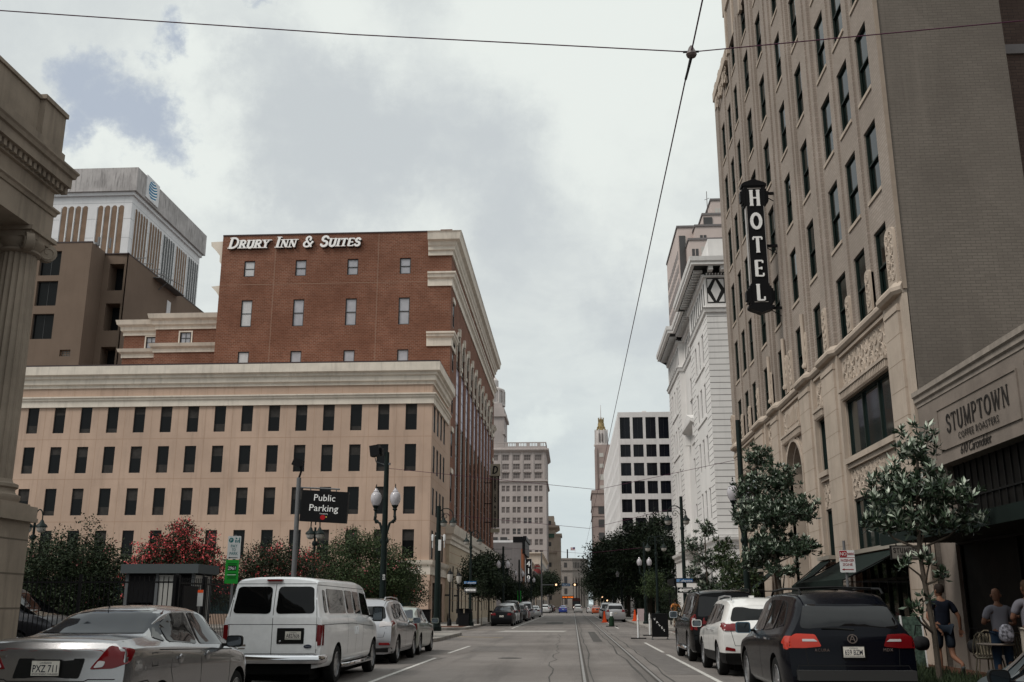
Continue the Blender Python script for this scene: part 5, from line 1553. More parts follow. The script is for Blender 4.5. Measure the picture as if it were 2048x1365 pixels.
def block_419():
 t = box_building('grey_rendered_block', 'low grey rendered block with a faint painted wall sign and a tall street number', -26, -10.3, 211, 232, 14.2, M['grey'])
 mb = MB()
 mb.box(-12.3, -10.3, 210.95, 232, 14.2, 15.4); mb.box(-10.35, -9.75, 210.8, 231, 11.9, 15.0); mb.box(-10.2, -9.5, 210.7, 231, 14.7, 15.5)
 wb(mb, 'street_cornice', [M['black']], t)
 mb = MB(); mb.box(-10.32, -10.12, 210.9, 216, 4, 12); mb.box(-10.6, -10.1, 210.93, 211.0, 9, 12.9); wb(mb, 'brick_return', [M['rustbrick']], t)
 mb = MB()
 for i, z in enumerate((6.8, 9.9, 12.8)): mb.box(-26, -12.5, 210.985, 211, z, z + .06)
 wb(mb, 'joints', [M['black']], t)
 pw = mat('faded_white_wall_paint', (.30, .285, .285), .9, var=.15, vscale=1.0)
 mb = MB(); mb.box(-18.6, -13.6, 210.97, 211, 5.0, 9.8); wb(mb, 'painted_sign', [pw], t)
 for tx, sz, x, z, col in (('4 9', 1.0, -17.5, 8.4, M['grey']), ('419 CARONDELET', .45, -18.0, 7.3, M['white'])):
  me = text_mesh(tx, sz, .01, col); link('lettering', me, t, Vector((x, 210.955, z)) - t.location, (R(90), 0, 0))
 s = thing('number_sign', (-9.2, 210.5, 6.5), 'black vertical sign reading 419', 'sign')
 mb = MB(); mb.box(-9.75, -8.35, 210.3, 210.6, 6.0, 10.8); wb(mb, 'panel', [M['black']], s)
 for i, ch in enumerate('419'):
  me = text_mesh(ch, 1.55, .02, M['letterwhite'], offset=.01, align='CENTER'); link('lettering', me, s, Vector((-9.05, 210.28, 9.3 - 1.45 * i)) - s.location, (R(90), 0, 0))
 mb = MB()
 for x in (-9.68, -8.44): mb.box(x, x + .05, 210.28, 210.3, 6.1, 10.7)
 wb(mb, 'border', [M['white']], s)
 # roof structures
 r_ = box_building('long_low_roof', 'white roofed low annex behind the grey block', -40, -13.5, 236, 262, 16.2, M['marble'])
 mb = MB()
 for x in (-19, -16.8, -24): mb.box(x, x + 1.6, 237, 239, 16.2, 17.0)
 wb(mb, 'rooftop_unit', [M['dimglass']], r_)
block_419()
def far_row():
 # (name, label, x0, x1, y0, y1, h, mat, floors, cols)
 specs = [('shop_row', 'brick and stone shop row past the numbered sign', -24, -10.3, 232.5, 262, 11.5, 'tan', 3, 5, 9.3),
             ('narrow_grey_house', 'narrow dark grey house with flat front beyond the shops', -22, -10.5, 264, 285, 10.0, 'grey', 2, 4, 0),
             ('red_awning_house', 'small old house front with a round dark red awning', -22, -10.3, 290, 330, 13.0, 'tan', 3, 5, 10.5),
             ('tan_office', 'tan office building with a heavy ledge near the tall pale tower', -30, -10.6, 340, 425, 18.5, 'tan', 4, 10, 17)]
 for nm, lb, x0, x1, y0, y1, h, m, fl, nc, cz in specs:
  t = box_building(nm, lb, x0, x1, y0, y1, h, M[m])
  mb = MB(); fh = h / (fl + .4)
  for f in range(fl):
   for c in range(nc):
    y = y0 + 1.2 + (y1 - y0 - 2) * c / nc; w = (y1 - y0) / nc * .45
    mb2 = MB().box(x1 - .05, x1 + .06, y, y + w, .8 + fh * f, .8 + fh * f + fh * .62); wb(mb2, 'window', [M['dimglass']], t)
  mb = MB(); cornice(mb, [(x0, y0), (x1, y0), (x1, y1)], [(0, h - .9), (.2, h - .7), (.8, h - .2), (.8, h + .1), (0, h + .2)]); wb(mb, 'cornice', [M[m]], t)
  if nm == 'red_awning_house':
   mb = MB()
   mb.lathe([(.05, .7), (.9, .4), (1.1, -.4), (1.1, -.8)], (-10.0, 289.5, 11.0), 12); mb.box(-11, -9.2, 288.7, 290, 12, 12.4)
   wb(mb, 'awning', [M['reddark']], t)
 t = box_building('cream_corner_tower', 'distant cream stone building with stepped cornices left of the street end', -24, -7.9, 480, 500, 40.0, M['tan'])
 mb = MB()
 cornice(mb, [(-24, 480), (-7.9, 480), (-7.9, 500)], [(0, 36), (.6, 36.4), (2.0, 37.2), (2.0, 38), (0, 38.2)])
 cornice(mb, [(-24, 480), (-7.9, 480), (-7.9, 500)], [(0, 25), (.6, 25.3), (.9, 26), (0, 26.2)])
 mb.box(-7.9, -5.4, 481, 500, 0, 33.5); mb.box(-8, -4.8, 480.5, 500, 33.5, 34.5)
 mb.box(-12, -8.5, 484, 498, 40, 43)
 wb(mb, 'cornice', [M['tan']], t)
 mb = MB(); mb.box(-12.3, -8.4, 479.0, 480, 32.5, 34.0); mb.box(-12.4, -8.3, 478.8, 480, 34.0, 34.3); wb(mb, 'copper_canopy', [M['greencopper']], t)
 for z in (4, 9, 14, 19, 28.5, 38.4):
  for x in (-22, -19, -16, -11.2):
   mb = MB().box(x, x + 1.4, 479.93, 480, z, z + 2); wb(mb, 'window', [M['dimglass']], t)
 for z in (4, 8.5, 13, 17.5, 22, 26.5, 31):
  for y in (483, 487, 491, 495):
   mb = MB().box(-5.45, -5.35, y, y + 2, z, z + 2.6); wb(mb, 'window', [M['dimglass']], t)
 # classical block closing the street
 CB = mat('classical_stone', (.25, .22, .20), .9, var=.15, vscale=.2, streak=.3)
 t = thing('classical_bank', (2, 565, 0), 'classical stone bank with columned corner closing the end of the street', 'building')
 mb = MB()
 mb.prism([(-8, 560), (0, 560), (7, 566), (9, 590), (-8, 590)], 0, 25.8, 'z')
 mb.prism([(-8.2, 559.6), (0.1, 559.6), (7.5, 565.8), (9.5, 590), (-8.2, 590)], 25.8, 26.6, 'z'); mb.prism([(-8.3, 559.4), (0.1, 559.4), (7.6, 565.6), (9.6, 590), (-8.3, 590)], 20.0, 20.8, 'z')
 for k in range(5): 
  f = k / 4; mb.lathe([(.55, 0), (.55, 15.8), (.7, 16.2)], (1.2 + 5.4 * f, 560.4 + 4.5 * f, 0), 10)
 wb(mb, 'wall', [CB], t)
 for k in range(4):
  f = (k + .5) / 4; x, y = .9 + 5.4 * f, 560.7 + 4.55 * f
  mb = MB().box(x - .45, x + .45, y, y + .6, 1, 15.5); wb(mb, 'window', [M['dimglass']], t)
 for k in range(7):
  f = (k + .5) / 7; x, y = .4 + 6 * f, 560.1 + 5.2 * f
  mb = MB().box(x - .22, x + .22, y, y + .8, 21.4, 24.4); wb(mb, 'window', [M['dimglass']], t)
 for z, h in ((21.6, 2.6), (12.8, 4), (7.5, 3), (2, 4)):
  mb = MB().box(-4.6, -3.0, 559.9, 560.1, z, z + h); wb(mb, 'window', [M['dimglass']], t)
 mb = MB(); mb.box(-3.0, -2.3, 562, 563, 26.5, 31.5); wb(mb, 'chimney', [M['black']], t)
 f = thing('rooftop_flag', (1.6, 564, 26.5), 'small striped flag flying from a roof pole at the end of the street', 'flag')
 mb = MB().tube([(1.6, 564, 26.4), (1.6, 564, 33)], .08, 6); wb(mb, 'flagpole', [M['white']], f)
 mb = MB()
 for i in range(6):
  mb.box(-.9, 1.55, 563.95 + .02 * (i % 2), 564.0 + .02 * (i % 2), 31.0 + .28 * i, 31.28 + .28 * i, i % 2)
 mb.box(.5, 1.55, 563.90, 564.0, 31.9, 32.68, 2)
 wb(mb, 'cloth', [mat('flag_red', (.3, .05, .06), .8), M['white'], mat('flag_blue', (.05, .06, .16), .8)], f)
far_row()
def pink_tower():
 t = thing('pink_granite_tower', (26, 160, 0), 'tall pinkish granite tower with stepped top rising behind the white building', 'building')
 mb = MB()
 Y = 150
 parts = [(17.9, 21.0, 61.0, 153.5), (19.2, 26, 57.5, 150), (20.4, 30, 60.0, 150.6), (21.8, 32, 62.3, 151.5), (23.4, 36, 65.2, 152.5)]
 for x0, x1, z1, y0 in parts:
  mb.box(x0, x1 + 14, y0, 172, 0, z1)
 wb(mb, 'wall', [M['pinkstone']], t)
 mb = MB()
 for x0, x1, z1, y0 in parts:
  mb.box(x0 - .15, x1 + 14.1, y0 - .15, 172, z1, z1 + .35)
 wb(mb, 'coping', [M['grey']], t)
 ws = {k: MB().box(0, 1.0, -.06, .1, 0, 1.15).box(.45, .55, -.08, -.06, 0, 1.15, 1).mesh('window', [M[k], M['pinkstone']]) for k in ('litwin', 'dimglass')}
 for i in range(8):
  x = 18.2 + 1.45 * i
  lim, y = (60.4, 153.5) if x < 19.2 else (57, 150) if x < 20.4 else (59.5, 150.6) if x < 21.8 else (61.8, 151.5) if x < 23.4 else (64.8, 152.5)
  z = lim - 2.1
  while z > 40:
   if x >= 19.2 or z > 57: link('window', ws['litwin' if (i * 3 + int(z)) % 3 else 'dimglass'], t, Vector((x, y if z > 57 or x < 19.2 else 150, z)) - t.location)
   z -= 2.15
 mb = MB()
 for k in range(10):
  for z in [26 + 2.3 * q for q in range(14)]:
   mb.box(17.86, 17.95, 154 + 1.8 * k, 155 + 1.8 * k, z, z + 1.3)
 wb(mb, 'side_window_band', [M['farwin']], t)
 mb = MB(); mb.box(18.1, 19.1, 153.4, 153.5, 45, 59.6); mb.box(21.9, 23.3, 151.35, 151.5, 59.9, 61.9); wb(mb, 'dark_glazing', [M['dimglass']], t)
 mb = MB().tube([(23.0, 154, 62), (23.0, 154, 67.5)], .06, 5); mb.bar((22.6, 154, 66), (23.4, 154, 66.3), .06, .06); wb(mb, 'antenna', [M['grey']], t)
pink_tower()
def right_far():
 for k, (nm, lb, x0, x1, y0, y1, h, m) in enumerate((('pale_shop_building', 'low pale shop building with striped awnings beyond the dark trees', 9.9, 22, 284, 318, 9.5, 'modern'), ('plain_stone_block', 'plain stone block far along the street behind the dark trees', 9.9, 24, 322, 440, 15, 'tan'))):
  t = box_building(nm, lb, x0, x1, y0, y1, h, M[m])
  for f in range(2):
   for c in range(6):
    y = y0 + 2 + (y1 - y0 - 3) * c / 6
    mb = MB().box(x0 - .06, x0 + .05, y, y + (y1 - y0) / 14, 1 + f * 4, 3.4 + f * 4); wb(mb, 'window', [M['dimglass']], t)
  mb = MB()
  for c in range(8):
   y = y0 + (y1 - y0) * c / 8
   mb.add([(x0, y, 4.6), (x0, y + 3, 4.6), (x0 - 1.4, y + 3, 3.6), (x0 - 1.4, y, 3.6), (x0, y, 4.55), (x0, y + 3, 4.55), (x0 - 1.4, y + 3, 3.55), (x0 - 1.4, y, 3.55)], [(0, 1, 2, 3), (7, 6, 5, 4), (0, 3, 7, 4), (1, 5, 6, 2)])
  wb(mb, 'awning', [M['white']], t)
right_far()
def park_edge():
 t = thing('added_dark_hedge', (9.3, 95, .15), 'long dark hedge, added to darken the strip under the big oaks on the right', 'hedge')
 mb = MB().box(0, .9, 0, 60, 0, 2.6).box(.2, .8, 95, 160, 0, 2.6)  # added dark mass, covers the pale lit wall below the trees
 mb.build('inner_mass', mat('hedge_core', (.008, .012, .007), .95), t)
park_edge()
# ================================================================== VEHICLES
def paint(name, col, metal=0.0, rough=0.32):
 return mat(name, col, rough, metal, coat=.8 if max(col) > .03 else .12, coords='obj', var=.04, vscale=8, spec=.5 if max(col) > .03 else .12)
C_ = {'rubber': mat('tyre_rubber', (.014, .014, .014), .85, coords='obj', bump=.2), 'alloy': mat('wheel_alloy', (.46, .46, .47), .33, .9),
      'glass': mat('car_glass', (.003, .0035, .004), .03, spec=.26), 'glass_blue': mat('car_glass_tint', (.004, .008, .015), .03, spec=.2),
      'trim': mat('black_plastic', (.008, .008, .008), .55), 'seam': mat('panel_gap', (.012, .012, .012), .9), 'chrome': mat('chrome', (.62, .62, .64), .10, 1.0),
      'red': mat('tail_lamp_red', (.13, .004, .006), .15, coat=.2, spec=.25), 'redlit': mat('tail_lamp_orange_red', (.42, .030, .014), .2, coat=.2, spec=.3), 'mglass': mat('mirror_pane', (.10, .11, .12), .06, 1.0), 'clear': mat('lamp_clear', (.45, .42, .42), .12, coat=1.0),
      'plate': mat('number_plate', (.62, .59, .53), .5, var=.08, vscale=30, coords='obj'), 'ink': mat('plate_ink', (.02, .02, .035), .6), 'arch': mat('wheel_well', (.006, .006, .006), .95)}
def interp(tab, x):
 """smooth monotone interpolation through control points"""
 if x <= tab[0][0]: return tab[0][1]
 for (a, va), (b_, vb) in zip(tab[:-1], tab[1:]):
  if x <= b_:
   t = (x - a) / (b_ - a); return va + (vb - va) * t
 return tab[-1][1]
def smooth_tab(tab, L, n=140, rad=.10):
 xs = [L * i / n for i in range(n + 1)]
 return [(x, sum(interp(tab, min(L, max(0, x + rad * k / 3))) * (4 - abs(k)) for k in range(-3, 4)) / 16) for x in xs]
def rpoly(pts, r=.05, n=4):
 out = []; k = len(pts)
 for i in range(k):
  p0, p, p1 = Vector(pts[i - 1]).to_2d(), Vector(pts[i]).to_2d(), Vector(pts[(i + 1) % k]).to_2d()
  a, b_ = p0 - p, p1 - p
  rr = min(r, a.length * .45, b_.length * .45)
  A, B = p + a.normalized() * rr, p + b_.normalized() * rr
  for q in range(n + 1):
   t = q / n; out.append(tuple(A * (1 - t) ** 2 + p * 2 * t * (1 - t) + B * t * t))
 return out
class Car:
 def __init__(s, spec, lod=0):
  s.S = spec; s.lod = lod
  L, W, H = spec['L'], spec['W'], spec['H']
  s.L, s.W, s.H = L, W, H
  s.root = thing(spec['name'], (0, 0, 0), spec['label'], spec.get('cat', 'car'), spec.get('group'))
  s.body()
  s.wheels()
 def body(s):
  S, L, W, H = s.S, s.L, s.W, s.H
  NS = 64 if s.lod == 0 else 34
  top = smooth_tab(S['top'], L, rad=S.get('soft', .14)); belt = smooth_tab(S['belt'], L, rad=.25)
  hw = W / 2; rw = S['roofw']; bot = S.get('bot', .24)
  a_r, a_f = S.get('ar', 1.3), S.get('af', .9)
  rows = []
  ys = [L * (0.5 - .5 * math.cos(math.pi * i / (NS - 1))) * .45 + L * i / (NS - 1) * .55 for i in range(NS)]
  beltmax = max(b_ for _, b_ in belt); tmax = max(t for _, t in top)
  for y in ys:
   t, be = interp(top, y), interp(belt, y)
   be = min(be, t - .015)
   G = max(0, min(1, (t - be) / (tmax - beltmax) / .97))
   hwy = hw * (1 - S.get('taper_r', .07) * max(0, 1 - y / .55) ** 2.2 - S.get('taper_f', .14) * max(0, 1 - (L - y) / .85) ** 2.2)
   rwy = rw * (1 - S.get('rtaper', .06) * max(0, 1 - y / (.35 * L)) ** 1.5)
   def gx(g):
    deck = hwy * (.93 - .06 * g)
    house = hwy * .945 + (rwy - hwy * .945) * (g ** .92)
    return deck + (house - deck) * min(1, G * 1.6)
   z1 = bot + .10
   P = [(0, bot), (hwy * .80, bot), (hwy * .93, bot + .02), (hwy * .972, z1), (hwy * .985, bot + (be - bot) * .30), (hwy * 1.0, bot + (be - bot) * .55), (hwy * .998, bot + (be - bot) * .74),
                 (hwy * .99, bot + (be - bot) * .88), (hwy * .972, be - .02), (hwy * .955, be)]
   for g in (.25, .5, .75, .92): P.append((gx(g), be + (t - be) * g))
   e = gx(.97)
   P += [(e * .955, t - .022 * max(.3, G)), (e * .86, t - .004), (e * .5, t + .018 * G + .008), (0, t + .024 * G + .010)]
   rows.append([(x, y, z) for x, z in P])
  rearp, frontp = S['rear'], S['front']
  K = len(rows[0]); M_ = 2 * K - 2
  verts = []
  def sh(x, y, z):
   yy = y
   if y < a_r: yy += interp(rearp, z) * (1 - y / a_r) ** 2
   d = L - y
   if d < a_f: yy -= interp(frontp, z) * (1 - d / a_f) ** 2
   bul_r = S.get('bulge', .07) * (x / (W / 2)) ** 2
   if y < .5: yy += bul_r * (1 - y / .5)
   if d < .7: yy -= .16 * (x / (W / 2)) ** 2 * (1 - d / .7)
   return (x, yy, z)
  for r_ in rows:
   half = [sh(*p) for p in r_]
   ring = half + [(-x, y, z) for x, y, z in half[-2:0:-1]]
   verts += ring
  faces = []
  N = len(rows)
  for i in range(N - 1):
   for j in range(M_):
    a, b_ = i * M_ + j, i * M_ + (j + 1) % M_
    faces.append((a, b_, b_ + M_, a + M_))
  def cap(i, flip):
   NC = 6
   base = i * M_
   prev = None
   for j in range(1, K - 1):
    r0, l0 = base + j, base + (M_ - j)
    row = [r0]
    x0, y0, z0 = verts[r0]
    yb = S.get('bulge', .07) * (x0 / (W / 2)) ** 2 if i == 0 else -.16 * (x0 / (W / 2)) ** 2
    for c in range(1, NC):
     x = x0 * (1 - 2 * c / NC)
     f = 1 - (x / x0) ** 2 if x0 else 0
     row.append(len(verts)); verts.append((x, y0 - yb * f, z0))
    row.append(l0)
    if prev:
     for c in range(NC): faces.append((prev[c], row[c], row[c + 1], prev[c + 1]) if not flip else (prev[c + 1], row[c + 1], row[c], prev[c]))
    else:
     f = [base] + row; faces.append(tuple(f if flip else f[::-1]))
    prev = row
   f = [base + K - 1] + prev; faces.append(tuple(f[::-1] if flip else f))
  cap(0, False); cap(N - 1, True)
  me = bpy.data.meshes.new('body')
  me.from_pydata(verts, [], faces)
  recalc(me)
  me.materials.append(S['paint']); me.materials.append(C_['arch']); me.materials.append(S.get('lower') or S['paint'])
  o = bpy.data.objects.new('body', me); COL.objects.link(o)
  cut = MB()
  s.axles = S['axles']; s.wr = S.get('wr', .34)
  for ya in s.axles:
   for sx in (-1, 1):
    cut.lathe([(s.wr + .055, sx * (W / 2 - .30)), (s.wr + .055, sx * (W / 2 + .2))] if sx > 0 else [(s.wr + .055, -(W / 2 + .2)), (s.wr + .055, -(W / 2 - .30))], (0, ya, s.wr), 28, axis='x')
  cme = recalc(cut.mesh('cutter', C_['arch']))
  co = bpy.data.objects.new('cutter', cme); COL.objects.link(co)
  md = o.modifiers.new('b', 'BOOLEAN'); md.operation = 'DIFFERENCE'; md.object = co; md.solver = 'EXACT'
  dg = bpy.context.evaluated_depsgraph_get()
  nm = bpy.data.meshes.new_from_object(o.evaluated_get(dg), depsgraph=dg)
  bpy.data.objects.remove(co); bpy.data.objects.remove(o)
  nm.name = 'body'
  nm.materials.clear()
  for m in (S['paint'], C_['arch'], S.get('lower') or S['paint']): nm.materials.append(m)
  lowz = S.get('lowz', 0)
  for p in nm.polygons:
   c = p.center
   idx = 0
   for ya in s.axles:
    d = math.hypot(c.y - ya, c.z - s.wr)
    if abs(d - s.wr - .055) < .012 and abs(c.x) < W / 2 - .005 and abs(p.normal.x) < .3: idx = 1
    if d < s.wr + .06 and abs(abs(c.x) - (W / 2 - .30)) < .02: idx = 1
   if idx == 0 and p.normal.z < -.8 and c.z < bot + .05: idx = 1
   if idx == 0 and lowz and c.z < lowz: idx = 2
   p.material_index = idx; p.use_smooth = True
  nm.set_sharp_from_angle(angle=R(32))
  s.bodyo = link('body', nm, s.root)
  MB().box(-W / 2 + .32, W / 2 - .32, .35, L - .35, .12, bot + .06).build('underbody_shade_block', C_['arch'], s.root)  # added black block, deepens the contact shadow beneath the car
  bm = bmesh.new(); bm.from_mesh(nm); s.bvh = BVHTree.FromBMesh(bm); bm.free()
 # project a point of a flat outline on the body
 def hit(s, a, b_, d):
  o, v = {'R': ((5, a, b_), (-1, 0, 0)), 'L': ((-5, a, b_), (1, 0, 0)), 'B': ((a, -3, b_), (0, 1, 0)), 'F': ((a, s.L + 3, b_), (0, -1, 0)), 'T': ((a, b_, 5), (0, 0, -1))}[d]
  h = s.bvh.ray_cast(Vector(o), Vector(v))
  return (h[0], h[1]) if h[0] else (None, None)
 def patch(s, name, outline, d, m, off=.006, res=.09, parent=None, r=.04, thick=.02):
  pts = rpoly(outline, r)
  vs = [Vector(p) for p in pts]; n0 = len(vs)
  xs = [p[0] for p in pts]; zs = [p[1] for p in pts]
  x = min(xs) + res / 2
  def inp(x, z):
   c = False; j = n0 - 1
   for i in range(n0):
    if (pts[i][1] > z) != (pts[j][1] > z) and x < (pts[j][0] - pts[i][0]) * (z - pts[i][1]) / (pts[j][1] - pts[i][1]) + pts[i][0]: c = not c
    j = i
   return c
  while x < max(xs):
   z = min(zs) + res / 2
   while z < max(zs):
    if inp(x, z): vs.append(Vector((x, z)))
    z += res
   x += res
  V, E, F, ov, oe, of = geometry.delaunay_2d_cdt(vs, [(i, (i + 1) % n0) for i in range(n0)], [], 1, 1e-5)
  out = []; hits = []
  for v in V:
   p, n = s.hit(v[0], v[1], d); hits.append((p, n))
  if d == 'B' and name in ('tail_light', 'plate_recess', 'bumper_reflector', 'lamp_bar', 'reversing_lens', 'lower_valance'):
   ym = min([h[0].y for h in hits if h[0]] or [0]); hits = [h if h[0] and h[0].y < ym + .55 and (h[0].y < .45 or h[0].z > .9) else (None, None) for h in hits]
  good = [h for h in hits if h[0] is not None]
  if not good: return None
  vv = {'R': Vector((1, 0, 0)), 'L': Vector((-1, 0, 0)), 'B': Vector((0, -1, 0)), 'F': Vector((0, 1, 0)), 'T': Vector((0, 0, 1))}[d]
  for (p, n), v in zip(hits, V):
   if p is None:
    q = min(good, key=lambda h: (({'R': (h[0].y, h[0].z), 'L': (h[0].y, h[0].z), 'B': (h[0].x, h[0].z), 'F': (h[0].x, h[0].z), 'T': (h[0].x, h[0].y)}[d][0] - v[0]) ** 2 + ({'R': (h[0].y, h[0].z), 'L': (h[0].y, h[0].z), 'B': (h[0].x, h[0].z), 'F': (h[0].x, h[0].z), 'T': (h[0].x, h[0].y)}[d][1] - v[1]) ** 2))
    p, n = q
   if n.dot(vv) < .15: n = vv
   out.append(p + n * off)
  mb = MB()
  nv = len(out)
  mb.add(out + [q - vv * thick for q in out], [tuple(f) for f in F], 0, True)
  ec = {}
  for f in F:
   for i in range(len(f)):
    e = (f[i], f[(i + 1) % len(f)]); ec[tuple(sorted(e))] = ec.get(tuple(sorted(e)), 0) + 1
  for (a, b_), c in ec.items():
   if c == 1:
    mb.f.append((a, b_, b_ + nv, a + nv)); mb.m.append(0); mb.sm.append(False)
  me = mb.mesh(name, m); recalc(me)
  for p in me.polygons: p.use_smooth = True
  me.set_sharp_from_angle(angle=R(40))
  return link(name, me, parent or s.root)
 def line(s, pts, d, w=.010, off=.0015, closed=False, mb=None):
  own = mb is None
  mb = mb or MB()
  P = []
  pts = list(pts) + ([pts[0]] if closed else [])
  for (a, b_) in zip(pts[:-1], pts[1:]):
   n = max(1, int(math.hypot(b_[0] - a[0], b_[1] - a[1]) / .09))
   for k in range(n): P.append((a[0] + (b_[0] - a[0]) * k / n, a[1] + (b_[1] - a[1]) * k / n))
  P.append(pts[-1])
  for (a, b_) in zip(P[:-1], P[1:]):
   dx, dz = b_[0] - a[0], b_[1] - a[1]; l = math.hypot(dx, dz) or 1
   nx, nz = -dz / l * w / 2, dx / l * w / 2
   q = []
   for (x, z) in ((a[0] - nx, a[1] - nz), (b_[0] - nx, b_[1] - nz), (b_[0] + nx, b_[1] + nz), (a[0] + nx, a[1] + nz)):
    p, n_ = s.hit(x, z, d)
    if p is None: break
    q.append(p + n_ * off)
   if len(q) == 4: mb.add(q, [(0, 1, 2, 3)])
  return mb
 def wheels(s):
  key = ('wheel', round(s.wr, 3), s.S.get('spokes', 10), s.S.get('hub', 'alloy'), s.lod)
  if key not in C_:
   r_ = s.wr; ri = r_ * s.S.get('rim', .66); n = 36 if s.lod == 0 else 18; w = .21
   mb = MB().lathe([(ri, -.0), (r_ * .93, -.004), (r_ * .985, .02), (r_, .05), (r_, w - .05), (r_ * .985, w - .02), (r_ * .93, w), (ri, w)], (-w / 2, 0, 0), n, axis='x', caps=False)
   tyre = mb.mesh('tyre', C_['rubber'])
   mb = MB().lathe([(ri, -.005), (ri + .008, .0), (ri + .008, .015), (ri - .02, .03), (ri - .03, .10), (ri * .2, .115)], (-w / 2, 0, 0), n, axis='x', caps=False)
   mb.lathe([(.045, -.0), (.055, .02), (.055, .1)], (-w / 2 + .018, 0, 0), 12, axis='x')
   ns = s.S.get('spokes', 10)
   for k in range(ns):
    a = 2 * math.pi * k / ns
    c, sn = math.cos(a), math.sin(a)
    wd = ri * 1.5 / ns + .02
    mb.obox((-w / 2 + .035, c * ri * .52, sn * ri * .52), (.03, 0, 0), (0, c * ri * .95, sn * ri * .95), (0, -sn * wd, c * wd))
   rim = mb.mesh('rim', C_['alloy'])
   mb = MB().lathe([(ri * .97, .10), (ri * .3, .105)], (-w / 2, 0, 0), n, axis='x')
   disc = mb.mesh('brake_shadow', C_['arch'])  # black disc stands in for the shade behind the spokes
   C_[key] = (tyre, rim, disc)
  tyre, rim, disc = C_[key]
  for ya in s.axles:
   for sx in (-1, 1):
    w = thing('wheel', (0, 0, 0), None, None); w.parent = s.root
    w.location = (sx * (s.W / 2 - .13), ya, s.wr); w.rotation_euler = (0, 0, 0 if sx < 0 else math.pi)
    link('tyre', tyre, w); link('rim', rim, w); link('spoke_shade_disc', disc, w)
 def mirror_(s, y, z, m=None, size=(.24, .12, .17), out=.16):
  for sx in (-1, 1):
   h, n = s.hit(y, z - .02, 'R' if sx > 0 else 'L')
   x = h.x if h else sx * s.W / 2 * .93
   a, b_, c = size
   cx = x + sx * (out + a / 2 - .06)
   mb = MB()
   for k, (f, yy) in enumerate(((1, -.4), (1, .0), (.82, .38), (.55, .5))):
    for p in rpoly([(-a / 2 * f, -c / 2 * f), (a / 2 * f, -c / 2 * f), (a / 2 * f, c / 2 * f), (-a / 2 * f, c / 2 * f)], .05 * f): mb.v.append((cx + p[0], y + yy * b_, z + .05 + p[1]))
   for k in range(3):
    for j in range(20): mb.f.append((k * 20 + j, k * 20 + (j + 1) % 20, k * 20 + 20 + (j + 1) % 20, k * 20 + 20 + j)); mb.m.append(0); mb.sm.append(True)
   mb.f += [tuple(range(19, -1, -1)), tuple(range(60, 80))]; mb.m += [0, 0]; mb.sm += [False, False]
   me = mb.mesh('mirror', m or s.S['paint'])
   o = link('mirror', me, s.root)
   mb = MB().bar((x - sx * .02, y + .02, z), (cx, y + .02, z + .01), .05, .04); link('mirror_arm', mb.mesh('mirror_arm', C_['trim']), o)
   mb = MB().prism(rpoly([(cx - a * .43, z + .05 - c * .41), (cx + a * .43, z + .05 - c * .41), (cx + a * .43, z + .05 + c * .41), (cx - a * .43, z + .05 + c * .41)], .04), y - .4 * b_ - .004, y - .4 * b_ + .002, 'y'); me = mb.mesh('mirror_glass', C_['mglass'])
   link('mirror_glass', me, o)
 def plate(s, z, txt, x=0, w=.305, off=.012, m=None):
  h, n = s.hit(x, z, 'B')
  if not h: return
  y = h.y - off
  mb = MB().box(x - w / 2, x + w / 2, y - .004, y + .01, z - .076, z + .076)
  p = mb.build('number_plate', m or C_['plate'], s.root)
  me = text_mesh(txt, .105, .001, C_['ink'], align='CENTER', offset=.0008); wd = max(v.co.x for v in me.vertices) * 2
  link('lettering', me, p, (x, y - .0055, z - .040), (R(90), 0, 0), (.255 / wd, 1, 1))
  for tt, zz in (('LOUISIANA', .045), ("SPORTSMAN'S PARADISE", -.068)) :
   me = text_mesh(tt, .026, .0005, C_['ink'], align='CENTER'); link('lettering', me, p, (x, y - .0055, z + zz), (R(90), 0, 0))
  mb = MB()
  for a, b_, c, d in ((-w / 2 - .012, w / 2 + .012, .076, .088), (-w / 2 - .012, w / 2 + .012, -.088, -.076), (-w / 2 - .012, -w / 2, -.076, .076), (w / 2, w / 2 + .012, -.076, .076)):
   mb.box(x + a, x + b_, y - .006, y + .012, z + c, z + d)
  mb.build('plate_frame', C_['trim'], s.root)
 def seams(s, lines):
  mb = MB()
  for d, pts in lines:
   s.line(pts, d, mb=mb)
   if d == 'R': s.line(pts, 'L', mb=mb)
  mb.build('panel_gaps', C_['seam'], s.root)
 def glass(s, polys, m=None, name='window'):
  for d, nm, pts in polys:
   for dd in (('R', 'L') if d == 'R' else (d,)):
    s.patch(nm, pts, dd, m or C_['glass'], off=.008, r=.05, res=.11)
 def bumper_box(s, m, z0, z1, w, out, name='bumper', round_=.10):
  """wrap-around bumper bar at the rear"""
  mb = MB(); n = 10; y0 = -out
  P = []
  hwid = w / 2
  for k in range(n + 1):
   x = -hwid + w * k / n
   P.append((x, y0 + .06 * (x / hwid) ** 2))
  P = [(-hwid - .02, y0 + .55), (-hwid - .03, y0 + .14)] + P + [(hwid + .03, y0 + .14), (hwid + .02, y0 + .55)]
  zc = (z0 + z1) / 2
  prof = [(0, z0), (.045, z0 + .02), (.055, zc - .02), (.05, zc + .04), (.03, z1 - .02), (-.0, z1), (-.08, z1 + .002), (-.08, z0)]
  cornice(mb, [(p[0], p[1]) for p in P], prof)
  me = mb.mesh(name, m); recalc(me)
  for p in me.polygons: p.use_smooth = True
  me.set_sharp_from_angle(angle=R(50))
  return link(name, me, s.root)
 def put(s, x, y, label=None, rz=0.0):
  s.root.location = (x, y, 0); s.root.rotation_euler = (0, 0, rz)
  return s.root
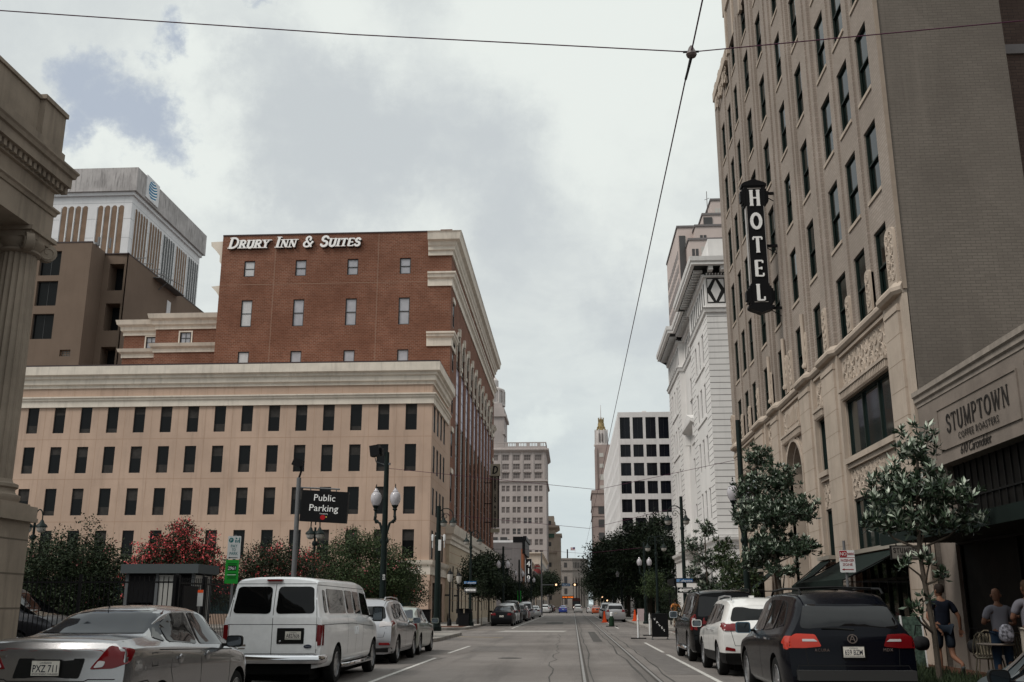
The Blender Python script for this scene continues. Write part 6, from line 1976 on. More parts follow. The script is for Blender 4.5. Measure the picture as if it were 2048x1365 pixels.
# ---- silver saloon, near left
silver = paint('silver_paint', (.30, .295, .30), .85, .26)
def saloon_spec(name, label, pm, L=4.68, W=1.74, H=1.46, **kw):
 d = dict(name=name, label=label, paint=pm, L=L, W=W, H=H, roofw=.56, bot=.20,
             top=[(0, 1.03), (.10, 1.07), (.55, 1.10), (.95, 1.13), (1.72, H - .04), (2.2, H), (2.7, H - .01), (3.05, H - .10), (3.72, 1.0), (4.2, .92), (4.5, .80), (L, .66)],
             belt=[(0, .98), (.5, 1.01), (1.2, 1.0), (2.5, .95), (3.5, .90), (4.3, .80), (L, .62)],
             rear=[(.2, .10), (.35, .02), (.62, .0), (.72, .05), (.95, .07), (1.06, .10), (1.2, .2), (1.46, .3)],
             front=[(.2, .12), (.4, .02), (.6, .0), (.8, .10), (1, .2)], axles=(1.02, L - .92), wr=.32, ar=.55, af=.8, taper_r=.12, taper_f=.2, spokes=7)
 d.update(kw); return d
def build_silver():
 c = Car(saloon_spec('silver_saloon', 'silver four-door saloon parked nearest on the left, seen from behind', silver, W=1.76, H=1.50, taper_r=.06, top=[(0, 1.12), (.10, 1.155), (.55, 1.17), (.95, 1.18), (1.62, 1.44), (1.95, 1.485), (2.4, 1.495), (2.7, 1.48), (3.05, 1.40), (3.72, 1.06), (4.2, .97), (4.5, .85), (4.68, .68)], belt=[(0, 1.06), (.5, 1.08), (1.2, 1.06), (2.5, 1.0), (3.5, .95), (4.3, .84), (4.68, .64)]))
 c.glass([('R', 'side_window', [(1.05, 1.16), (1.30, 1.10), (1.30, 1.28)]), ('R', 'side_window', [(1.36, 1.10), (2.22, 1.05), (2.25, 1.43), (1.80, 1.42), (1.42, 1.29)]), ('R', 'side_window', [(2.32, 1.05), (3.30, 1.0), (3.05, 1.23), (2.78, 1.40), (2.33, 1.43)])])
 c.patch('rear_window', [(-.73, 1.182), (.73, 1.182), (.60, 1.468), (-.60, 1.468)], 'B', C_['glass_blue'], off=.006, r=.035, res=.05)
 c.patch('windscreen', [(-.64, 1.08), (.64, 1.08), (.50, 1.40), (-.50, 1.40)], 'F', C_['glass'])
 for sx in (-1, 1):
  lp = [(sx * .84, 1.06), (sx * .63, 1.10), (sx * .46, .86), (sx * .70, .87), (sx * .84, .92)]
  L_ = c.patch('tail_light', lp if sx > 0 else lp[::-1], 'B', C_['red'], off=.010, r=.03, res=.05)
  lp = [(sx * .50, .875), (sx * .60, .885), (sx * .62, .94), (sx * .55, .95)]
  c.patch('reversing_lens', lp if sx > 0 else lp[::-1], 'B', C_['clear'], off=.016, r=.02, res=.05, parent=L_)
  h = [(y, z) for y, z in ((.10, .92), (.26, 1.0), (.20, 1.07), (.10, 1.07))]
  c.patch('tail_light', h, 'R' if sx > 0 else 'L', C_['red'], off=.009, r=.03, res=.05)
 c.patch('plate_recess', [(-.36, .77), (.36, .77), (.40, .97), (-.32, .97)], 'B', C_['trim'], off=.006, r=.02)
 c.plate(.875, 'PXZ 711', off=.022)
 c.seams([('R', [(2.28, .32), (2.27, .98)]), ('R', [(1.34, .40), (1.38, .62), (1.28, .80), (1.33, 1.08)]), ('R', [(3.35, .34), (3.38, .92)]), ('R', [(.95, 1.03), (3.5, .94)]),
             ('B', [(-.74, .76), (-.46, .76), (-.42, .74), (.42, .74), (.46, .76), (.74, .76)]), ('T', [(-.70, .30), (-.66, .62), (.66, .62), (.70, .30)]), ('R', [(.05, .70), (.62, .72), (.70, .66)]),
             ('R', [(.72, .86), (.72, 1.0), (.88, 1.0), (.88, .86), (.72, .86)])])
 for y in (1.56, 2.48):
  for sx in (1, -1):
   h, n = c.hit(y, .90, 'R' if sx > 0 else 'L')
   mb = MB().lathe([(.001, -.0), (.06, .004), (.05, .018), (.001, .022)], (0, 0, 0), 12, axis='x'); mb.bar((.012, -.07, .02), (.03, .07, .02), .022, .026)
   me = mb.mesh('door_handle', silver); me.transform(Matrix.Scale(sx, 4, (1, 0, 0))); link('door_handle', me, c.root, (h.x, y, .90))
 mb = MB().tube([(0, .0, 0), (0, -.03, .05), (0, -.10, .16)], [.012, .008, .004], 6); mb.build('antenna', C_['trim'], c.root, (-.25, 1.95, 1.51))
 h, n = c.hit(.30, .95, 'B'); MB().lathe([(.001, -.004), (.017, -.004), (.017, .004)], (0, 0, 0), 12, axis='y').build('boot_lock', C_['trim'], c.root, (.36, h.y, .95))
 c.patch('boot_badge', [(-.62, .98), (-.48, .98), (-.48, 1.0), (-.62, 1.0)], 'B', C_['chrome'], off=.004, r=.005)
 c.mirror_(3.18, 1.0, C_['trim'], (.22, .14, .15), .12)
 c.put(-5.60, 10.75)
 return c
build_silver()
# ---- white passenger van
vwhite = paint('van_white_paint', (.82, .82, .83), 0, .3)
def build_van():
 L, W, H = 6.0, 2.0, 2.04
 c = Car(dict(name='passenger_van', label='white passenger van with twin rear doors and chrome bumper parked behind the silver saloon', cat='van', paint=vwhite, L=L, W=W, H=H, roofw=.80, bot=.36, soft=.08,
                 top=[(0, H - .06), (.15, H - .01), (1.0, H), (3.65, H), (4.40, H - .06), (4.70, H - .22), (5.17, 1.32), (5.65, 1.18), (5.95, 1.05), (L, .9)],
                 belt=[(0, 1.30), (3.65, 1.28), (4.75, 1.22), (5.55, 1.08), (L, .85)], rear=[(.3, .03), (.6, 0), (1.3, .01), (1.6, .06), (2.03, .19)], front=[(.3, .05), (.6, 0), (1.0, .05), (1.2, .1)],
                 axles=(1.32, 5.08), wr=.375, ar=.9, af=.6, taper_r=.045, taper_f=.16, rtaper=.03, bulge=.035, spokes=8, rim=.62))
 for sx in (-1, 1):
  q = [(sx * .05, 1.36), (sx * .80, 1.37), (sx * .745, 1.84), (sx * .68, 1.87), (sx * .06, 1.87)]
  o = c.patch('rear_door_window', q if sx > 0 else q[::-1], 'B', C_['glass'], off=.010, r=.09)
  t_ = [(sx * .86, .78), (sx * .95, .78), (sx * .95, 1.16), (sx * .865, 1.16)]
  c.patch('tail_light', t_ if sx > 0 else t_[::-1], 'B', C_['red'], off=.018, r=.02, res=.05)
  c.patch('tail_light', [(.08, .78), (.15, .78), (.15, 1.16), (.08, 1.16)], 'R' if sx > 0 else 'L', C_['red'], off=.012, r=.01, res=.05)
 c.glass([('R', 'side_window', [(.33, 1.38), (.52, 1.38), (.58, 1.80), (.42, 1.82)]), ('R', 'side_window', [(.68, 1.37), (2.15, 1.36), (2.15, 1.83), (.72, 1.84)]),
             ('R', 'side_window', [(2.32, 1.36), (2.95, 1.36), (2.95, 1.82), (2.32, 1.83)]), ('R', 'side_window', [(3.08, 1.35), (3.68, 1.34), (3.65, 1.80), (3.08, 1.82)]), ('R', 'side_window', [(3.80, 1.32), (4.78, 1.28), (4.42, 1.78), (3.80, 1.80)])])
 c.patch('windscreen', [(-.8, 1.36), (.8, 1.36), (.68, 1.80), (-.68, 1.80)], 'F', C_['glass'])
 c.seams([('B', [(-.0, .62), (0, 1.93)]), ('B', [(-.855, .64), (-.85, 1.30), (-.79, 1.90)]), ('B', [(.855, .64), (.85, 1.30), (.79, 1.90)]), ('B', [(-.84, .63), (.84, .63)]), ('B', [(-.97, 1.165), (.97, 1.165)]), ('B', [(-.78, 1.925), (.78, 1.925)]),
             ('R', [(.05, 1.16), (2.6, 1.15), (4.9, 1.05)]), ('R', [(2.24, .55), (2.20, .9), (2.24, 1.9)]), ('R', [(3.02, .52), (3.02, 1.86)]), ('R', [(3.74, .50), (3.74, 1.86)]), ('R', [(4.84, .85), (4.88, 1.2)]), ('R', [(.1, 1.905), (4.3, 1.88)])])
 mb = MB()
 for z in (.78, 1.24):
  for sx in (-1, 1):
   h, n = c.hit(sx * .875, z, 'B'); mb.box(sx * .865 - .008, sx * .865 + .018, h.y - .02, h.y + .01, z - .07, z + .07)
 mb.build('hinge', vwhite, c.root)
 c.patch('plate_recess', [(.10, .81), (.62, .81), (.62, 1.10), (.10, 1.10)], 'B', C_['trim'], off=.010, r=.02)
 c.plate(.965, 'A827636', x=.415, off=.022)
 MB().lathe([(.001, -.01), (.02, -.006), (.02, .006)], (0, 0, 0), 8, axis='y').build('plate_lock', C_['chrome'], c.root, (.16, .0, .86))
 c.patch('model_badge', [(-.78, .765), (-.50, .765), (-.50, .80), (-.78, .80)], 'B', C_['chrome'], off=.006, r=.004)
 c.patch('model_badge', [(-.66, .715), (-.51, .715), (-.51, .735), (-.66, .735)], 'B', C_['chrome'], off=.006, r=.004)
 h, n = c.hit(.70, .765, 'B')
 mb = MB().lathe([(.001, -.016), (.04, -.014), (.042, 0)], (0, 0, 0), 18, axis='y'); me = mb.mesh('oval_emblem', [mat('emblem_dark_blue', (.012, .02, .05), .3)]); me.transform(Matrix.Diagonal((1.9, 1, .85, 1))); o = link('oval_emblem', me, c.root, (.70, h.y, .765))
 me = text_mesh('Ford', .055, .001, C_['chrome'], shear=.3, align='CENTER'); link('lettering', me, o, (0, -.017, -.016), (R(90), 0, 0))
 mb = MB().box(-.18, .12, .10, .19, 1.975, 2.01); mb.build('high_brake_light', C_['red'], c.root)
 c.bumper_box(C_['chrome'], .44, .62, 1.84, .12)
 mb = MB().box(-.78, .78, -.02, .3, .26, .44); mb.tube([(-.62, .5, .24), (-.62, .1, .24)], .035, 8); mb.box(-.28, .28, .1, .9, .22, .34); mb.build('exhaust_and_hitch', C_['arch'], c.root)
 for sx in (-1, 1):
  MB().tube([(sx * .93, 1.85, .33), (sx * 1.03, 2.0, .33), (sx * 1.03, 4.4, .33), (sx * .93, 4.55, .33)], .045, 8).build('side_step', C_['chrome'], c.root)
 for y in (2.94, 3.14):
  h, n = c.hit(y, 1.0, 'R'); MB().box(h.x - .01, h.x + .025, y - .018, y + .018, .92, 1.08).build('door_handle', vwhite, c.root)
 c.mirror_(4.58, 1.28, C_['trim'], (.24, .14, .34), .16)
 c.put(-5.75, 19.5)
build_van()
# ---- generic hatch / sport-utility shape
def suv_spec(name, label, pm, L=4.7, W=1.88, H=1.70, **kw):
 d = dict(name=name, label=label, paint=pm, L=L, W=W, H=H, roofw=.62, bot=.26,
             top=[(0, H - .20), (.12, H - .13), (.7, H - .03), (1.6, H), (2.5, H - .02), (3.05, H - .12), (3.75, 1.12), (4.3, 1.03), (L - .1, .92), (L, .8)],
             belt=[(0, 1.08), (.8, 1.10), (2.5, 1.03), (3.6, .98), (4.3, .88), (L, .72)], rear=[(.3, .06), (.45, .0), (.75, .0), (1.05, .06), (1.3, .20), (H, .52)],
             front=[(.3, .06), (.5, 0), (.8, .06), (1, .15)], axles=(.92, L - .93), wr=.36, ar=1.25, af=.8, taper_r=.08, taper_f=.16, spokes=5)
 d.update(kw); return d
def suv_glass(c, z0=1.10, roof=None, rear=True, m=None):
 H = c.H; L = c.L
 c.glass([('R', 'side_window', [(.62, z0 + .06), (1.18, z0 + .01), (1.22, H - .14), (.98, H - .17)]), ('R', 'side_window', [(1.28, z0), (2.08, z0 - .04), (2.12, H - .12), (1.32, H - .13)]),
             ('R', 'side_window', [(2.17, z0 - .04), (3.25, z0 - .08), (2.92, H - .21), (2.62, H - .13), (2.19, H - .12)])], m)
 if rear:
  w = c.W / 2 * .74
  c.patch('rear_window', [(-w, z0 + .05), (w, z0 + .05), (w * .84, H - .20), (-w * .84, H - .20)], 'B', m or C_['glass'], off=.008, r=.08)
 c.patch('windscreen', [(-.68, 1.14), (.68, 1.14), (.56, H - .18), (-.56, H - .18)], 'F', C_['glass'])
def roof_rails(c, m, y0=.5, y1=2.6):
 for sx in (-1, 1):
  x = sx * (c.S['roofw'] - .04)
  MB().tube([(x, y0, c.H - .045), (x, y0 + .12, c.H + .035), (x, (y0 + y1) / 2, c.H + .055), (x, y1 - .15, c.H + .025), (x, y1, c.H - .05)], .018, 6).build('roof_rail', m, c.root)
def build_silver_suv():
 pm = paint('silver_suv_paint', (.34, .335, .35), .8, .28)
 c = Car(suv_spec('silver_crossover', 'silver crossover parked between the white van and the pale green saloon', pm, 4.74, 1.88, 1.69, rear=[(.3, .05), (.5, .0), (.8, .02), (1.05, .10), (1.3, .32), (1.69, .72)], ar=1.6))
 suv_glass(c, 1.12); roof_rails(c, C_['alloy'])
 for sx in (-1, 1):
  q = [(sx * .52, .96), (sx * .90, .97), (sx * .90, 1.14), (sx * .56, 1.10)]; c.patch('tail_light', q if sx > 0 else q[::-1], 'B', C_['clear'], off=.012, r=.03, res=.05)
  c.patch('tail_light', [(.05, .95), (.42, 1.04), (.38, 1.13), (.05, 1.13)], 'R' if sx > 0 else 'L', C_['red'], off=.010, r=.03, res=.05)
  q = [(sx * .55, .50), (sx * .85, .50), (sx * .82, .56), (sx * .55, .56)]; c.patch('bumper_reflector', q if sx > 0 else q[::-1], 'B', C_['red'], off=.008, r=.015, res=.05)
 c.patch('lower_valance', [(-.86, .27), (.86, .27), (.88, .44), (-.88, .44)], 'B', C_['trim'], off=.008)
 c.seams([('B', [(-.66, .70), (.66, .70), (.72, .95)]), ('R', [(1.24, .5), (1.24, 1.1)]), ('R', [(2.15, .36), (2.14, 1.06)]), ('R', [(3.2, .36), (3.3, 1.0)]), ('R', [(1.0, .37), (3.4, .36)])])
 for y in (1.5, 2.4):
  h, n = c.hit(y, .98, 'R'); MB().bar((h.x + .02, y - .09, .98), (h.x + .02, y + .09, .985), .02, .028).build('door_handle', C_['chrome'], c.root)
 c.plate(.82, '217 KTR'); c.mirror_(3.02, 1.04, pm); c.put(-5.72, 27.35)
build_silver_suv()
def build_green_saloon():
 pm = paint('pale_green_paint', (.27, .30, .26), .6, .3)
 c = Car(saloon_spec('pale_green_saloon', 'pale grey-green saloon, third car ahead of the silver one at the kerb corner', pm, 4.5, 1.72, 1.47, top=[(0, 1.02), (.5, 1.08), (.8, 1.13), (1.6, 1.45), (2.2, 1.47), (2.75, 1.43), (3.55, 1.02), (4.1, .93), (4.4, .82), (4.5, .7)], axles=(.9, 3.55)))
 c.glass([('R', 'side_window', [(1.15, 1.04), (2.1, 1.0), (2.12, 1.40), (1.65, 1.39)]), ('R', 'side_window', [(2.2, 1.0), (3.15, .97), (2.65, 1.37), (2.22, 1.40)])])
 c.patch('rear_window', [(-.6, 1.12), (.6, 1.12), (.48, 1.38), (-.48, 1.38)], 'B', C_['glass_blue']); c.patch('windscreen', [(-.62, 1.05), (.62, 1.05), (.48, 1.36), (-.48, 1.36)], 'F', C_['glass'])
 for sx in (-1, 1):
  q = [(sx * .56, .76), (sx * .82, .78), (sx * .80, .98), (sx * .60, 1.0)]; c.patch('tail_light', q if sx > 0 else q[::-1], 'B', C_['red'], off=.01, r=.03, res=.05)
 c.seams([('R', [(2.16, .3), (2.16, .99)]), ('R', [(1.15, .5), (1.15, 1.02)]), ('R', [(3.2, .3), (3.25, .95)])])
 for y in (1.4, 2.35):
  h, n = c.hit(y, .88, 'R'); MB().bar((h.x + .02, y - .08, .88), (h.x + .02, y + .08, .885), .02, .026).build('door_handle', pm, c.root)
 c.plate(.70, 'NBW 380'); c.mirror_(3.0, .97, pm); c.put(-5.72, 32.05)
build_green_saloon()
# ---- right kerb: black near, white, large black
def build_black_near():
 pm = mat('black_blue_paint', (.002, .0025, .005), .22, 0, coords='obj', spec=.08, coat=.14)
 H = 1.73
 c = Car(suv_spec('black_crossover', 'black crossover with orange-red tail lights parked nearest on the right', pm, 4.84, 1.99, H, roofw=.66,
                     top=[(0, H - .24), (.12, H - .15), (.6, H - .04), (1.6, H), (2.5, H - .02), (3.1, H - .12), (3.85, 1.15), (4.4, 1.05), (4.75, .95), (4.84, .8)],
                     rear=[(.3, .05), (.42, -.02), (.62, -.01), (.72, .04), (1.05, .06), (1.3, .17), (H, .48)], axles=(.98, 3.73), spokes=7, wr=.375, bulge=.10))
 suv_glass(c, 1.16, rear=False)
 c.patch('rear_window', [(-.74, 1.18), (.74, 1.18), (.62, 1.53), (-.62, 1.53)], 'B', mat('rear_glass', (.003, .003, .004), .02, spec=.45), off=.008, r=.09)
 roof_rails(c, C_['trim'], .45, 2.75)
 for y in (1.0, 2.1): MB().tube([(-.62, y, H + .05), (0, y, H + .07), (.62, y, H + .05)], .016, 6).build('roof_crossbar', C_['trim'], c.root)
 for sx in (-1, 1):
  q = [(sx * .45, .93), (sx * .96, .88), (sx * .95, 1.04), (sx * .80, 1.11), (sx * .53, 1.10)]
  o = c.patch('tail_light', q if sx > 0 else q[::-1], 'B', C_['redlit'] if sx < 0 else C_['red'], off=.012, r=.03, res=.05)
  q = [(sx * .50, 1.0), (sx * .72, 1.0), (sx * .72, 1.035), (sx * .55, 1.035)]; c.patch('lamp_bar', q if sx > 0 else q[::-1], 'B', C_['clear'], off=.018, r=.01, res=.05, parent=o)
  c.patch('tail_light', [(.12, .90), (.38, .97), (.30, 1.07), (.12, 1.08)], 'R' if sx > 0 else 'L', C_['redlit'] if sx < 0 else C_['red'], off=.010, r=.03, res=.05)
 ZE = .04
 h, n = c.hit(0, 1.04, 'B')
 mb = MB(); y = h.y - .012
 for k in range(20):
  a, b_ = 2 * math.pi * k / 20, 2 * math.pi * (k + 1) / 20
  mb.bar((.068 * math.cos(a), y, 1.0 + .060 * math.sin(a)), (.068 * math.cos(b_), y, 1.0 + .060 * math.sin(b_)), .013, .010, up=(0, 1, 0))
 mb.bar((-.04, y - .001, .955), (-.004, y - .001, 1.045), .013, .008, up=(0, 1, 0)); mb.bar((.04, y - .002, .955), (.004, y - .002, 1.045), .013, .008, up=(0, 1, 0)); mb.bar((-.016, y - .003, .99), (.016, y - .003, .99), .009, .008, up=(0, 1, 0))
 mb.build('round_emblem', C_['chrome'], c.root, (0, 0, ZE))
 for tx, x, z in (('ACURA', -.56, .86), ('MDX', .44, .865)):
  me = text_mesh(tx, .06, .003, C_['chrome'], spacing=1.15); h, n = c.hit(x + .1, z, 'B'); link('badge_lettering', me, c.root, (x, h.y - .012, z), (R(90), 0, 0))
 c.plate(.855, '659 BZM', off=.02)
 c.seams([('B', [(-.86, .50), (-.80, .66), (.80, .66), (.86, .50)]), ('B', [(-.66, .66), (-.70, 1.06), (-.74, 1.12)]), ('B', [(.66, .66), (.70, 1.06), (.74, 1.12)]), ('R', [(1.24, .5), (1.24, 1.12)]), ('R', [(2.14, .36), (2.14, 1.08)]), ('R', [(3.3, .36), (3.4, 1.0)])])
 MB().tube([(.05, .12, 1.16), (-.20, .12, 1.185), (-.42, .12, 1.19)], [.022, .014, .008], 6).build('rear_wiper', C_['trim'], c.root)
 MB().box(-.84, .84, -.11, .15, .46, .60).build('bumper_pad', mat('bumper_pad_grey', (.035, .035, .035), .5), c.root)
 for y in (1.55, 2.5):
  h, n = c.hit(y, 1.0, 'L'); MB().bar((h.x - .02, y - .1, 1.0), (h.x - .02, y + .1, 1.005), .02, .028).build('door_handle', C_['chrome'], c.root)
 c.mirror_(3.12, 1.09, paint('mirror_teal', (.03, .09, .14), .2), (.26, .13, .19), .12); c.put(4.12, 15.6)
build_black_near()
def build_white_suv():
 pm = paint('pearl_white_paint', (.70, .69, .67), 0, .3)
 H = 1.68
 c = Car(suv_spec('white_crossover', 'white crossover with black sills parked between two black ones', pm, 4.6, 1.85, H, lower=C_['trim'], lowz=.50, axles=(.86, 3.55), rear=[(.3, .10), (.48, .0), (.75, .0), (1.02, .0), (1.15, .14), (H, .50)]))
 suv_glass(c, 1.12); roof_rails(c, C_['alloy'])
 for sx in (-1, 1):
  q = [(sx * .40, .98), (sx * .86, .98), (sx * .86, 1.14), (sx * .56, 1.12)]; c.patch('tail_light', q if sx > 0 else q[::-1], 'B', C_['red'], off=.02, r=.03, res=.05)
  c.patch('tail_light', [(.03, 1.0), (.34, 1.06), (.30, 1.14), (.03, 1.14)], 'R' if sx > 0 else 'L', C_['red'], off=.012, r=.03, res=.05)
  q = [(sx * .62, .54), (sx * .84, .56), (sx * .82, .64), (sx * .62, .60)]; c.patch('bumper_reflector', q if sx > 0 else q[::-1], 'B', C_['red'], off=.008, r=.02, res=.05)
 c.seams([('B', [(-.62, .66), (.62, .66), (.70, .98)]), ('B', [(-.62, .66), (-.70, .98)]), ('R', [(1.24, .5), (1.24, 1.1)]), ('R', [(2.12, .5), (2.12, 1.06)]), ('R', [(3.2, .5), (3.25, 1.0)])])
 for y in (1.5, 2.4):
  h, n = c.hit(y, .97, 'L'); MB().bar((h.x - .02, y - .09, .97), (h.x - .02, y + .09, .975), .02, .026).build('door_handle', C_['chrome'], c.root)
 MB().box(-.05, .05, 1.2, 1.35, H, H + .06).build('roof_fin', pm, c.root)
 c.plate(.80, '804 CVF'); c.mirror_(3.0, 1.04, pm); c.put(4.17, 23.1)
build_white_suv()
def build_big_black():
 pm = mat('gloss_black_paint', (.002, .002, .0025), .16, 0, coords='obj', spec=.08, coat=.16)
 H = 1.92
 c = Car(suv_spec('large_black_suv', 'large square black sport utility parked farthest of three on the right', pm, 5.15, 2.02, H, roofw=.74, top=[(0, H - .10), (.1, H - .05), (.8, H), (2.8, H - .01), (3.35, H - .12), (4.0, 1.25), (4.6, 1.17), (5.05, 1.05), (5.15, .9)],
                     belt=[(0, 1.22), (2.5, 1.18), (3.9, 1.13), (4.6, 1.02), (5.15, .85)], rear=[(.3, .04), (.5, -.04), (.72, -.02), (.8, .02), (1.2, .03), (H, .20)], axles=(1.05, 4.05), wr=.40, ar=.8, spokes=6))
 c.glass([('R', 'side_window', [(.35, 1.27), (1.25, 1.25), (1.25, H - .14), (.45, H - .14)]), ('R', 'side_window', [(1.38, 1.25), (2.3, 1.22), (2.32, H - .13), (1.40, H - .14)]), ('R', 'side_window', [(2.42, 1.22), (3.5, 1.19), (3.18, H - .18), (2.44, H - .13)])])
 c.patch('rear_window', [(-.80, 1.22), (.80, 1.22), (.72, H - .16), (-.72, H - .16)], 'B', MATS['rear_glass'], off=.008, r=.06); c.patch('windscreen', [(-.7, 1.3), (.7, 1.3), (.6, H - .18), (-.6, H - .18)], 'F', C_['glass'])
 for sx in (-1, 1):
  q = [(sx * .82, .86), (sx * .985, .86), (sx * .965, 1.28), (sx * .85, 1.28)]; o = c.patch('tail_light', q if sx > 0 else q[::-1], 'B', C_['red'], off=.014, r=.02, res=.05)
  q = [(sx * .87, .95), (sx * .93, .95), (sx * .93, 1.18), (sx * .87, 1.18)]; c.patch('lamp_bar', q if sx > 0 else q[::-1], 'B', C_['clear'], off=.02, r=.01, res=.05, parent=o)
  c.patch('tail_light', [(.03, .86), (.14, .86), (.16, 1.28), (.05, 1.28)], 'R' if sx > 0 else 'L', C_['red'], off=.012, r=.02, res=.05)
 MB().tube([(-.95, 1.6, .34), (-1.02, 1.7, .34), (-1.02, 3.4, .34), (-.95, 3.5, .34)], .05, 8).build('side_step', C_['chrome'], c.root)
 c.seams([('B', [(-.80, .72), (.80, .72)]), ('R', [(1.32, .5), (1.32, 1.22)]), ('R', [(2.36, .4), (2.36, 1.2)]), ('R', [(3.5, .4), (3.55, 1.15)])])
 roof_rails(c, C_['trim'], .4, 2.9)
 c.plate(.90, '118 ZRD'); c.mirror_(3.4, 1.2, C_['chrome'], (.24, .14, .20), .14); c.put(4.22, 28.6)
build_big_black()
# ---- the rest of the traffic
def simple(kind, name, label, col, x, y, metal=.2, group=None, lod=1, L=None, lights='red', cat='car', rz=0.0, H=None):
 pm = paint('paint_' + name + str(abs(hash(label)) % 9973) if False else 'paint_%s_%d' % (name, int(y * 10)), col, metal)
 if kind == 'suv':
  c = Car(suv_spec(name, label, pm, group=group, cat=cat, **({'H': H} if H else {})), lod); z0 = 1.10
  suv_glass(c, z0)
  tl = [(.56, .92), (.88, .94), (.86, 1.16), (.62, 1.14)]
 else:
  c = Car(saloon_spec(name, label, pm, group=group, cat=cat), lod)
  c.glass([('R', 'side_window', [(1.3, 1.04), (2.2, 1.0), (2.22, 1.39), (1.75, 1.39)]), ('R', 'side_window', [(2.3, 1.0), (3.25, .96), (2.75, 1.37), (2.32, 1.40)])])
  c.patch('rear_window', [(-.60, 1.12), (.60, 1.12), (.50, 1.39), (-.50, 1.39)], 'B', C_['glass_blue']); c.patch('windscreen', [(-.62, 1.05), (.62, 1.05), (.48, 1.36), (-.48, 1.36)], 'F', C_['glass'])
  tl = [(.42, .80), (.80, .80), (.80, .98), (.48, .98)]
 for sx in (-1, 1):
  q = [(sx * a, b_) for a, b_ in tl]; c.patch('tail_light', q if sx > 0 else q[::-1], 'B', C_['redlit'] if lights == 'lit' else C_['red'], off=.012, r=.03, res=.08)
 c.plate(.72 if kind != 'suv' else .8, 'TGC 402')
 c.mirror_(3.05, 1.0, pm)
 c.put(x, y, rz=rz)
 return c
LK = 'cars parked along the left kerb beyond the crossing'
simple('sal', 'black_saloon', 'black saloon, first in the row on the left beyond the crossing', (.006, .006, .007), -5.35, 77.0, group=LK)
simple('suv', 'white_suv', 'small white sport utility directly ahead of the black saloon', (.55, .55, .56), -5.45, 83.6, group=LK)
simple('suv', 'black_pickup', 'tall black sport utility, third in the left row beyond the crossing', (.008, .008, .009), -5.5, 90.0, group=LK, H=1.92)
simple('suv', 'grey_suv', 'dark grey sport utility, fourth in the left row beyond the crossing', (.03, .03, .032), -5.4, 99.5, group=LK)
simple('sal', 'red_saloon', 'dark red saloon in the left row beyond the crossing', (.16, .012, .016), -5.4, 107.0, group=LK)
simple('suv', 'silver_suv', 'silver sport utility with roof bars in the left row beyond the crossing', (.34, .34, .35), -5.4, 116.0, group=LK, H=1.9)
simple('sal', 'white_saloon', 'white saloon, last in the left row before the traffic signals', (.52, .52, .52), -5.1, 134.0, group=LK)
RK = 'cars parked along the right kerb beyond the crossing'
simple('suv', 'silver_hatchback', 'silver wagon nearest in the right row, behind the cone', (.33, .33, .34), 3.95, 96.5, group=RK)
simple('sal', 'black_coupe', 'black saloon second in the right row ahead of the silver wagon', (.01, .01, .011), 4.0, 108.5, group=RK)
simple('suv', 'pearl_suv', 'white sport utility farthest in the right row', (.5, .5, .5), 4.0, 120.0, group=RK, H=1.85)
TR = 'traffic waiting far up the street'
simple('sal', 'blue_saloon', 'bright blue saloon waiting in the traffic lane', (.015, .045, .26), -2.0, 205, group=TR)
simple('suv', 'pale_suv', 'pale silver sport utility waiting on the tram track', (.42, .42, .42), 1.05, 218, group=TR)
simple('sal', 'orange_taxi', 'orange taxi at the far crossing', (.50, .085, .02), 4.3, 190, group=TR)
simple('sal', 'far_white_saloon', 'white saloon beside the orange taxi', (.5, .5, .5), 3.6, 205, group=TR)
for i, (x, y, col, nm, ds) in enumerate(((-5.6, 206, (.5, .5, .5), 'white_car', 'white car, nearest of the parked row beyond the signals'), (-5.5, 222, (.4, .4, .41), 'light_grey_car', 'light grey car behind the white one beyond the signals'), (-5.5, 240, (.02, .02, .02), 'dark_car', 'dark car farther along beyond the signals'), (-5.4, 262, (.12, .02, .02), 'maroon_car', 'maroon car deep in the far left row'), (3.9, 232, (.05, .05, .05), 'charcoal_car', 'charcoal car beyond the orange taxi'))):
 simple('sal' if i % 2 else 'suv', nm, ds, col, x, y, group=TR)
# car at the right edge, behind the black one
def corner_car():
 pm = paint('dark_teal_paint', (.008, .02, .026), .3)
 c = Car(saloon_spec('dark_teal_saloon', 'dark teal car cut off by the lower right corner, only pillar and mirror showing', pm))
 c.glass([('R', 'side_window', [(1.3, 1.04), (2.2, 1.0), (2.22, 1.39), (1.75, 1.39)]), ('R', 'side_window', [(2.3, 1.0), (3.25, .96), (2.75, 1.37), (2.32, 1.40)])])
 c.patch('windscreen', [(-.62, 1.05), (.62, 1.05), (.48, 1.36), (-.48, 1.36)], 'F', C_['glass'])
 MB().tube([(-.80, 3.36, .985), (-.76, 3.1, 1.12), (-.70, 2.8, 1.30), (-.64, 2.55, 1.40)], .014, 6).build('chrome_strip', C_['chrome'], c.root)
 c.mirror_(3.1, .95, C_['trim'], (.16, .10, .11), .08); c.put(4.10, 4.98)
corner_car()
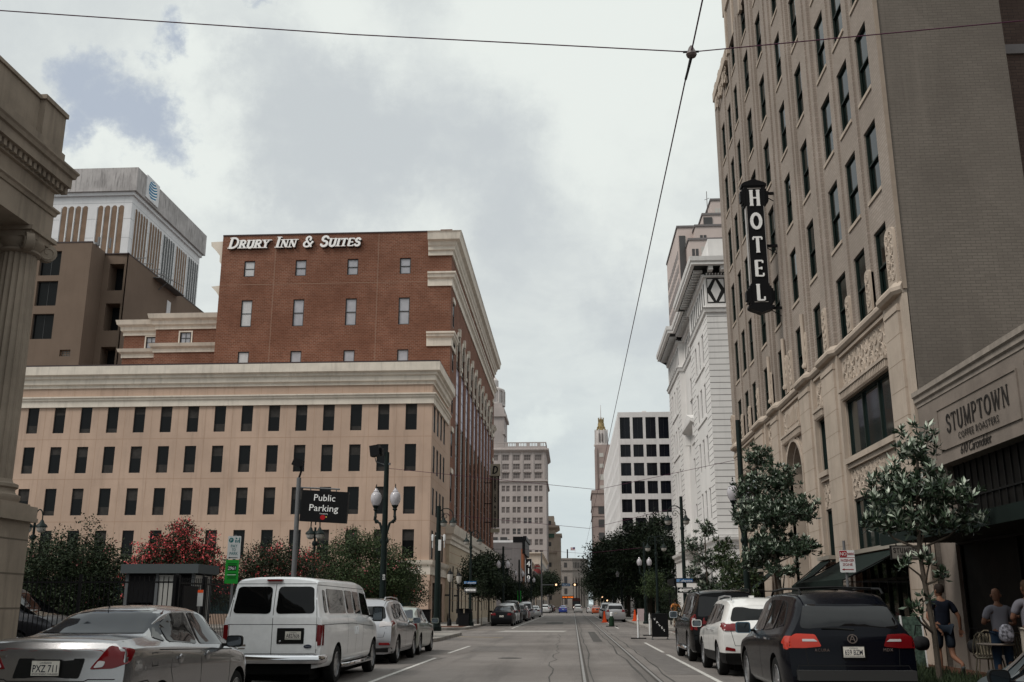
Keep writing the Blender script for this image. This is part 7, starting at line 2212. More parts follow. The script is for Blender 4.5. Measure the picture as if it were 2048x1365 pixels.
def lot_suv():
 pm = paint('dark_grey_lot_paint', (.02, .02, .024), .3)
 c = Car(suv_spec('dark_lot_suv', 'large dark sport utility parked inside the fenced lot by the stone pedestal', pm, 5.0, 1.98, 1.95, roofw=.72, top=[(0, 1.8), (.1, 1.87), (.8, 1.94), (2.6, 1.95), (3.2, 1.85), (3.95, 1.25), (4.5, 1.15), (4.9, 1.05), (5.0, .9)], belt=[(0, 1.2), (2.5, 1.16), (3.9, 1.1), (5, .9)], axles=(1.0, 3.95), wr=.39), 0)
 suv_glass(c, 1.22); roof_rails(c, C_['chrome'])
 c.mirror_(3.25, 1.2, pm)
 c.root.location = (-18.0, 26.3, .1); c.root.rotation_euler = (0, 0, R(-90))
lot_suv()
# streetcar far up the track
def tram():
 t = thing('streetcar', (1.0, 300, 0), 'distant dark streetcar with a glowing orange destination board', 'streetcar')
 mb = MB(); mb.box(-.2, 2.2, 300, 313, .5, 3.3); mb.box(-.1, 2.1, 300.2, 312.8, 3.3, 3.6); mb.box(0.1, 1.9, 300.3, 312, .1, .5); wb(mb, 'body', [mat('tram_red', (.035, .012, .010), .5)], t)
 mb = MB().box(-.05, 2.05, 299.94, 300, 1.7, 2.7); wb(mb, 'window', [C_['glass']], t)
 for x in (.25, 1.6):
  mb = MB().lathe([(.001, -.05), (.13, -.04), (.13, .05)], (x, 299.9, 1.0), 10, axis='y'); wb(mb, 'headlight', [mat('lit_headlamp', (1, .9, .75), .3, emit=2)], t)
 s = thing('destination_board', (-1.6, 302, 3.4), 'glowing orange message board low over the far roadway', 'sign')
 mb = MB(); mb.box(-3.5, .3, 330, 330.2, 3.6, 4.5); mb.box(-3.4, -3.2, 330.05, 330.15, 0, 3.6); mb.box(0, .2, 330.05, 330.15, 0, 3.6); mb.v = [(a, b_, c) for a, b_, c in mb.v]; wb(mb, 'board', [M['black']], s)
 me = text_mesh('ROAD WORK', .55, .01, mat('led_orange', (1.0, .22, .03), .5, emit=.6), offset=.02); link('lettering', me, s, Vector((-3.3, 329.97, 3.85)) - s.location, (R(90), 0, 0))
tram()
# ================================================================== STREET FURNITURE
DM = M['darkmetal']
globe_m = mat('lamp_globe', (.56, .53, .56), .12, spec=.6, bump=.15, bscale=30, coords='obj', trans=.25)
bowl_m = mat('lamp_bowl', (.42, .40, .37), .25, coords='obj')
galv = MATS['galvanised']
def globe_lamp(parent, x, y, z, s=1.0):
 """acorn globe on a fluted holder; z = bottom of holder"""
 mb = MB().lathe([(.07 * s, 0), (.05 * s, .03 * s), (.05 * s, .22 * s), (.10 * s, .28 * s), (.07 * s, .32 * s), (.12 * s, .40 * s), (.14 * s, .44 * s)], (x, y, z), 12)
 h = mb.build('globe_holder', DM, parent)
 mb = MB().lathe([(.12 * s, .44 * s), (.19 * s, .56 * s), (.215 * s, .70 * s), (.20 * s, .84 * s), (.15 * s, .93 * s), (.10 * s, .965 * s), (.115 * s, .985 * s), (.06 * s, 1.06 * s), (.045 * s, 1.10 * s), (.01 * s, 1.12 * s)], (x, y, z), 16)
 mb.build('globe', globe_m, parent)
 mb = MB().lathe([(.02 * s, 1.10 * s), (.035 * s, 1.14 * s), (.008 * s, 1.18 * s), (.028 * s, 1.21 * s), (.004 * s, 1.29 * s)], (x, y, z), 8)
 mb.build('finial', DM, parent)
def twin_globe(name, label, x, y, zp, arm, zg, s=1.0, group=None, rz=0.0, floods=False, taper=(.13, .085)):
 t = thing(name, (x, y, .15), label, 'street lamp', group, rz)
 MB().tube([(0, 0, 0), (0, 0, zp * .5), (0, 0, zp - .15)], [taper[0], (taper[0] + taper[1]) / 2, taper[1]], 14).lathe([(.24, 0), (.24, .12), (.17, .2), (.16, .75), (.12, .85)], (0, 0, 0), 12).build('pole', DM, t)
 for sx in (-1, 1):
  pts = [(0, 0, zg - 1.0 * s), (sx * .06, 0, zg - .7 * s), (sx * arm * .5, 0, zg - .25 * s), (sx * arm * .85, 0, zg - .18 * s), (sx * arm * 1.05, 0, zg - .1 * s), (sx * arm, 0, zg + .02)]
  mb = MB().tube(pts, [.07 * s, .055 * s, .05 * s, .05 * s, .06 * s, .06 * s], 8)
  c = Vector((sx * arm * .88, 0, zg - .20 * s))
  mb.tube([c + Vector((.085 * s * math.cos(a * .7) * (1 - a / 12), 0, .085 * s * math.sin(a * .7) * (1 - a / 12))) for a in range(11)], .028 * s, 6)
  mb.lathe([(.02, -.1), (.07 * s, -.03), (.075 * s, .04), (.03, .12)], (sx * .10, 0, zg - .95 * s), 8)
  mb.build('arm', DM, t)
  globe_lamp(t, sx * arm, 0, zg, s)
 return t
T_ = twin_globe('street_lamp', 'tall dark lamp pole with two glass globes and a floodlight on top, behind the van', -6.85, 36.7, 7.05, .37, 4.52, .94, rz=R(-8), floods=True)
mb = MB().obox((-.42, -.1, 6.95), (.36, 0, .05), (0, .30, 0), (-.06, 0, .40)).obox((-.26, -.02, 6.93), (.2, 0, 0), (0, .2, 0), (0, 0, .26)); mb.build('floodlight', M['black'], T_)
MB().tube([(-.48, -.05, 6.8), (-.42, 0, 6.55), (-.2, 0, 6.48), (0, 0, 6.4)], .02, 6).box(.0, .14, -.04, .04, 6.42, 6.5).build('floodlight_bracket', galv, T_)
me = text_mesh('805', .14, .002, M['white'], align='CENTER'); link('pole_number', me, T_, (.02, -.125, 2.35), (R(90), R(90), 0))
T_ = twin_globe('street_lamp', 'tall dark lamp pole with two globes standing among the sidewalk trees by the beige hotel', 6.05, 36.0, 8.0, .42, 4.50, 1.0, rz=R(35))
me = text_mesh('806', .14, .002, M['white'], align='CENTER'); link('pole_number', me, T_, (-.06, -.125, 2.6), (R(90), R(90), 0))
LG = 'small twin-globe lamps along the street beyond the crossing'
ll = [(-5.77, 85, 6.3, 'twin-globe lamp on the left by the dark trees, nearest of its row'), (-5.74, 110, 5.9, 'second twin-globe lamp on the left beyond the crossing'), (-5.6, 138, 5.9, 'third twin-globe lamp on the left, near the traffic signals'),
      (5.6, 80, 6.0, 'twin-globe lamp on the right in front of the big dark trees'), (5.3, 112, 5.9, 'second twin-globe lamp on the right along the dark trees'), (5.3, 136, 5.9, 'third twin-globe lamp on the right, near the signals'), (5.3, 165 + 25, 5.9, 'farthest twin-globe lamp on the right')]
p0 = None
for x, y, z, lb in ll:
 if p0 is None:
  o = p0 = twin_globe('street_lamp', lb, x, y, z, .38, 3.95, .95, LG)
 else:
  o = copy_tree(p0); o['label'] = lb
 o.location = (x, y, .15)
def bell(parent, x, y, z, s=1.0):
 MB().lathe([(.03 * s, .16 * s), (.06 * s, .12 * s), (.10 * s, .02 * s), (.20 * s, -.06 * s), (.235 * s, -.14 * s), (.22 * s, -.155 * s)], (x, y, z), 14).build('lamp_shade', DM, parent)
 MB().lathe([(.19 * s, -.15 * s), (.17 * s, -.28 * s), (.10 * s, -.36 * s), (.01, -.38 * s)], (x, y, z), 14).build('lamp_bowl', bowl_m, parent)
def arch_lamp(label, x, y, zp, arms, zl, rz=0.0, group=None, r=(.10, .07), scroll=True, zbase=.15):
 t = thing('arched_street_lamp', (x, y, zbase), label, 'street lamp', group, rz)
 MB().tube([(0, 0, 0), (0, 0, 1.0), (0, 0, zp)], [r[0] * 1.2, r[0], r[1]], 12).lathe([(.26, 0), (.26, .25), (.19, .3), (.17, .9), (.12, 1.0)], (0, 0, 0), 10).lathe([(.10, -.1), (.13, 0), (.09, .1)], (0, 0, zl - .55), 10).build('pole', DM, t)
 for ax, rr in arms:
  sg = 1 if ax > 0 else -1
  n = 10
  pts = [(ax / 2 - ax / 2 * math.cos(math.pi * k / n), 0, zl + .25 + rr * math.sin(math.pi * k / n)) for k in range(n + 1)] + [(ax, 0, zl + .12)]
  mb = MB().tube(pts, .028, 6)
  if scroll:
   c = Vector((ax * .48, 0, zl + .22))
   mb.tube([c + Vector((rr * .5 * math.cos(a * .6) * (1 - a / 15), 0, rr * .5 * math.sin(a * .6) * (1 - a / 15))) for a in range(14)], .018, 5)
  mb.build('arm', DM, t)
  bell(t, ax, 0, zl)
 return t
arch_lamp('tall green pole with arched twin lamp and small white boxes at the left corner', -7.55, 57.0, 6.85, [(.28, .30), (.82, .42)], 6.05, r=(.19, .12))
o = bpy.data.objects['arched_street_lamp']
for x in (-.32, .34):
 MB().lathe([(.07, 0), (.075, .3), (.05, .36)], (x, 0, 4.9), 8).tube([(x, 0, 4.5), (x, 0, 4.9)], .03, 6).bar((0, 0, 5.3), (x, 0, 5.1), .03, .03).build('antenna_box', M['white'], o)
MB().box(.02, .18, -.16, -.12, 4.35, 4.95).build('notice', M['white'], o)
arch_lamp('arched twin lamp pole behind the litter bin on the far left corner', -7.1, 71.0, 6.4, [(-.32, .36), (.62, .36)], 5.85)
arch_lamp('twin bell lamp rising above the dark trees in the lot at far left', -21.9, 40.0, 4.9, [(-.30, .32), (.30, .32)], 4.65, scroll=False, zbase=.1, r=(.07, .05))
arch_lamp('twin bell lamp half hidden behind the public parking board', -11.3, 44.0, 4.75, [(-.20, .30), (.20, .30)], 4.6, scroll=False, zbase=.1, r=(.06, .05))
arch_lamp('dark pole with a scrolled arm lamp and street name signs on the right corner', 5.95, 55.0, 7.1, [(-.75, .40), (.22, .2)], 5.95, r=(.11, .085))
arch_lamp('arched twin lamp pole before the big dark trees past the crossing on the right', 5.75, 70.5, 6.0, [(-.55, .40), (.55, .40)], 5.35)
# lantern posts by the cream building
for k, (x, y) in enumerate(((-8.6, 71.5), (-8.5, 76.2))):
 t = thing('lantern_post', (x, y, .15), ('short black lantern post in front of the cream corner piers', 'second black lantern post just behind the first one')[k], 'street lamp', None)
 MB().tube([(0, 0, 0), (0, 0, 2.95)], [.07, .05], 10).lathe([(.16, 0), (.16, .3), (.09, .5)], (0, 0, 0), 10).box(-.35, .0, -.02, .02, 2.0, 2.12).build('post', M['black'], t)
 MB().lathe([(.10, 2.95), (.19, 3.15), (.21, 3.45), (.17, 3.5)], (0, 0, 0), 8).build('lantern_glass', bowl_m, t)
 MB().lathe([(.22, 3.5), (.12, 3.68), (.04, 3.75), (.05, 3.8), (.005, 3.95)], (0, 0, 0), 8).build('lantern_roof', M['black'], t)
def sign_board(t, name, x0, x1, z0, z1, y, m, th=.012, rad=.02):
 mb = MB().prism(rpoly([(x0, z0), (x1, z0), (x1, z1), (x0, z1)], rad), y, y + th, 'y'); return mb.build(name, m, t)
def text_on(t, txt, size, x, z, y, m, align='CENTER', w=None, rot=(R(90), 0, 0), **kw):
 me = text_mesh(txt, size, .002, m, align=align, **kw)
 sx = 1
 if w:
  xs = [v.co.x for v in me.vertices]; sx = w / (max(xs) - min(xs))
 return link('lettering', me, t, (x, y, z), rot, (sx, 1, 1))
# public parking board
t = thing('parking_sign', (-9.2, 33.3, .1), 'black public parking board with white words hung from a lamp pole', 'sign', None)
MB().tube([(0, 0, 0), (0, 0, 5.6)], [.09, .075], 12).build('pole', galv, t)
MB().obox((-.06, 0, 6.1), (.30, 0, -.12), (0, .26, 0), (.10, 0, .24)).tube([(.0, 0, 5.6), (.06, 0, 5.8), (.05, 0, 6.0)], .04, 6).build('floodlight', M['black'], t)
MB().tube([(0, 0, 5.27), (1.42, 0, 5.20)], .028, 6).tube([(.42, 0, 5.10), (.42, 0, 5.26)], .02, 6).tube([(1.30, 0, 5.05), (1.30, 0, 5.22)], .02, 6).build('hanger', galv, t)
b_ = MB().obox((.93, 0, 4.62), (1.58, 0, -.09), (0, .20, 0), (.055, 0, 1.03)).build('board', M['black'], t)
for tx, sz, x, z, w in (('Public', .31, .93, 4.80, .72), ('Parking', .31, .91, 4.46, .98)):
 o = text_on(t, tx, sz, x, z, -.104, M['letterwhite'], w=w, rot=(R(90), R(3.3), 0))
text_on(t, 'Operated by', .055, .93, 4.36, -.104, M['letterwhite'], rot=(R(90), R(3.3), 0))
mb = MB().lathe([(.001, -.003), (.085, -.003), (.085, .003)], (.90, -.103, 4.26), 12, axis='y'); mb.build('logo', mat('logo_red', (.35, .01, .015), .6), t)
MB().lathe([(.001, -.003), (.028, -.003), (.028, .003)], (1.02, -.103, 4.27), 6, axis='y').build('logo', mat('logo_gold', (.45, .33, .08), .6), t)
# pay to park post
t = thing('pay_to_park_sign', (-7.78, 23.0, .15), 'white pay to park sign above a bright green numbered panel', 'sign', None)
MB().tube([(0, .03, 0), (0, .03, 2.95)], .03, 8).build('post', galv, t)
tg = mat('sign_teal', (.01, .14, .15), .6); gp = mat('sign_green', (.02, .30, .04), .5)
sign_board(t, 'pay_board', -.15, .15, 2.40, 2.92, -.02, M['white'])
for i, l in enumerate(('PAY', 'TO', 'PARK')): text_on(t, l, .095, 0, 2.66 - .085 * i, -.022, tg, w=(.15, .09, .19)[i])
MB().lathe([(.001, -.002), (.055, -.002), (.055, .002)], (-.075, -.021, 2.825), 16, axis='y').build('logo', tg, t); text_on(t, 'P', .09, -.075, 2.793, -.026, M['white'])
mb = MB().box(.02, .05, -.024, -.02, 2.77, 2.83).box(.07, .13, -.024, -.02, 2.80, 2.82).box(.07, .09, -.024, -.02, 2.77, 2.80).box(.11, .13, -.024, -.02, 2.76, 2.88).box(.03, .06, -.024, -.02, 2.85, 2.88); mb.build('logo', tg, t)
MB().box(-.10, .10, -.024, -.02, 2.425, 2.437).prism([(-.12, 2.431), (-.08, 2.412), (-.08, 2.45)], -.024, -.02, 'y').build('arrow', M['black'], t)
sign_board(t, 'green_board', -.17, .14, 1.85, 2.38, -.02, gp)
sign_board(t, 'number_panel', -.11, .09, 2.14, 2.25, -.024, M['black'], .004, .005); text_on(t, '2961', .105, -.01, 2.157, -.027, M['letterwhite'], w=.17)
for i in range(7): MB().box(-.12 + .01 * (i % 3), .10 - .012 * (i % 2), -.022, -.02, 2.29 - .0 - .03 * i - (.16 if i > 1 else 0), 2.302 - .03 * i - (.16 if i > 1 else 0)).build('small_print', M['black'] if i != 3 else M['white'], t)
# no parking post
t = thing('no_parking_sign', (5.45, 20.6, .15), 'white and red no parking passenger zone sign on a steel post', 'sign', None)
MB().tube([(.0, .03, 0), (-.03, .03, 2.62)], .028, 8).build('post', galv, t)
rd = mat('sign_red', (.28, .015, .02), .6)
sign_board(t, 'board', -.15, .15, 2.0, 2.43, -.02, M['white'])
MB().box(-.145, .0, -.023, -.02, 2.30, 2.42).build('red_field', rd, t)
text_on(t, 'NO', .10, -.072, 2.325, -.025, M['white'], w=.12); text_on(t, 'PARKING', .07, .075, 2.335, -.022, rd, w=.135)
text_on(t, 'PASSENGER', .07, 0, 2.21, -.022, rd, w=.26); text_on(t, 'ZONE', .07, 0, 2.13, -.022, rd)
MB().box(-.08, .11, -.023, -.02, 2.05, 2.065).prism([(-.12, 2.057), (-.07, 2.035), (-.07, 2.08)], -.023, -.02, 'y').build('arrow', rd, t)
MB().box(-.148, .148, -.0225, -.0199, 2.285, 2.292).build('rule', rd, t)
# street name and one-way signs
blue = mat('sign_blue', (.012, .095, .26), .5)
def street_signs(x, y, z, lb1, lb2, name='Lafayette', flip=False):
 t = thing('street_name_sign', (x, y, z), lb1, 'sign')
 sign_board(t, 'board', -.30, .42, -.09, .09, -.17, blue, .02); text_on(t, name, .17, .06, -.06, -.175, M['letterwhite'], w=.66)
 MB().obox((-.35, -.05, .0), (.02, .30, 0), (.14, -.08, 0), (0, 0, .16)).build('cross_board', mat('sign_blue_pale', (.10, .19, .33), .5), t)
 t = thing('one_way_sign', (x, y, z - .5), lb2, 'sign')
 sign_board(t, 'board', -.42, .42, -.15, .15, -.17, M['black'], .02)
 mb = MB().box(-.12, .37, -.176, -.17, -.075, .075).prism([(-.38, 0), (-.2, -.11), (-.2, .11)], -.176, -.17, 'y').box(-.2, -.12, -.1755, -.17, -.05, .05)
 mb.build('arrow', M['letterwhite'], t); text_on(t, 'ONE WAY', .10, .10, -.035, -.179, M['black'], w=.40)
 mb = MB()
 for a, b_, c, d in ((-.41, .41, .135, .145), (-.41, .41, -.145, -.135), (-.41, -.40, -.13, .13), (.40, .41, -.13, .13)): mb.box(a, b_, -.173, -.17, c, d)
 mb.build('border', M['white'], t)
street_signs(5.95, 55.0, 2.80, 'blue street name sign on the right corner pole', 'black and white one way sign just below the street name on the right')
street_signs(-7.1, 71.0, 3.05, 'small blue street name sign on the far left corner pole', 'one way arrow sign above the litter bin on the left')
# litter bin
t = thing('litter_bin', (-7.45, 70.6, .15), 'square dark litter bin with a hood at the far left corner', 'bin')
MB().box(-.38, .30, -.3, .3, 0, .85).box(-.40, .32, -.32, .32, .80, .84).build('bin_body', M['black'], t)
MB().bar((-.34, 0, .85), (-.34, 0, 1.12), .03, .5).bar((.26, 0, .85), (.26, 0, 1.12), .03, .5).box(-.4, .32, -.3, .3, 1.12, 1.16).build('hood', M['black'], t)
# traffic signals on a mast
t = thing('traffic_signal', (-4.6, 152, .15), 'mast arm traffic signals with blue name sign far up the street', 'traffic light')
MB().tube([(0, 0, 0), (0, 0, 9)], [.13, .09], 8).tube([(0, 0, 4.3), (5.4, 0, 4.3)], .06, 6).build('mast', galv, t)
for x in (2.2, 4.95):
 MB().box(x - .4, x + .4, -.15, .15, 4.1, 4.55).build('signal_head', M['black'], t)
 MB().lathe([(.001, -.02), (.14, -.01), (.14, .03)], (x - .05, -.17, 4.32), 10, axis='y').build('lit_lamp', mat('signal_amber', (1, .62, .35), .4, emit=1.6), t)
MB().box(3.0, 4.2, -.1, -.06, 4.1, 4.5).build('name_sign', mat('sign_blue_pale', (.10, .19, .33), .5), t); text_on(t, 'Poydras', .30, 3.6, 4.2, -.105, M['letterwhite'], w=.9)
t = thing('traffic_signal', (5.1, 148, .15), 'post mounted traffic signals on the right before the far crossing', 'traffic light')
MB().tube([(0, 0, 0), (0, 0, 4.0)], .07, 8).build('post', M['black'], t)
for x, z in ((-.2, 3.0), (-.9, 2.4), (-.2, 1.9)):
 MB().box(x - .14, x + .14, -.25, .05, z - .5, z + .35).bar((x, 0, z), (0, 0, z), .05, .05).build('signal_head', M['black'], t)
 MB().lathe([(.001, -.02), (.12, -.01), (.12, .03)], (x, -.27, z + .15), 10, axis='y').build('lit_lamp', MATS['signal_amber'], t)
for k, (x, y) in enumerate(((-6.15, 118), (-6.3, 128))):
 t = thing('kerb_sign', (x, y, .15), ('green parking zone sign beyond the row of left parked cars', 'small white kerb sign beside the green one')[k], 'sign')
 MB().tube([(0, 0, 0), (0, 0, 3.0)], .03, 6).build('post', galv, t); sign_board(t, 'board', -.2, .2, 2.2 - .4 * (1 - k), 3.0, -.05, [gp, M['white']][k])
# lane posts, cones, boards
for k, (x, y) in enumerate(((3.05, 49.1), (3.96, 54.0))):
 t = thing('lane_post', (x, y, 0), ('white flexible lane post nearest the road beside the black board', 'white flexible lane post nearer the kerb, half behind the black board')[k], 'bollard', None)
 MB().tube([(0, 0, .04), (0, 0, .9), (0, 0, 1.08)], [.055, .05, .04], 10).tube([(0, 0, .82), (0, 0, .86)], .065, 10).tube([(-.03, 0, 1.0), (0, 0, 1.14), (.03, 0, 1.0)], .02, 6).build('post', M['white'], t)
 MB().prism(rpoly([(-.36, -.15), (.36, -.15), (.36, .15), (-.36, .15)], .06), 0, .05, 'z').build('base', M['black'], t)
t = thing('lane_post', (2.84, 77.0, 0), 'squat dark green bollard on the road beside the orange cone', 'bollard')
MB().lathe([(.20, .06), (.19, .6), (.15, .62), (.13, .75)], (0, 0, 0), 12).build('post', mat('dark_green_drum', (.012, .03, .015), .5), t)
MB().lathe([(.12, .75), (.12, .98), (.05, 1.04)], (0, 0, 0), 10).build('post_head', M['white'], t); MB().box(-.42, .42, -.3, .3, 0, .06).build('base', M['black'], t)
ora = mat('cone_orange', (.60, .07, .015), .6)
for k, (x, y) in enumerate(((2.86, 95.0), (5.55, 93.5))):
 t = thing('traffic_cone', (x, y, 0 if k == 0 else .15), ('orange cone on the road behind the silver wagon', 'orange cone on the right sidewalk by the pink board')[k], 'cone')
 MB().lathe([(.22, .05), (.16, .3), (.06, .95), (.05, 1.0)], (0, 0, 0), 12).build('cone', ora, t); MB().box(-.3, .3, -.3, .3, 0, .05).build('base', ora, t)
t = thing('sidewalk_board', (5.85, 90, .15), 'pale pink upright board on the right sidewalk by the cone', 'board')
MB().box(-.3, .3, -.03, .03, .08, 1.08).build('panel', mat('pale_pink_board', (.42, .33, .34), .7), t); MB().box(-.32, -.28, -.2, .2, 0, .08).box(.28, .32, -.2, .2, 0, .08).build('foot', M['black'], t)
t = thing('valet_board', (3.97, 48.0, 0), 'black valet stand with slanting white letters at the road edge', 'board')
MB().box(-.36, .38, -.18, .18, .12, 1.16).build('panel', M['black'], t)
MB().box(-.38, -.32, -.28, .28, .0, .05).box(.32, .38, -.28, .28, 0, .05).box(-.36, -.33, -.03, .03, .05, .12).box(.33, .36, -.03, .03, .05, .12).build('foot', galv, t)
for i, ch in enumerate('VALET'): text_on(t, ch, .13, -.22 + .105 * i, .86 - .125 * i, -.184, M['letterwhite'], offset=.004, rot=(R(90), R(-20 + 8 * (i % 2)), 0))
t = thing('chalk_board', (7.55, 23.6, .15), 'pale green chalked sandwich board by the hotel pier', 'board')
MB().obox((0, 0, .60), (.42, 0, 0), (0, .03, .0), (0, .12, 1.05)).obox((0, .3, .60), (.42, 0, 0), (0, .03, .0), (0, -.12, 1.05)).build('panel', mat('chalk_green', (.055, .085, .068), .8, var=.5, vscale=14), t)
MB().obox((-.225, -.0, .6), (.03, 0, 0), (0, .05, 0), (0, .12, 1.1)).obox((.225, -.0, .6), (.03, 0, 0), (0, .05, 0), (0, .12, 1.1)).build('frame', M['white'], t)
# cafe chairs and table
def bistro_chair(x, y, rz, lb):
 t = thing('bistro_chair', (x, y, .15), lb, 'chair', 'cream woven chairs outside the coffee house', rz)
 cr = mat('woven_cream_shade_dimmed', (.13, .11, .08), .7, var=.3, vscale=60, coords='obj')  # cream lowered so the dim corner's shade sits in the colour
 MB().lathe([(.20, .44), (.215, .46), (.20, .475)], (0, 0, 0), 16).build('seat', cr, t)
 b_ = [(.20 * math.cos(R(a)), -.16 - .03 * math.sin(R(a)), .50 + .40 * math.sin(R(a))) for a in range(0, 181, 20)]
 mb = MB().tube([(.2, -.1, .45)] + b_ + [(-.2, -.1, .45)], .014, 6)
 for q in range(5): mb.bar((-.12 + .06 * q, -.14, .47), (-.12 + .06 * q, -.19, .84), .035, .006)
 mb.build('backrest', cr, t)
 for sx in (-1, 1):
  for sy in (-1, 1): MB().tube([(sx * .15, sy * .14, .45), (sx * .21, sy * .20, 0)], .013, 6).build('leg', cr, t)
bistro_chair(7.95, 20.6, R(150), 'cream woven chair behind the walking man'); bistro_chair(7.45, 19.2, R(-60), 'cream woven chair at the small round table, nearest the corner'); bistro_chair(7.9, 18.7, R(200), 'cream woven chair beyond the round table')
t = thing('bistro_table', (7.35, 18.6, .15), 'small round pale table between the cream chairs', 'table')
MB().lathe([(.30, .70), (.31, .715), (.30, .73)], (0, 0, 0), 20).build('tabletop', M['cafe'], t); MB().tube([(0, 0, .03), (0, 0, .7)], .025, 8).lathe([(.22, 0), (.05, .04)], (0, 0, 0), 12).build('pedestal', M['black'], t)
# lot fence, gate and kiosk
def fence(label, a, b_, z0, h, name='iron_fence', sp=.125, gate=False):
 a, b_ = Vector((*a, 0)), Vector((*b_, 0)); L = (b_ - a).length; d = (b_ - a).normalized()
 t = thing(name, (a.x, a.y, z0), label, 'fence', None, math.atan2(d.y, d.x))
 MB().bar((0, 0, h - .14), (L, 0, h - .14), .035, .04).bar((0, 0, .25), (L, 0, .25), .035, .04).build('rail', M['black'], t)
 mb = MB(); x = .06
 while x < L: mb.bar((x, 0, .08), (x, 0, h), .018, .018); x += sp
 mb.build('pickets', M['black'], t)
 x = 0
 while x <= L + .01:
  MB().bar((x, 0, 0), (x, 0, h + .05), .07, .07).build('post', M['black'], t); x += L / max(1, round(L / 2.6))
 return t
fence('long black picket fence along the front of the parking lot', (-22, 25.0), (-9.9, 25.0), .1, 2.12)
fence('black picket fence section running along the sidewalk behind the van', (-9.7, 26.6), (-9.7, 56), .1, 2.1)
t = fence('black gate panel with a small notice near the pay sign', (-9.85, 25.1), (-9.7, 26.5), .1, 2.1, 'iron_gate', .1)
MB().box(.3, 1.1, -.01, .01, .3, 1.9).build('infill_panel', M['black'], t)
t = thing('gate_notice', (-9.45, 25.6, 1.5), 'small white and orange notice fixed to the black gate', 'sign')
MB().box(-.07, .07, -.01, .01, 0, .40).build('paper', mat('notice_white', (.4, .4, .4), .7), t); MB().box(-.07, .07, -.014, -.01, .33, .40).build('heading', ora, t)
t = thing('parking_kiosk', (-12.35, 30.0, .1), 'small grey attendant kiosk with a flat roof behind the fence', 'kiosk')
t.scale = (.88, .9, 1); gm = mat('kiosk_grey', (.10, .105, .11), .6, var=.1); gr = mat('kiosk_roof_grey', (.07, .08, .085), .6)
MB().box(-1.35, 1.35, -.12, 1.9, 2.35, 2.62).build('roof', gr, t)
mb = MB()
for x in (-1.2, -.15, .55, 1.1): mb.box(x, x + .1, 0, .1, 0, 2.35)
for y in (.85, 1.6): mb.box(1.1, 1.2, y, y + .1, 0, 2.35)
mb.box(-1.2, 1.2, 0.01, .09, 0, .95); mb.box(1.11, 1.19, .1, 1.6, 0, .95); mb.box(-1.2, 1.1, 1.6, 1.7, 0, 2.35); mb.box(-1.2, -1.1, .1, 1.6, 0, 2.35)
mb.build('wall', gm, t)
MB().box(-1.1, -.15, .04, .06, 1.5, 2.3).build('dark_window', M['black'], t); MB().box(-.05, .55, .04, .06, .95, 2.3).build('window', mat('kiosk_pane', (.34, .335, .32), .3), t); MB().box(1.14, 1.16, .1, 1.6, .95, 2.3).build('side_window', MATS['kiosk_pane'], t)
MB().box(-.75, -.2, -.35, .03, .95, 1.42).box(-.70, -.25, -.36, -.35, 1.0, 1.36, 1).build('air_conditioner', [mat('aircon_white', (.36, .36, .36), .6), M['dimglass']], t)
t = thing('banner', (-9.4, 52.5, 1.3), 'red banner with white letters on the fence behind the silver crossover', 'sign')
MB().box(-.75, .35, -.02, .0, .0, .75).build('cloth', mat('banner_red', (.45, .04, .02), .7), t); text_on(t, 'VALET', .36, -.2, .08, -.025, M['letterwhite'], w=.85)
t = thing('equipment_cabinet', (-8.3, 56.0, .15), 'dark rectangular cabinet beside the green pole behind the pale green saloon', 'cabinet')
MB().box(-.6, .5, -.25, .25, 0, 1.1).box(-.63, .53, -.28, .28, 1.1, 1.16).build('housing', M['black'], t)
# overhead wires
wm = mat('overhead_wire', (.075, .022, .045), .6)
def wire(label, pts, r, name='overhead_wire', sag=0.0):
 t = thing(name, pts[0], label, 'wire')
 P = []
 for a, b_ in zip(pts[:-1], pts[1:]):
  for k in range(8):
   f = k / 8; p = Vector(a).lerp(Vector(b_), f); p.z -= sag * 4 * f * (1 - f); P.append(p - Vector(pts[0]))
 P.append(Vector(pts[-1]) - Vector(pts[0]))
 MB().tube(P, r, 6).build('cable', wm, t); return t
wire('trolley wire running up the middle of the street above the rails', [(.97, -4, 5.62), (.97, 6.88, 5.62), (.97, 62, 5.60), (.97, 150, 5.6), (.97, 420, 5.6)], .0058)
wire('cross wire spanning the sky from the left edge to the insulator', [(-7.0, 6.3, 6.62), (-4.6, 6.88, 6.20), (-1.69, 6.9, 5.885), (.95, 6.9, 5.635)], .0048)
wire('cross wire running from the insulator over the beige hotel to the right wall', [(.99, 6.9, 5.635), (3.48, 6.88, 5.80), (9.2, 7.2, 6.2)], .0045)
wire('far cross wire strung between the two globe lamp poles', [(-6.8, 36.7, 6.45), (.97, 37.5, 5.70), (6.0, 36.2, 6.6)], .008)
wire('far cross wire from the green pole to the right corner pole', [(-7.45, 57, 6.55), (.97, 57, 5.7), (5.95, 55.1, 6.7)], .010)
wire('third cross wire near the tall trees', [(-5.7, 85, 6.2), (.97, 85, 5.7), (5.6, 80, 5.9)], .010)
t = thing('wire_insulator', (.97, 6.88, 5.62), 'dark bell-shaped insulator where the wires cross in the sky', 'insulator')
MB().lathe([(.008, .055), (.018, .04), (.026, .02), (.036, -.0), (.042, -.02), (.034, -.038), (.012, -.045)], (0, 0, 0), 12).build('bell', mat('insulator_brown', (.10, .075, .07), .4), t)
MB().tube([(-.06, .02, .015), (.06, .02, .015)], .009, 6).tube([(0, .0, -.04), (0, .12, -.03), (0, .4, -.005)], .010, 6).build('clamp', M['black'], t)
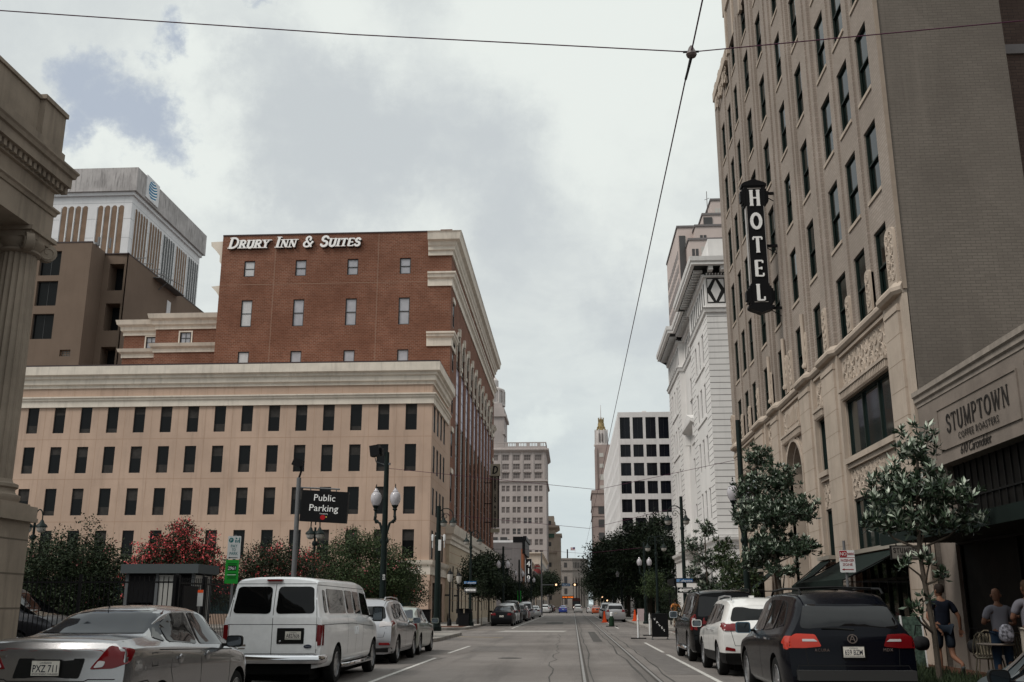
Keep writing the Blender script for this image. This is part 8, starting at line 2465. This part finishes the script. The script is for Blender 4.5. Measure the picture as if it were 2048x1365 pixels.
# roof-side pipe strip at the hotel corner
# ================================================================== TREES
bark = mat('bark', (.075, .062, .050), .9, bump=.5, bscale=30, coords='obj')
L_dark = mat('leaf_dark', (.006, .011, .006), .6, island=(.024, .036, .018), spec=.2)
L_mag = mat('leaf_magnolia', (.009, .019, .010), .36, island=(.050, .080, .045), spec=.5)
L_pale = mat('leaf_magnolia_pale', (.66, .70, .60), .5, island=(.26, .33, .24))
L_myr = mat('leaf_myrtle', (.009, .016, .008), .6, island=(.034, .048, .022), spec=.2)
L_light = mat('leaf_light', (.016, .030, .012), .6, island=(.065, .090, .038), spec=.25)
F_red = mat('blossom_red', (.72, .13, .13), .7, island=(.40, .06, .07))
F_pink = mat('blossom_pink', (.55, .25, .24), .7, island=(.38, .10, .11))
def leaf_cloud(name, parent, centers, per, spread, ln, wd, m, seed, up=.25, whorl=False, jit=.35):
 r_ = np.random.default_rng(seed)
 C = np.repeat(np.asarray(centers), per, axis=0); n = len(C)
 d = r_.normal(size=(n, 3)); d[:, 2] += up * (2.2 if whorl else 1); d /= np.linalg.norm(d, axis=1)[:, None]
 if whorl:
  P = C + d * (spread * r_.uniform(.0, .35, (n, 1)))
 else:
  P = C + r_.normal(size=(n, 3)) * spread * np.array([1, 1, .75])
 s = r_.normal(size=(n, 3)); s -= d * (s * d).sum(1)[:, None]; s /= np.linalg.norm(s, axis=1)[:, None]
 L = ln * r_.uniform(1 - jit, 1 + jit, (n, 1)); W = wd * r_.uniform(.8, 1.2, (n, 1))
 nn = np.cross(d, s)
 v = np.stack([P, P + d * L * .5 + s * W / 2 + nn * L * .06, P + d * L - nn * L * .05, P + d * L * .5 - s * W / 2 + nn * L * .06], axis=1).reshape(-1, 3)
 me = bpy.data.meshes.new(name)
 me.vertices.add(n * 4); me.vertices.foreach_set('co', v.astype(np.float32).ravel())
 me.loops.add(n * 4); me.loops.foreach_set('vertex_index', np.arange(n * 4, dtype=np.int32))
 me.polygons.add(n); me.polygons.foreach_set('loop_start', np.arange(0, n * 4, 4, dtype=np.int32)); me.polygons.foreach_set('loop_total', np.full(n, 4, dtype=np.int32))
 me.update(calc_edges=True); me.materials.append(m)
 return link(name, me, parent)
def tree(name, label, base, blobs, trunk, ncl, per, spread, ln, wd, lm, seed, extra=(), group=None, cat='tree', whorl=False, up=.25, shell=2.4, tr=.06, limbs=1.0, zscale=1.0):
 """blobs: (dx,dy,z,rx,rz) crown masses; trunk: points up from the base; extra: (part name, material, share, length, width, on top only)"""
 rr = random.Random(seed)
 t = thing(name, base, label, cat, group)
 cent = []
 tot = sum(b_[3] ** 2 * b_[4] for b_ in blobs)
 mb = MB().tube([Vector(p) for p in trunk], [tr * (1 - .55 * i / (len(trunk) - 1)) for i in range(len(trunk))], 8)
 top = Vector(trunk[-1])
 for (x, y, z, rx, rz) in blobs:
  k = max(4, int(ncl * rx * rx * rz / tot))
  c0 = Vector((x, y, z))
  # limbs fork off the nearest trunk point below the mass
  src = min((Vector(p) for p in trunk[1:]), key=lambda p: (p - c0).length + (5 if p.z > z else 0))
  mid = src.lerp(c0, .5) + Vector((rr.uniform(-.1, .1), rr.uniform(-.1, .1), -.06 * rx))
  mb.tube([src, mid, c0], [tr * .42, tr * .32, tr * .2], 6)
  for q in range(k):
   while True:
    v = Vector((rr.gauss(0, 1), rr.gauss(0, 1), rr.gauss(0, 1)))
    if v.length > .1: break
   v.normalize(); rad = rr.random() ** (1 / shell) * rr.uniform(.78, 1.10)
   p = c0 + Vector((v.x * rx * rad, v.y * rx * rad, v.z * rz * rad * (1 if v.z > 0 else .8)))
   cent.append(tuple(p))
   if q < k * .30 * limbs:
    mb.tube([c0.lerp(p, .05), c0.lerp(p, .55) + Vector((0, 0, .03)), p], [tr * .16, tr * .11, tr * .05], 4)
 mb.build('trunk', bark, t)
 leaf_cloud('crown', t, cent, per, spread, ln, wd, lm, seed, up, whorl)
 zs = sorted(c[2] for c in cent); zc = zs[len(zs) // 3]
 for k, (nm, m, share, l2, w2, topo) in enumerate(extra):
  sel = [c for c in cent if rr.random() < share and (not topo or c[2] > zc)]
  if sel: leaf_cloud(nm, t, [(c[0], c[1], c[2] + .05) for c in sel], max(3, int(per * .45)), spread * (.7 if not whorl else 1), l2, w2, m, seed + 5 + k, .9, whorl)
 return t
# magnolias on the right sidewalk
tree('magnolia_tree', 'slender magnolia with pale-tipped glossy leaves in front of the coffee house, nearest on the right', (6.05, 17.75, .15),
     [(.0, .0, 3.95, .42, .50), (-.35, .2, 3.25, .55, .38), (.45, -.1, 3.15, .50, .35), (-.62, .3, 2.75, .45, .26), (.72, .1, 2.75, .36, .28), (.05, .1, 2.75, .65, .38), (.0, .0, 3.35, .6, .4), (-.42, -.25, 1.30, .20, .17), (-.15, .0, 1.42, .16, .14), (-.05, -.2, 2.05, .17, .16), (.22, 0, 1.85, .14, .15), (-.38, 0, 2.05, .2, .14)],
     [(0, 0, -.15), (-.02, 0, .9), (-.09, 0, 1.7), (-.12, .02, 2.3), (-.05, .04, 3.0), (0, 0, 3.8)], 400, 13, .12, .12, .042, L_mag, 11, (('new_leaves', L_pale, .42, .145, .048, False),), whorl=True, up=.5, tr=.055)
tree('magnolia_tree', 'taller magnolia beside the globe lamp pole by the hotel arch', (6.2, 31.0, .15),
     [(-.0, 2.2, 6.0, .55, .62), (.15, .4, 5.1, .75, .6), (-.35, 2.2, 5.0, .6, .5), (.1, .2, 4.1, 1.0, .65), (-.45, 1.2, 4.0, .7, .6), (.45, -1.0, 4.0, .65, .5), (.0, .4, 3.1, 1.0, .55), (.5, -1.1, 2.95, .6, .38), (-.4, 1.4, 2.7, .65, .4), (.1, -.2, 2.35, .6, .3)],
     [(0, 0, -.1), (0, 0, 1.6), (-.05, .3, 2.6), (.02, .3, 3.8), (0, 1.2, 5.4)], 1150, 14, .11, .135, .046, L_mag, 12, (('new_leaves', L_pale, .28, .14, .045, False),), whorl=True, up=.5, tr=.07)
tree('magnolia_tree', 'wiry small magnolia left of the globe lamp pole', (6.1, 47.0, .15),
     [(.0, .0, 4.7, .6, .55), (-.5, .5, 4.0, .7, .5), (.2, 0, 3.4, .8, .5), (-.6, 0, 2.8, .6, .4), (.3, .2, 2.3, .9, .45), (-.2, 0, 1.7, .9, .4)], [(0, 0, -.1), (.02, 0, 1.5), (0, 0, 3.0), (0, 0, 4.4)], 270, 12, .12, .17, .055, L_mag, 13, (('new_leaves', L_pale, .25, .16, .055, False),), whorl=True, tr=.06)
tree('magnolia_tree', 'bushy light green magnolia between the wiry one and the globe lamp pole', (6.2, 40.5, .15),
     [(-.1, 1.0, 3.6, .55, .5), (-.1, .5, 2.9, .8, .5), (.2, -.4, 2.4, .9, .5), (-.2, .4, 1.7, .9, .45), (.2, -1.0, 1.7, .8, .5)], [(0, 0, -.1), (.02, 0, 1.2), (0, 0, 2.4), (0, .4, 3.3)], 330, 12, .12, .15, .05, L_light, 14, (('new_leaves', L_mag, .5, .16, .05, False),), whorl=True, tr=.05)
tree('sidewalk_shrub', 'low dark leafy shrub behind the black cars by the hotel wall', (6.9, 30.5, .15), [(0, 0, 1.2, .7, .6), (-.2, 2.5, 1.1, .7, .5), (.1, -2.2, 1.3, .6, .4)], [(0, 0, 0), (0, 0, 1.0)], 130, 14, .12, .15, .05, L_mag, 15, whorl=True, cat='shrub', tr=.03)
tree('sidewalk_shrub', 'low green shrub at the right corner behind the large black car', (6.3, 46, .15), [(0, 0, .8, .7, .4), (-.2, 4, .7, .5, .4)], [(0, 0, 0), (0, 0, .7)], 80, 16, .12, .10, .05, L_light, 16, cat='shrub', tr=.03)
# crape myrtles in the lot
tree('crape_myrtle', 'dark crape myrtle with a few pink flowers at far left behind the parked lot car', (-19.3, 38.0, .1),
     [(0, 0, 3.0, 2.2, 1.1), (-1.6, .3, 2.3, 1.4, 1.0), (1.5, -.2, 2.4, 1.5, 1.1), (.2, 0, 1.5, 2.6, 1.0), (.7, 0, 4.1, .45, .6), (-.5, .2, 3.8, .5, .5)], [(0, 0, 0), (.05, 0, 1.0), (0, 0, 2.4)], 1500, 24, .18, .11, .055, L_myr, 21, (('blossom', F_pink, .012, .06, .06, False),), tr=.10)
tree('crape_myrtle', 'crape myrtle covered in red blossom above the kiosk', (-14.45, 36.5, .1),
     [(0, 0, 3.35, 1.15, .95), (-1.0, .1, 2.8, .9, .7), (.95, 0, 2.9, .9, .75), (-1.5, .2, 3.3, .3, .4), (1.2, .2, 3.7, .3, .3), (0, 0, 1.9, 2.0, 1.0), (.15, 0, 4.1, .45, .4)], [(0, 0, 0), (.05, 0, 1.0), (0, 0, 2.4)], 1050, 22, .14, .09, .05, L_myr, 22, (('blossom', F_red, .95, .075, .06, True), ('blossom', F_red, .25, .07, .055, False)), tr=.09)
tree('crape_myrtle', 'half-flowering crape myrtle behind the public parking pole', (-11.9, 40.0, .1),
     [(0, 0, 3.1, 1.5, .9), (-1.1, .1, 2.7, 1.1, .8), (1.1, 0, 2.8, 1.2, .9), (0, 0, 1.7, 2.4, 1.0)], [(0, 0, 0), (.05, 0, 1.0), (0, 0, 2.4)], 1150, 22, .15, .09, .045, L_myr, 23, (('blossom', F_red, .14, .08, .06, True), ('pale_blossom', F_pink, .06, .07, .06, False)), tr=.09)
tree('crape_myrtle', 'wide green crape myrtle with sparse pale flowers around the globe lamp pole', (-9.7, 46.0, .15),
     [(0, 0, 3.9, 1.5, .9), (-1.5, .1, 3.3, 1.2, .9), (1.5, 0, 3.2, 1.2, .9), (0, 0, 2.5, 2.5, 1.0), (1.9, 0, 2.3, 1.1, .7), (-1.2, 0, 1.6, 1.5, 1.0), (1.0, 0, 1.4, 1.3, .9)], [(0, 0, 0), (.05, 0, 1.0), (0, 0, 2.6)], 1700, 22, .16, .10, .052, L_light, 24, (('blossom', F_pink, .03, .07, .06, False),), tr=.10)
tree('crape_myrtle', 'dark crape myrtle against the teal shopfront right of the globe lamp pole', (-9.0, 53.0, .15),
     [(0, 0, 2.7, 1.3, .9), (.6, 0, 1.9, 1.0, .9), (-.9, 0, 1.9, 1.3, 1.0)], [(0, 0, 0), (.05, 0, 1.0), (0, 0, 2.2)], 520, 22, .16, .10, .055, L_myr, 25, (('blossom', F_red, .03, .08, .07, False),), tr=.08)
# street trees beyond the crossing
G1 = 'dark street trees on the left beyond the crossing'
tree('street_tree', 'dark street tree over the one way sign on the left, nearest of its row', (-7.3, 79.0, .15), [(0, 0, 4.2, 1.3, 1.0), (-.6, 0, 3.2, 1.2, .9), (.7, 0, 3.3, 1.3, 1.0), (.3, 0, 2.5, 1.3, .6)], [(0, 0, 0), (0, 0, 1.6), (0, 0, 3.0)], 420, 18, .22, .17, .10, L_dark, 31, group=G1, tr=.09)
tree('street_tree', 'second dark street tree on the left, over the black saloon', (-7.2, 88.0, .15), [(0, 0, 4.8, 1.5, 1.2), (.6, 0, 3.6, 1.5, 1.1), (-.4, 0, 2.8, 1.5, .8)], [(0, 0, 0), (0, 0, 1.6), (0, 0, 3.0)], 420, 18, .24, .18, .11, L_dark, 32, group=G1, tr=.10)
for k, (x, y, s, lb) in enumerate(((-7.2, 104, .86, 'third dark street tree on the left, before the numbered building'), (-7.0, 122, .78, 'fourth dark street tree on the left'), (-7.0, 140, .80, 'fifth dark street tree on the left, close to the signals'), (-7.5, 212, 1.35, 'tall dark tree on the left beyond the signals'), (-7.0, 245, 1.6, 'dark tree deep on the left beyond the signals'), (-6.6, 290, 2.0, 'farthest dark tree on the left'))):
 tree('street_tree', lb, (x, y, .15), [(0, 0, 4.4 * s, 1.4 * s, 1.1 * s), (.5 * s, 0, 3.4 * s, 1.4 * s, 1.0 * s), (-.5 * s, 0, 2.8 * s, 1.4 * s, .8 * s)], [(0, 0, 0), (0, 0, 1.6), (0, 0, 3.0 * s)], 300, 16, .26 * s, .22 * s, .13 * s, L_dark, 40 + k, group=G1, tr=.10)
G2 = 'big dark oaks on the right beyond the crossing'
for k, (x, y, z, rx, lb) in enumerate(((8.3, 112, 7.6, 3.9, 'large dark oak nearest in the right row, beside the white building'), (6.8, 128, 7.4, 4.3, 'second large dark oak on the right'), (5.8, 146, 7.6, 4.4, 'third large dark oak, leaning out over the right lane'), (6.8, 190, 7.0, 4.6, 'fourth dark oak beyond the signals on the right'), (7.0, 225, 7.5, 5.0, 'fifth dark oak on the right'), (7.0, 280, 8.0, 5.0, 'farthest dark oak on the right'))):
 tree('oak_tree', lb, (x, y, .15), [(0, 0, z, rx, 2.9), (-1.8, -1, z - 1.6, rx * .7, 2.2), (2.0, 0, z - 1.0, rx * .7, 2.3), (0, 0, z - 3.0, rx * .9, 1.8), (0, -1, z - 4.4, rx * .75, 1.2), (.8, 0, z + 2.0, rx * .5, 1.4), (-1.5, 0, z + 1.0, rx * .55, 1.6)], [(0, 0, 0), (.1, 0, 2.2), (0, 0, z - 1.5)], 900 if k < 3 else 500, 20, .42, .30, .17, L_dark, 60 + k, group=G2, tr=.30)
tree('young_tree', 'small young tree on the right sidewalk in front of the dark oaks', (5.8, 73.0, .15), [(0, 0, 3.1, .9, .6), (-.4, 0, 2.5, .8, .5), (.4, 0, 2.3, .8, .5)], [(0, 0, 0), (0, 0, 1.2), (0, 0, 2.4)], 170, 14, .16, .12, .06, L_light, 71, tr=.05)
tree('young_tree', 'thin young tree by the litter bin on the left', (-6.45, 72.5, .15), [(0, 0, 2.9, .4, .45), (0, 0, 2.3, .35, .35)], [(0, 0, 0), (.03, 0, 1.0), (0, 0, 2.4)], 50, 14, .12, .10, .06, L_dark, 72, tr=.035)
tree('corner_shrub', 'small cone-shaped dark shrub by the canopy on the right', (6.6, 66.5, .15), [(0, 0, .9, .35, .8), (0, 0, 1.7, .2, .4)], [(0, 0, 0), (0, 0, 1.0)], 60, 18, .10, .09, .05, L_dark, 73, cat='shrub', tr=.03)
tree('corner_shrub', 'bright green low shrub beside the black board', (6.2, 58.8 - 2.0, .15), [(0, 0, .4, .5, .35)], [(0, 0, 0), (0, 0, .3)], 40, 18, .1, .09, .05, L_light, 74, cat='shrub', tr=.02)
# ground planting at the foot of the magnolia and along the kerb
def grass_bed():
 r_ = np.random.default_rng(9); c = np.stack([r_.uniform(5.5, 6.9, 1500), r_.uniform(15.5, 23.5, 1500), np.full(1500, .15)], 1)
 o = leaf_cloud('ground_cover', None, c, 5, .05, .26, .016, L_myr, 91, 2.2); tag(o, 'strappy dark ground cover planted round the nearest magnolia', 'ground cover', kind='stuff')
 tag(MB().box(5.45, 6.95, 15.4, 23.6, .14, .165).build('planting_bed', mat('dark_soil', (.03, .024, .02), .95)), kind='structure')
grass_bed()
hd = bpy.data.objects['added_dark_hedge']; r_ = np.random.default_rng(4); c = np.stack([r_.uniform(-.25, 1.0, 1500), r_.uniform(0, 60, 1500), r_.uniform(.2, 2.9, 1500)], 1); leaf_cloud('foliage', hd, c, 12, .18, .22, .13, L_dark, 92)
# ================================================================== PEOPLE
skin = mat('skin', (.17, .085, .055), .6, coords='obj'); navy = mat('navy_cloth', (.006, .008, .015), .85, coords='obj', var=.2, vscale=9); hairm = mat('dark_hair', (.018, .012, .010), .7, coords='obj', bump=.4, bscale=60)
def skinmesh(name, verts, edges, m, parent, sub=2, root=0):
 """one continuous surface grown round a jointed skeleton; verts = (x,y,z,radius[,radius2])"""
 me = bpy.data.meshes.new(name); me.from_pydata([v[:3] for v in verts], edges, [])
 o = bpy.data.objects.new(name, me); COL.objects.link(o)
 o.modifiers.new('skin', 'SKIN')
 for i, v in enumerate(verts):
  me.skin_vertices[0].data[i].radius = (v[3], v[4] if len(v) > 4 else v[3])
  me.skin_vertices[0].data[i].use_root = (i == root)
 s_ = o.modifiers.new('sub', 'SUBSURF'); s_.levels = sub; s_.render_levels = sub
 dg = bpy.context.evaluated_depsgraph_get()
 nm = bpy.data.meshes.new_from_object(o.evaluated_get(dg), depsgraph=dg); nm.name = name
 bpy.data.objects.remove(o)
 nm.materials.clear(); nm.materials.append(m)
 for p in nm.polygons: p.use_smooth = True
 return link(name, nm, parent)
def head(t, c, hair, hm, face=(0, 1), r=.098, bald=False):
 """skull, jaw, nose, ears, eyes; face = direction looked at"""
 f = Vector((*face, 0)).normalized(); s_ = Vector((-f.y, f.x, 0)); c = Vector(c)
 mb = MB()
 mb.lathe([(.012, -.135), (.045, -.125), (.066, -.09), (.078, -.04), (.084, .02), (.080, .07), (.058, .105), (.02, .122), (.001, .124)], (0, 0, 0), 18)
 V = []
 for x, y, z in mb.v:
  V.append((x * .92, y * 1.12 + (.012 if z < -.03 else 0), z))
 mb.v = V
 mb.lathe([(.001, .024), (.012, .012), (.014, -.008), (.001, -.018)], (0, .098, -.025), 8)
 for sx in (-1, 1): mb.lathe([(.001, -.032), (.018, -.015), (.02, .015), (.001, .032)], (sx * .083, .0, -.015), 8)
 mb.tube([(-.022, .088, -.072), (0, .094, -.07), (.022, .088, -.072)], .006, 6)
 for sx in (-1, 1): mb.lathe([(.001, -.008), (.011, 0), (.001, .008)], (sx * .032, .085, .005), 8, mi=1)
 rot = Matrix(((s_.x * -1, f.x, 0), (s_.y * -1, f.y, 0), (0, 0, 1)))
 h = mb.mesh('head', [skin, hairm]); h.transform(Matrix.Translation(c) @ rot.to_4x4() @ Matrix.Scale(r / .098, 4)); ho = link('head', h, t)
 if not bald:
  mb = MB().lathe([(.080, -.05), (.092, -.01), (.094, .04), (.086, .09), (.055, .125), (.001, .138)], (0, 0, 0), 18)
  mb.v = [(x * .95, y * 1.12 - .018, z) for x, y, z in mb.v]
  h = mb.mesh('hair', hm); h.transform(Matrix.Translation(c) @ rot.to_4x4() @ Matrix.Scale(r / .098, 4)); link('hair', h, ho)
def hand(parent, w, d, side, palm=.085):
 """palm, four unequal curled fingers and a thumb; d = direction of the hand"""
 w, d = Vector(w), Vector(d).normalized(); s_ = d.cross(Vector((0, 0, 1)));
 if s_.length < .1: s_ = Vector((0, 1, 0))
 s_.normalize(); n = s_.cross(d)
 mb = MB().obox(w + d * palm * .5, d * palm, s_ * .075, n * .028)
 for k, l in enumerate((.062, .072, .068, .052)):
  b_ = w + d * palm + s_ * (-.028 + .0187 * k)
  mb.tube([b_ - d * .01, b_ + d * l * .45 - n * .004, b_ + d * l * .8 - n * .022, b_ + d * l * .85 - n * .042], [.0095, .009, .008, .006], 6)
 b_ = w + d * palm * .3 - s_ * .036 * side
 mb.tube([b_, b_ + d * .03 - s_ * .022 * side - n * .01, b_ + d * .055 - s_ * .028 * side - n * .022], [.012, .010, .007], 6)
 return mb.build('hand', skin, parent)
def person(label, x, y, shirt, shorts, hair=True, hm=None, pose='walk', rz=0.0, scale=1.0, face=(0, 1), extras=None, longp=False, group=None):
 t = thing('person', (x, y, .15), label, 'person', group, rz); t.scale = (scale,) * 3
 S = 1 if pose == 'walk' else 0
 hipL, hipR = (-.095, 0, .92), (.095, 0, .92)
 kL, kR = ((-.10, .10, .50), (.12, -.02, .50)) if S else ((-.11, .03, .49), (.11, .03, .49))
 aL, aR = ((-.10, .06, .09), (.16, -.42, .26)) if S else ((-.12, 0, .09), (.12, 0, .09))
 tL = (aL[0], aL[1] + .17, .035); tR = (.16, -.38, .10) if S else (aR[0], .17, .035)
 elL, elR = ((-.32, -.10, 1.13), (.33, -.02, 1.14)); wrL, wrR = ((-.16, -.20, .92), (.36, .06, .90))
 if pose == 'hold': elL, elR = (-.30, .02, 1.14), (.30, .02, 1.14); wrL, wrR = (-.12, .25, 1.18), (.12, .27, 1.12)
 V = [(0, 0, .95, .15, .105), (0, -.01, 1.10, .135, .095), (0, 0, 1.28, .165, .11), (0, 0, 1.42, .12, .075), (0, .015, 1.50, .052), (0, .03, 1.57, .05),
         (-.19, 0, 1.40, .062), (*elL, .042), (*wrL, .028), (.19, 0, 1.40, .062), (*elR, .042), (*wrR, .028),
         (*hipL, .098), (*kL, .062), (kL[0], kL[1] - .035, kL[2] - .14, .058), (*aL, .038), (*tL, .036), (*hipR, .098), (*kR, .062), (kR[0], kR[1] - .06, kR[2] - .12, .058), (*aR, .038), (*tR, .036)]
 E_ = [(0, 1), (1, 2), (2, 3), (3, 4), (4, 5), (3, 6), (6, 7), (7, 8), (3, 9), (9, 10), (10, 11), (0, 12), (12, 13), (13, 14), (14, 15), (15, 16), (0, 17), (17, 18), (18, 19), (19, 20), (20, 21)]
 b_ = skinmesh('body', V, E_, skin, t)
 m7 = tuple((Vector(V[6][:3]).lerp(Vector(elL), .72))); m10 = tuple((Vector(V[9][:3]).lerp(Vector(elR), .72)))
 skinmesh('shirt', [(0, 0, .90, .172, .125), (0, -.01, 1.08, .158, .115), (0, 0, 1.28, .182, .125), (0, 0, 1.425, .13, .085), (-.19, 0, 1.40, .078), (*m7, .064), (.19, 0, 1.40, .078), (*m10, .064)], [(0, 1), (1, 2), (2, 3), (3, 4), (4, 5), (3, 6), (6, 7)], shirt, t)
 e = .97 if not longp else .96
 LL = Vector(kL).lerp(Vector(aL), e * .9) if longp else Vector(hipL).lerp(Vector(kL), e); RR = Vector(kR).lerp(Vector(aR), e * .9) if longp else Vector(hipR).lerp(Vector(kR), e)
 pv = [(0, 0, .96, .155, .115), (*hipL, .115), (*hipR, .115)]; pe = [(0, 1), (0, 2)]
 if longp:
  pv += [(*kL, .078), (*LL, .068), (*kR, .078), (*RR, .068)]; pe += [(1, 3), (3, 4), (2, 5), (5, 6)]
 else:
  pv += [(*LL, .098), (*RR, .098)]; pe += [(1, 3), (2, 4)]
 skinmesh('trousers' if longp else 'shorts', pv, pe, shorts, t)
 for a, tt, nm in ((aL, tL, 'shoe'), (aR, tR, 'shoe')):
  a, tt = Vector(a), Vector(tt); d = (tt - a); 
  skinmesh(nm, [(a.x, a.y - .04, a.z - .04, .044, .04), (*(a + d * .5 - Vector((0, 0, .01))), .046, .04), (*(tt + d * .35), .042, .03)], [(0, 1), (1, 2)], mat('shoe_grey', (.05, .055, .06), .7), t, 1)
 hand(t, wrL, Vector(wrL) - Vector(elL), 1); hand(t, wrR, Vector(wrR) - Vector(elR), -1)
 head(t, (0, .035, 1.665), hair, hm or hairm, face, bald=not hair)
 return t
t = person('man in dark shirt and shorts walking away past the slim tree', 7.42, 21.3, navy, mat('dark_shorts', (.014, .020, .030), .85, coords='obj'), face=(-.5, .9), scale=1.0)
for k, (x, y, z, lb) in enumerate(((6.98, 21.35, .55, 'dark holdall hanging on the left of the walking man'), (7.95, 21.1, .50, 'dark holdall carried on the right of the walking man'))):
 b_ = thing('holdall', (x, y, z), lb, 'bag')
 skinmesh('bag_body', [(-.16, 0, .22, .17, .14), (0, 0, .24, .20, .16), (.16, 0, .22, .17, .14)], [(0, 1), (1, 2)], mat('holdall_black', (.012, .012, .013), .8, coords='obj', var=.3, vscale=12), b_, 2)
 MB().tube([(-.12, 0, .38), (-.08, 0, .58), (.08, 0, .58), (.12, 0, .38)], .012, 6).build('strap', M['black'], b_)
wsh = mat('white_shirt_shade_dimmed', (.17, .165, .19), .85, coords='obj'); khaki = mat('pale_trousers', (.36, .32, .27), .85, coords='obj')  # white shirt darkened, the deep cafe shade is put into its colour
t = person('person in white shirt and pale trousers wearing a black backpack at the right edge', 7.78, 18.1, wsh, khaki, hm=mat('sandy_hair', (.07, .042, .026), .7, coords='obj', bump=.5, bscale=70), pose='hold', face=(-.2, 1), longp=True, scale=1.0)
b_ = thing('backpack', (7.84, 17.90, 1.38), 'black backpack worn by the person at the right edge', 'bag')
skinmesh('bag_body', [(0, 0, -.18, .14, .09), (0, -.01, .0, .15, .10), (0, 0, .16, .13, .08)], [(0, 1), (1, 2)], M['black'], b_, 2)
MB().tube([(-.10, .05, -.15), (-.13, .16, .02), (-.10, .14, .22), (-.08, .0, .22)], .018, 6).tube([(.10, .05, -.15), (.13, .16, .02), (.10, .14, .22), (.08, .0, .22)], .018, 6).build('strap', M['black'], b_)
t = person('shaven-headed person in a pale shirt standing beside the backpack wearer', 7.46, 18.6, wsh, mat('blue_jeans', (.015, .030, .055), .85, coords='obj'), hair=False, pose='hold', face=(.3, 1), longp=True, scale=.93)
b_ = thing('patterned_bag', (7.42, 18.28, 1.0), 'black and white patterned bag hanging behind the shaven-headed person', 'bag')
skinmesh('bag_body', [(0, 0, -.12, .15, .09), (0, 0, .08, .14, .08), (.02, 0, .22, .10, .06)], [(0, 1), (1, 2)], mat('patterned_cloth', (.02, .02, .03), .8, coords='obj', var=.0, col2=None) if False else mat('patterned_cloth', (.05, .05, .06), .8, var=.9, vscale=16, col2=(.2, .2, .23), coords='obj'), b_, 2)
person('distant person in orange top near the canopy on the right', 6.55, 62.5 + 4, mat('orange_top', (.45, .17, .05), .8), khaki, pose='stand', longp=True)
